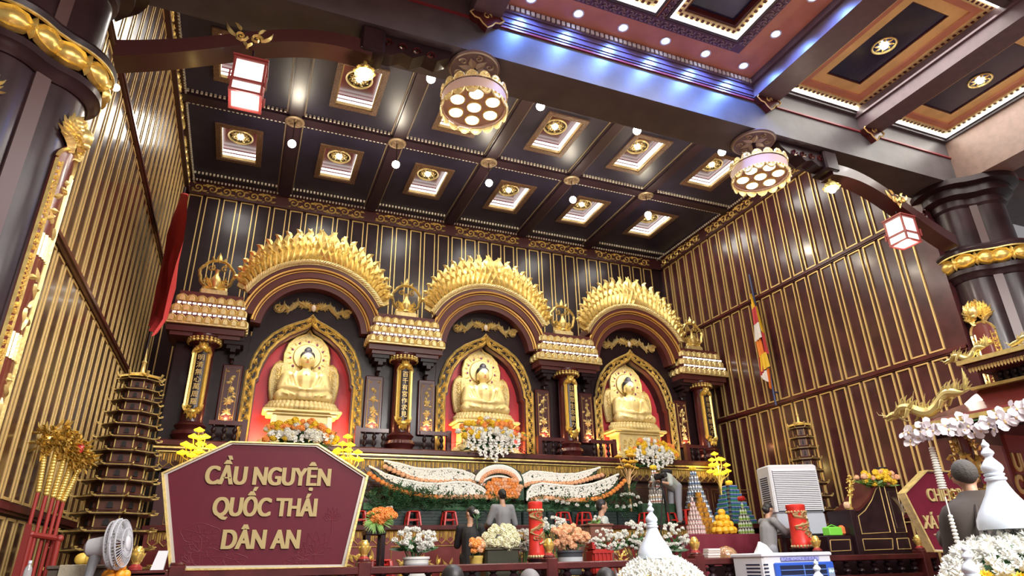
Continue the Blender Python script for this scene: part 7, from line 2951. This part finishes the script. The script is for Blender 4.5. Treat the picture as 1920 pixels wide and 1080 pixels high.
# ------------------------------------------------------------------ canopy shrine at the right with dragons and an orchid garland
A = P(1712, 803, Y=3.75)
B = P(1925, 768, Y=2.9)
ez = A.z
du = V((B.x-A.x, B.y-A.y, 0)).normalized()
dn = V((du.y, -du.x, 0))           # outward, to the left of the picture
if dn.x > 0:
    dn = -dn
def C3(a, b, c):
    return A+du*a-dn*b+V((0, 0, c))
LEN = 2.3
t = thing('canopy_shrine', 'maroon and gold canopy shrine with carved eaves at the right edge', 'shrine', (A.x+.6, A.y-.6, .5))
def slab(mb, a0, a1, b0, b1, c0, c1):
    ps = [C3(a, b, c) for c in (c0, c1) for a, b in ((a0, b0), (a1, b0), (a1, b1), (a0, b1))]
    mb.add(ps, [(0, 1, 2, 3), (7, 6, 5, 4), (4, 5, 1, 0), (5, 6, 2, 1), (6, 7, 3, 2), (7, 4, 0, 3)])
DEP = 1.1
m = MB()
m.loft([[C3(0, 0, 0), C3(LEN, 0, 0), C3(LEN, DEP, 0), C3(0, DEP, 0)], [C3(.02, .02, .05), C3(LEN, .02, .05), C3(LEN, DEP, .05), C3(.02, DEP, .05)], [C3(.30, .30, .17), C3(LEN, .30, .17), C3(LEN, DEP, .17), C3(.30, DEP, .17)], [C3(.42, .36, .27), C3(LEN, .36, .27), C3(LEN, DEP, .27), C3(.42, DEP, .27)]])
m.build('lower_roof', PLQ, t, world=True)
m = MB()
slab(m, -.015, LEN, -.015, .03, -.01, .025)
slab(m, .38, LEN, .30, .36, .265, .29)
slab(m, .40, LEN, .16, .24, .455, .49)
m.build('gold_edge', GOLD, t, world=True)
m = MB()
slab(m, .52, LEN, .42, DEP, .27, .42)
m.build('neck_wall', MARO, t, world=True)
m = MB()
slab(m, .56, .95, .405, .425, .295, .405)
m.build('baluster_recess', LACQ, t, world=True)
m = MB()
for k in range(7):
    p = C3(.59+.055*k, .40, .298)
    m.lathe([(.010, 0), (.010, .01), (.018, .032), (.009, .055), (.018, .075), (.010, .095), (.010, .105)], p, 8)
m.build('baluster_row', LACQ, t, world=True)
m = MB()
slab(m, .44, LEN, .20, DEP, .42, .455)
slab(m, .48, LEN, .28, DEP, .39, .42)
m.loft([[C3(.42, .18, .455), C3(LEN, .18, .455), C3(LEN, DEP, .455), C3(.42, DEP, .455)], [C3(.65, .5, .54), C3(LEN, .5, .54), C3(LEN, DEP, .54), C3(.65, DEP, .54)]])
m.build('upper_eave', MARO, t, world=True)
fc = lambda b0, c0: (lambda a, b, h=0: C3(a, b0-h, c0+b))
m = MB()
rg = random.Random(9)
f2 = fc(.40, .24)
for k in range(34):
    a = rg.uniform(1.02, 1.5)
    b = rg.uniform(0, .17)
    curl(m, f2, a, b, rg.uniform(.03, .06), rg.uniform(0, 6), 1.3, .014, .05, rg.choice((-1, 1)), 8)
    leaf(m, f2, a, b, rg.uniform(0, 6), .09, .025, .06, rg.uniform(-1, 1))
f2 = fc(.01, -.03)
m.build('gold_carving', GOLD, t, world=True)
m = MB()
a = .46
while a < LEN-.1:
    m.add([C3(a, .195, .395), C3(a+.02, .195, .395), C3(a+.01, .195, .378), C3(a, .20, .395), C3(a+.02, .20, .395), C3(a+.01, .20, .378), C3(a, .195, .42), C3(a+.02, .195, .42)], [(0, 2, 1), (3, 4, 5), (0, 1, 7, 6)])
    a += .024
m.build('hanging_fringe', GOLDT, t, world=True)
m = MB()
slab(m, .1, LEN, .12, DEP, -.10, 0)
m.build('soffit', LACQ, t, world=True)
for (a, b) in ((.25, .22), (1.15, .22)):
    p = C3(a, b, 0)
    m = MB()
    m.cyl((p.x, p.y, 0), (p.x, p.y, p.z-.05), .045, n=14)
    ps = m.build('post', PLQ if a < 1 else LACQ, t, world=True)
    m = MB()
    cf = CYF((p.x, p.y, 0), .047, R(200))
    for k in range(60):
        z = p.z-.08-.9*k/60
        leaf(m, lambda aa, bb, h=0: cf(aa, bb, h), rg.uniform(-.13, .13), z, rg.uniform(0, 6), .09, .022, .03, rg.uniform(-1, 1), 4)
    for s in (-1, 1):
        for k in range(6):
            q0 = p+du*s*(.03+.03*k)
            f3 = FR(q0+V((0, 0, -.12-.055*k*k*.3)), du, (0, 0, 1), dn)
            curl(m, f3, 0, 0, .045, k, 1.3, .012, .02, s, 8)
    m.build('gilded_carving', GOLD, ps, world=True)
# red name board hanging under the canopy, partly cut by the picture edge
NBY = 3.35
q0, q1 = P(1893, 850, Y=NBY), P(1893, 960, Y=NBY)
nb = thing('name_board', 'red board with gold letters hanging under the canopy, cut by the right edge', 'sign', (q0.x+.3, NBY, q1.z-.1))
m = MB()
m.bx(q0.x, q0.x+.7, NBY, NBY+.03, q1.z-.1, ez-.1)
m.build('board', mat('name board red', (.20, .025, .02), .5), nb, world=True)
for s_, px_1, py_1, sz_ in (('UI', 1905, 882, .14), ('CA', 1911, 924, .14)):
    q = P(px_1, py_1, Y=NBY-.006)
    me = text_mesh(s_, sz_*1.35, .006, .008)
    x0_ = min(v.co.x for v in me.vertices)
    for v in me.vertices:
        v.co.x = (v.co.x-x0_)*.7
    put('lettering', me, GOLDT, nb, loc=tuple(q-nb.location))
def dragon3(t, p0, d, L, h):
    """small gilded dragon crouching along an eave: sinuous body, head, mane, legs"""
    d = V(d).normalized()
    n = V((0, 0, 1))
    N_ = 30
    pts = []
    for k in range(N_+1):
        s_ = k/N_
        pts.append(p0+d*L*s_+n*(h*.30+h*.16*math.sin(s_*11)+h*.45*s_**3)+d.cross(n)*(.08*h*math.sin(s_*8)))
    m = MB()
    m.tube(pts, [h*(.085+.075*math.sin(PI*min(1, .18+.75*k/N_)))*(1 if k < N_-4 else (N_-k+.6)/5) for k in range(N_+1)], 9)
    s = d.cross(n)
    hp = pts[0]-d*.16*h+n*.03*h
    m.ball(pts[0]-d*.03*h+n*.02*h, (.13*h, .12*h, .12*h), 10, 7)
    m.tube([pts[0], hp, hp-d*.16*h-n*.05*h, hp-d*.30*h-n*.03*h], [.12*h, .10*h, .075*h, .05*h], 8)
    m.tube([pts[0]-n*.05*h, hp-d*.10*h-n*.14*h, hp-d*.22*h-n*.17*h], [.08*h, .05*h, .03*h], 7)
    for q in (-1, 1):
        m.tube([pts[0]+s*q*.07*h+n*.08*h, pts[0]+d*.12*h+s*q*.10*h+n*.24*h, pts[0]+d*.34*h+s*q*.09*h+n*.30*h], [.03*h, .028*h, .008*h], 5)
        m.tube([hp-d*.2*h+s*q*.05*h, hp-d*.38*h+s*q*.12*h+n*.06*h, hp-d*.42*h+s*q*.14*h+n*.18*h], [.015*h, .012*h, .005*h], 5)
    rg_ = random.Random(int(h*1000))
    for k in range(16):
        q = pts[0]+d*.05*h+n*rg_.uniform(-.1, .1)*h
        g_ = rg_.uniform(-.9, 1.2)
        sd = rg_.choice((-1, 1))*rg_.uniform(.05, .16)*h
        m.tube([q, q+d*.16*h*math.cos(g_)+n*.16*h*math.sin(g_)+s*sd, q+d*.34*h*math.cos(g_+.25)+n*.34*h*math.sin(g_+.25)+s*sd*1.3], [.035*h, .03*h, .006*h], 5)
    for k in range(2, N_):
        q = pts[k]+n*.10*h
        e_ = .13+.06*(k % 2)
        m.tube([q, q+n*e_*h+d*.05*h, q+n*e_*1.5*h+d*.15*h], [.035*h, .026*h, .006*h], 5)
        if k in (6, 8, 19, 21):
            sg_ = 1 if k in (6, 19) else -1
            m.tube([pts[k], pts[k]+s*sg_*.15*h-n*.10*h+d*.06*h, pts[k]+s*sg_*.16*h-n*.30*h-d*.06*h, pts[k]+s*sg_*.16*h-n*.33*h-d*.16*h], [.085*h, .07*h, .045*h, .02*h], 7)
            for j in range(4):
                q2 = pts[k]+s*sg_*.15*h-n*.08*h
                m.tube([q2, q2+d*(.14+.05*j)*h+n*(.10*j-.05)*h, q2+d*(.26+.05*j)*h+n*(.18*j)*h], [.03*h, .022*h, .005*h], 4)
    for k in range(7):
        q = pts[-2]
        m.tube([q, q+d*.12*h+n*(.02+.07*k)*h+s*.04*h*(-1)**k, q+d*(.30-.03*k)*h+n*(.06+.11*k)*h], [.04*h, .035*h, .006*h], 5)
    return m
m = dragon3(t, C3(-.12, .02, .06), du, .62, .26)
dg = thing('gilded_dragon', 'gilded dragon crouching on the corner of the canopy eave above the orchids', 'dragon', tuple(C3(-.1, 0, .05)), group='gilded canopy dragons')
m.build('body', mat('dragon green gold', (.55, .45, .17), .35, metal=.55), dg, world=True)
m = dragon3(t, C3(.36, .18, .475), du, .30, .14)
dg = thing('gilded_dragon', 'smaller gilded dragon on the upper eave of the canopy, at its corner', 'dragon', tuple(C3(.36, .18, .475)), group='gilded canopy dragons')
m.build('body', mat('dragon green gold', (.55, .45, .17), .35, metal=.55), dg, world=True)
m = dragon3(t, C3(.85, .22, .49), du, .45, .14)
dg = thing('gilded_dragon', 'smaller gilded dragon on the upper eave of the canopy, near the picture edge', 'dragon', tuple(C3(.85, .18, .49)), group='gilded canopy dragons')
m.build('body', mat('dragon green gold', (.55, .45, .17), .35, metal=.55), dg, world=True)
# orchid garland
g = thing('orchid_garland', 'garland of white orchids hung along the lower eave of the canopy', 'flowers', tuple(C3(.3, -.05, -.1)))
rg = random.Random(12)
ORC = mat('orchid white', (.74, .69, .73), .55)
om = MB()
petal_fan(om, V((0, 0, 0)), (0, -1, 0), 1.0, 3, .40, .12, 1.57)
petal_fan(om, V((0, -.05, 0)), (0, -1, 0), 1.05, 2, .66, .08, 0.0)
om.ball((0, -.1, -.08), (.12, .10, .14), 6, 5)
ome = om.mesh('orchid', 60)
ome.materials.append(ORC)
ym = MB()
ym.ball((0, 0, 0), (1, .6, 1.2), 6, 5)
yme = ym.mesh('lip', 60)
yme.materials.append(mat('orchid lip', (.72, .50, .22), .5))
face_yaw = math.atan2(dn.y, dn.x)+PI/2
for i in range(52):
    s = i/51
    p = C3(-.06+1.15*s+rg.uniform(-.02, .02), -.05+rg.uniform(-.02, .03), -.045+rg.uniform(-.075, .06)+.03*math.sin(s*9))
    r = rg.uniform(.054, .068)
    o = put('orchid_bloom', ome, None, g, loc=tuple(p-g.location), rot=(rg.uniform(-.5, .3), rg.uniform(-.5, .5), face_yaw+rg.uniform(-.7, 1.0)))
    o.scale = (r, r, r)
    l_ = put('orchid_lip', yme, None, o, loc=(0, -.14, -.10))
    l_.scale = (.13, .13, .15)
m = MB()
for i in range(14):
    p = C3(.05+.08*i, -.02, -.02)
    bladeleaf(m, p, p+V((rg.uniform(-.06, .06), rg.uniform(-.05, 0), rg.uniform(-.12, .06))), .014)
m.tube([C3(-.05+.12*k, -.015, -.03) for k in range(11)], .006, 5)
m.build('green_stems', GRN, g, world=True)
def tassel(label, p, L, r):
    t = thing('bead_tassel', label, 'tassel', (p.x, p.y, p.z-L), group='white hanging tassels')
    m = MB()
    m.cyl(p+V((0, 0, .10)), p, .004)
    m.build('cord', WHT, t, world=True)
    m = MB()
    n = int(L/.019)
    for k in range(n):
        z = p.z-L*k/n
        rr = r*(.75+.35*k/n)
        m.lathe([(rr*.6, z), (rr, z-.006), (rr, z-.012), (rr*.6, z-.018)], (p.x, p.y, 0), 10)
    m.build('stacked_petals', WHT, t, world=True)
pz = P(1743, 838, Y=3.65)
pe = P(1764, 918, Y=3.65)
tassel('white tassel hanging from the corner of the canopy before the relic sign', V((pz.x+.02, 3.65, pz.z)), (pz-pe).length, .032)
pz = P(1781, 965, Y=2.75)
tassel('white tassel hanging low beside the monk, above the flower mound', V((pz.x, 2.75, pz.z)), .24, .018)

# ------------------------------------------------------------------ carved desk at the right
DY = 9.32
def dp(px, py):
    q = P(px, py, Y=DY)
    return (min(q.x, 11.96), q.z)
t = thing('carved_desk', 'dark wooden ceremonial desk with scrolled arm and gold-lined panels', 'desk', (dp(1650, 1000)[0], DY, .85))
m = MB()
poly = [dp(1604, 1040), dp(1603, 957), dp(1612, 952), dp(1624, 938), dp(1634, 918), dp(1645, 902), dp(1657, 898), dp(1716, 901), dp(1718, 1036)]
poly[0] = (poly[0][0], .85)
poly[-1] = (poly[-1][0], .85)
m.prism(poly, DY, DY+.12)
m.build('front_board', LACQ, t, world=True)
m = MB()
pl = [dp(*q) for q in ((1604, 957), (1612, 951), (1624, 937), (1634, 917), (1645, 901), (1657, 896))]
m.band([(a, b+.035) for a, b in pl], [(a, b-.02) for a, b in pl], DY-.06, DY+.5)
m.build('scroll_arm', MARO, t, world=True)
m = MB()
fr = FR((0, DY-.003, 0))
for q in (((1609, 968), (1622, 957), (1634, 938), (1642, 917), (1648, 911), (1669, 998), (1616, 1001)), ((1657, 911), (1711, 912), (1713, 998), (1679, 999)), ((1617, 1011), (1673, 1010), (1674, 1030), (1621, 1032)), ((1681, 1010), (1713, 1009), (1713, 1029), (1684, 1030))):
    pl = [dp(*a) for a in q]
    ribbon(m, fr, pl+[pl[0]], [.010]*(len(pl)+1), .012)
m.build('gold_line', GOLDT, t, world=True)
m = MB()
c = dp(1694, 955)
for k in range(7):
    leaf(m, fr, c[0], c[1]-.18+.04*k, PI/2+.5*(k-3)*.5, .26, .035, .015, .3*(k-3)*.3)
ribbon(m, fr, [dp(1664, 922), dp(1706, 923), dp(1708, 988), dp(1682, 990), dp(1664, 922)], [.005]*5, .006)
m.build('lotus_carving', mat('dull carving', (.13, .09, .045), .4), t, world=True)
m = MB()
m.bev(dp(1598, 1000)[0], dp(1606, 1000)[0], DY-.06, DY+.5, .85, dp(1600, 956)[1], .01)
m.build('corner_post', LACQ, t, world=True)
# low cabinet left of the desk
t = thing('low_cabinet', 'low dark cabinet with one gold-lined panel left of the ceremonial desk', 'cabinet', (dp(1578, 1000)[0], DY, .85))
x0, x1 = dp(1552, 1010)[0], dp(1597, 1010)[0]
zt = dp(1575, 1004)[1]
m = MB()
m.bev(x0, x1, DY, DY+.45, .85, zt, .012)
m.build('body', LACQ, t, world=True)
m = MB()
pl = [dp(1556, 1013), dp(1593, 1012), dp(1595, 1032), dp(1558, 1034)]
ribbon(m, fr, pl+[pl[0]], [.009]*5, .012)
m.build('gold_line', GOLDT, t, world=True)
def small(name, label, cat, px0, px1, py0, py1, mt, fn=None, y=DY+.2):
    a, b = P(px0, py1, Y=y), P(px1, py0, Y=y)
    z0 = zt
    t = thing(name, label, cat, ((a.x+b.x)/2, y, z0))
    m = MB()
    fn(m, a.x, b.x, y, z0, b.z)
    m.build('body', mt, t, world=True)
    return t
def f_box(m, x0, x1, y, z0, z1):
    m.bev(x0, x1, y-.08, y+.1, z0, z1-.03, .015)
    m.tube([(x0+.03, y, z1-.03), ((x0+x1)/2, y, z1+.01), (x1-.03, y, z1-.03)], .008, 6)
small('gift_box', 'bright green box on the low cabinet beside the air cooler', 'box', 1551, 1571, 985, 1004, mat('bright green card', (.18, .62, .06), .5), f_box)
def f_cush(m, x0, x1, y, z0, z1):
    m.bev(x0, x1, y-.06, y+.08, z0, z1, .04)
    m.bx((x0+x1)/2-.015, (x0+x1)/2+.015, y-.063, y-.04, z0+.02, (z0+z1)/2)
small('plastic_chair_back', 'small orange plastic seat back on the low cabinet', 'seat', 1574, 1595, 985, 1004, mat('orange plastic', (.72, .20, .06), .4), f_cush)
# gold branch ornaments, vase and bouquet on the desk
def branch(label, px, py0, py1, wpx):
    a, b = P(px, py1, Y=DY+.1), P(px, py0, Y=DY+.1)
    t = thing('gold_branch', label, 'ornament', (a.x, DY+.1, a.z), group='gilded branch ornaments')
    w = wpx/120*.5
    m = MB()
    rg = random.Random(px)
    m.tube([a, a.lerp(b, .5), b], [.03, .02, .01], 6)
    for k in range(46):
        s = .35+.65*k/46
        p = a.lerp(b, s)
        g_ = rg.uniform(0, 2*PI)
        L = w*rg.uniform(.5, 1)*math.sin(PI*min(1, (s-.25)/.85))
        e = p+V((L*math.cos(g_), L*.6*math.sin(g_), rg.uniform(.0, .06)))
        m.tube([p, p.lerp(e, .6)+V((0, 0, .02)), e], .006, 4)
        m.ball(e, rg.uniform(.015, .024), 6, 4)
    m.lathe([(.06, 0), (.065, .03), (.03, .06), (.03, .1)], a, 10)
    m.build('branches', BRASS, t, world=True)
branch('gilded branch ornament at the scrolled arm of the ceremonial desk', 1594, 893, 956, 24)
branch('gilded branch ornament behind the relic sign', 1703, 876, 905, 20)
q = P(1592, 956, Y=DY-.02)
t = thing('lotus_bud', 'pale peach lotus bud below the gilded branch on the desk post', 'ornament', (q.x-.03, DY-.02, q.z))
m = MB()
for k in range(6):
    m.ball(q+V((-.03+.03*math.cos(k), .03*math.sin(k), .08)), (.03, .03, .065), 8, 6)
m.build('petals', mat('pale peach gilt', (.75, .50, .32), .3, metal=.3), t, world=True)
q = P(1684, 905, Y=DY+.12)
q.x = min(q.x, 11.82)
t = thing('incense_vase', 'dark square-shouldered vase on top of the ceremonial desk', 'vase', (q.x, DY+.15, q.z-.05))
m = MB()
m.lathe([(.10, -.06), (.11, .0), (.09, .05), (.10, .22), (.12, .25), (.12, .28), (.10, .28)], q, 10)
m.build('body', mat('dark bronze', (.03, .025, .03), .35), t, world=True)
t = bunch('long low arrangement of yellow flowers and pale leaves on the ceremonial desk', 1641, 896, 74, 20, 'yyyp', 34, .055, 51, 60, y=DY-.02, group=None, nm='desk_bouquet', stemto=912, leafm=GRNL)

# ------------------------------------------------------------------ left foreground: ritual staffs, table, fan, fruit
LY = 8.9
t = thing('staff_rack', 'red wooden rack holding ritual staffs by the left wall', 'rack', (P(90, 1000, Y=LY).x, LY, 0))
m = MB()
a, b = P(58, 1002, Y=LY), P(112, 1010, Y=LY)
m.tube([a, b], .03, 8)
m.ball(a, .04, 8, 6)
m.ball(b, .04, 8, 6)
for px in (58, 112):
    q = P(px, 1003, Y=LY)
    m.cyl((q.x, LY, .0), q, .03)
m.build('frame', mat('rack red', (.26, .025, .02), .4), t, world=True)
m = MB()
q = [P(*c, Y=LY-.1) for c in ((52, 982), (60, 984), (58, 1000), (38, 1080), (18, 1080))]
pl = [(c.x, c.z) for c in q]
pl = pl[:3]+[(pl[3][0], .1), (pl[4][0], .1)]
m.prism(pl, LY-.16, LY-.10)
m.build('side_board', mat('rack side red', (.20, .02, .018), .4), t, world=True)
heads = [((76, 838), (72, 920)), ((96, 832), (87, 926)), ((112, 846), (100, 930)), ((126, 858), (110, 935)), ((138, 872), (119, 938))]
nm5 = ['leftmost', 'second from left', 'middle', 'second from right', 'rightmost']
shapes = ['round openwork head', 'dragon-mouth head', 'cloud-shaped head', 'flame-shaped head', 'leaf-shaped head']
for i, ((hx, hy), (sx, sy)) in enumerate(heads):
    y = LY-.02+.03*i
    hc, sc = P(hx, hy, Y=y), P(sx, sy, Y=y)
    hc = V((sc.x+(hc.x-sc.x)*.4+.02*i, y, hc.z))
    t = thing('ritual_staff', 'gilded ritual staff on a red shaft by the left wall, %s of five' % nm5[i], 'staff', (sc.x, y, 0), group='ritual staffs')
    m = MB()
    m.cyl((sc.x-.02, y, .15), (sc.x, y, sc.z), .02)
    m.build('red_shaft', mat('shaft red', (.30, .03, .025), .4), t, world=True)
    m = MB()
    n = 16
    for k in range(n):
        p = sc.lerp(hc, k/n)
        m.ball(p, (.032, .032, .03), 8, 5)
    m.build('gilded_neck', BRASS, t, world=True)
    m = MB()
    rg = random.Random(60+i)
    fr2 = FR(hc+V((0, -.03, .08)), (1, 0, 0), (0, 0, 1), (0, -1, 0))
    m.ball(hc+V((0, 0, .08)), (.08, .05, .10), 10, 7)
    for k in range(46):
        g_ = rg.uniform(0, 2*PI)
        r_ = .12*math.sqrt(rg.random())
        a_, b_ = r_*math.cos(g_), r_*1.25*math.sin(g_)
        if k % 2:
            curl(m, fr2, a_, b_, rg.uniform(.025, .045), g_, 1.3, .012, .05, rg.choice((-1, 1)), 7)
        else:
            leaf(m, fr2, a_, b_, g_+rg.uniform(-.5, .5), rg.uniform(.06, .11), .02, .05, rg.uniform(-1, 1), 4)
    m.build('gilded_head', BRASS, t, world=True)
    if i == 3:
        m = MB()
        m.ball(hc+V((.05, -.06, .1)), (.04, .02, .06), 8, 6)
        m.build('red_boss', SRED, t, world=True)
# table with pale cloth
TY = 8.45
a, b = P(88, 1061, Y=TY), P(200, 1061, Y=TY)
t = thing('side_table', 'dark side table with a pale runner in the lower left corner', 'table', ((a.x+b.x)/2, TY, 0))
m = MB()
m.bev(a.x, b.x, TY-.02, TY+.5, a.z-.04, a.z, .01)
m.bx(a.x+.02, b.x-.02, TY, TY+.48, .1, a.z-.04)
m.build('body', mat('table grey brown', (.08, .06, .045), .6), t, world=True)
m = MB()
x0, x1 = P(113, 1061, Y=TY).x, P(163, 1061, Y=TY).x
m.bev(x0, x1, TY-.035, TY+.5, a.z-.5, a.z+.006, .004)
m.build('pale_runner', mat('runner cloth', (.40, .36, .27), .8, bump=.2, bscale=25), t, world=True)
fr_m = MB()
fr_m.ball((0, 0, 0), (.072, .072, .062), 14, 9)
fym = fr_m.mesh('melon')
fym.materials.append(mat('pale yellow fruit', (.80, .56, .10), .45, var=.1))
for i, px in enumerate((152, 167)):
    q = P(px, 1056, Y=TY+.15)
    tag(put('yellow_fruit', fym, None, loc=(q.x, TY+.15, a.z+.062), rot=(0, 0, i)), 'pale yellow fruit on the side table, the %s of two' % ('left' if i == 0 else 'right'), 'fruit', 'pale fruit on the side table')
# bowl of oranges
OY = 8.15
q = P(217, 1082, Y=OY)
t = thing('fruit_bowl', 'red bowl heaped with oranges left of the burgundy sign', 'bowl', (q.x, OY, q.z-.1))
m = MB()
m.lathe([(.07, -.10), (.10, -.08), (.14, .0), (.135, .0), (.09, -.07), (0, -.08)], q, 20)
m.build('body', SRED, t, world=True)
m = MB()
m.bev(q.x-.2, q.x+.2, OY-.2, OY+.2, 0, q.z-.10, .02)
tag(m.build('fruit_stand', LACQ), 'dark stand under the bowl of oranges', 'stand')
omm = MB()
omm.ball((0, 0, 0), .048, 12, 8)
ome_ = omm.mesh('orange')
ome_.materials.append(mat('orange fruit', (.85, .33, .02), .4, bump=.1, bscale=80))
for k, (r, n, z) in enumerate(((.085, 6, .02), (.05, 3, .095), (0, 1, .15))):
    for j in range(n):
        g_ = 2*PI*j/n+k
        tag(put('orange', ome_, None, loc=(q.x+r*math.cos(g_), OY+r*math.sin(g_), q.z+z)), 'orange heaped in the red bowl left of the burgundy sign', 'orange', 'oranges in the bowl')
# pedestal fan
FYY = 8.0
hc = P(222, 1020, Y=FYY)
t = thing('pedestal_fan', 'grey pedestal fan turned to the right, left of the burgundy sign', 'fan', (hc.x-.12, FYY, 0))
ax = V((.97, -.22, .12)).normalized()
sx = ax.cross(V((0, 0, 1))).normalized()
sz = sx.cross(ax)
Mx = Matrix((sx, sz, ax)).transposed().to_4x4()
GREYP = mat('fan grey plastic', (.42, .43, .46), .4)
m = MB()
Rf = .235
def rot(p):
    return hc+Mx @ V(p)
for r_, z in ((Rf, 0), (Rf*.97, .05), (Rf*.97, -.05), (Rf*.6, .08), (Rf*.3, .09), (Rf*.6, -.075)):
    m.tube([rot((r_*math.cos(2*PI*k/32), r_*math.sin(2*PI*k/32), z)) for k in range(33)], .008 if r_ < Rf else .016, 5)
for k in range(44):
    g_ = 2*PI*k/44
    for z, zz in ((.09, .05), (-.08, -.05)):
        m.tube([rot((.06*math.cos(g_), .06*math.sin(g_), z)), rot((Rf*.6*math.cos(g_), Rf*.6*math.sin(g_), z*.92)), rot((Rf*.97*math.cos(g_), Rf*.97*math.sin(g_), zz)), rot((Rf*math.cos(g_), Rf*math.sin(g_), 0))], .0035, 4)
m.build('grille', GREYP, t, world=True)
m = MB()
for k in range(5):
    g_ = 2*PI*k/5
    vs = []
    for s, w in ((.05, .25), (.14, .5), (.25, .45)):
        for q_, zz in ((-1, -.02), (1, .02)):
            vs.append(rot((s*math.cos(g_+q_*w*.6), s*math.sin(g_+q_*w*.6), zz)))
    m.add(vs+[v+ax*.004 for v in vs], [(0, 1, 3, 2), (2, 3, 5, 4), (6, 8, 9, 7), (8, 10, 11, 9)])
m.build('blades', mat('fan blade', (.5, .51, .53), .3), t, world=True)
m = MB()
m.tube([rot((0, 0, .095)), rot((0, 0, .105))], [.065, .05], 18)
m.build('badge', mat('fan badge', (.6, .61, .64), .3), t, world=True)
m = MB()
m.tube([rot((0, 0, -.08)), rot((0, 0, -.12)), rot((0, 0, -.27)), rot((0, 0, -.30))], [.07, .095, .085, .05], 16)
m.build('motor_housing', GREYP, t, world=True)
bs = rot((0, 0, -.2))
m = MB()
m.tube([bs, bs-V((-.0, 0, .12)), bs-V((.02, 0, .3))], [.045, .05, .04], 10)
m.cyl(bs-V((.02, 0, .3)), (bs.x-.02, bs.y, .05), .028)
m.build('pole', mat('fan pole grey', (.22, .23, .25), .4), t, world=True)
m = MB()
m.lathe([(.22, 0), (.22, .03), (.05, .06), (.03, .09)], (bs.x-.02, bs.y, 0), 22)
m.build('base', GREYP, t, world=True)
# white carton by the sign and low tray table
TY2 = 8.95
q = P(296, 1064, Y=TY2+.2)
t = thing('low_table', 'low maroon table under the lotus lamp and white carton left of the sign', 'table', (q.x-.15, TY2+.1, 0))
m = MB()
m.bev(P(232, 1070, Y=TY2).x, q.x+.12, TY2-.05, TY2+.45, 1.55, 1.615, .015)
for x in (P(240, 1070, Y=TY2).x, q.x+.05):
    m.bx(x-.03, x+.03, TY2+.2, TY2+.26, 0, 1.55)
m.build('body', MARO, t, world=True)
t = thing('white_carton', 'white leaflet box leaning against the left edge of the burgundy sign', 'box', (q.x, TY2+.2, 1.62))
m = MB()
a, b = P(283, 1063, Y=TY2+.2), P(312, 1036, Y=TY2+.2)
m.loft([[(a.x, TY2+.15, 1.617), (b.x, TY2+.15, 1.617), (b.x, TY2+.25, 1.617), (a.x, TY2+.25, 1.617)], [(a.x+.05, TY2+.19, b.z+.02), (b.x+.02, TY2+.19, b.z+.02), (b.x+.02, TY2+.25, b.z+.02), (a.x+.05, TY2+.25, b.z+.02)]])
m.build('body', mat('carton white', (.66, .68, .72), .5), t, world=True)
# water bottle in the corner
q = P(52, 1072, Y=7.6)
t = thing('water_bottle', 'clear plastic water bottle in the lower left corner', 'bottle', (q.x, 7.6, q.z-.2))
m = MB()
m.lathe([(.032, -.18), (.034, -.16), (.033, .0), (.03, .03), (.013, .06), (.013, .075)], q, 14)
m.build('body', mat('clear bottle', (.75, .78, .8), .1, trans=.7), t, world=True)
m = MB()
m.lathe([(.015, .07), (.015, .095), (0, .095)], q, 12)
m.build('cap', mat('bottle cap', (.6, .65, .75), .4), t, world=True)
m = MB()
m.bev(q.x-.25, q.x+.25, 7.4, 7.85, 0, q.z-.18, .02)
tag(m.build('bottle_stand', LACQ), 'dark stand under the water bottle in the corner', 'stand')
# small brown cabinet before the man in pale grey, with a potted plant
a, b = P(1105, 983, Y=10.2), P(1147, 982, Y=10.2)
t = thing('wooden_lectern', 'small reddish wooden stand in front of the man in pale grey', 'stand', ((a.x+b.x)/2, 10.2, .85))
m = MB()
m.bev(a.x, b.x, 10.18, 10.5, .85, a.z, .015)
m.bev(a.x-.02, b.x+.02, 10.16, 10.52, a.z-.03, a.z+.01, .01)
m.build('body', mat('red brown wood', (.16, .06, .04), .4), t, world=True)
bunch('small potted green plant with white blooms on the reddish wooden stand', 1117, 976, 24, 12, 'w', 8, .03, 61, 26, y=10.3, group=None, nm='potted_plant', stemto=983, leafm=GRNL, meshes=MUM)

# tiny spotlight on the ring of the left column
q = P(217, 164, Y=7.28)
t = thing('spot_lamp', 'tiny white spotlight on the lotus ring of the left column', 'lamp', (q.x, 7.28, q.z))
m = MB()
m.cyl((q.x-.16, 7.2, q.z+.02), (q.x-.02, 7.28, q.z), .03, .045)
m.build('housing', LACQ, t, world=True)
m = MB()
m.ball((q.x, 7.28, q.z), (.045, .045, .045), 10, 7)
m.build('bulb', BULBW, t, world=True)
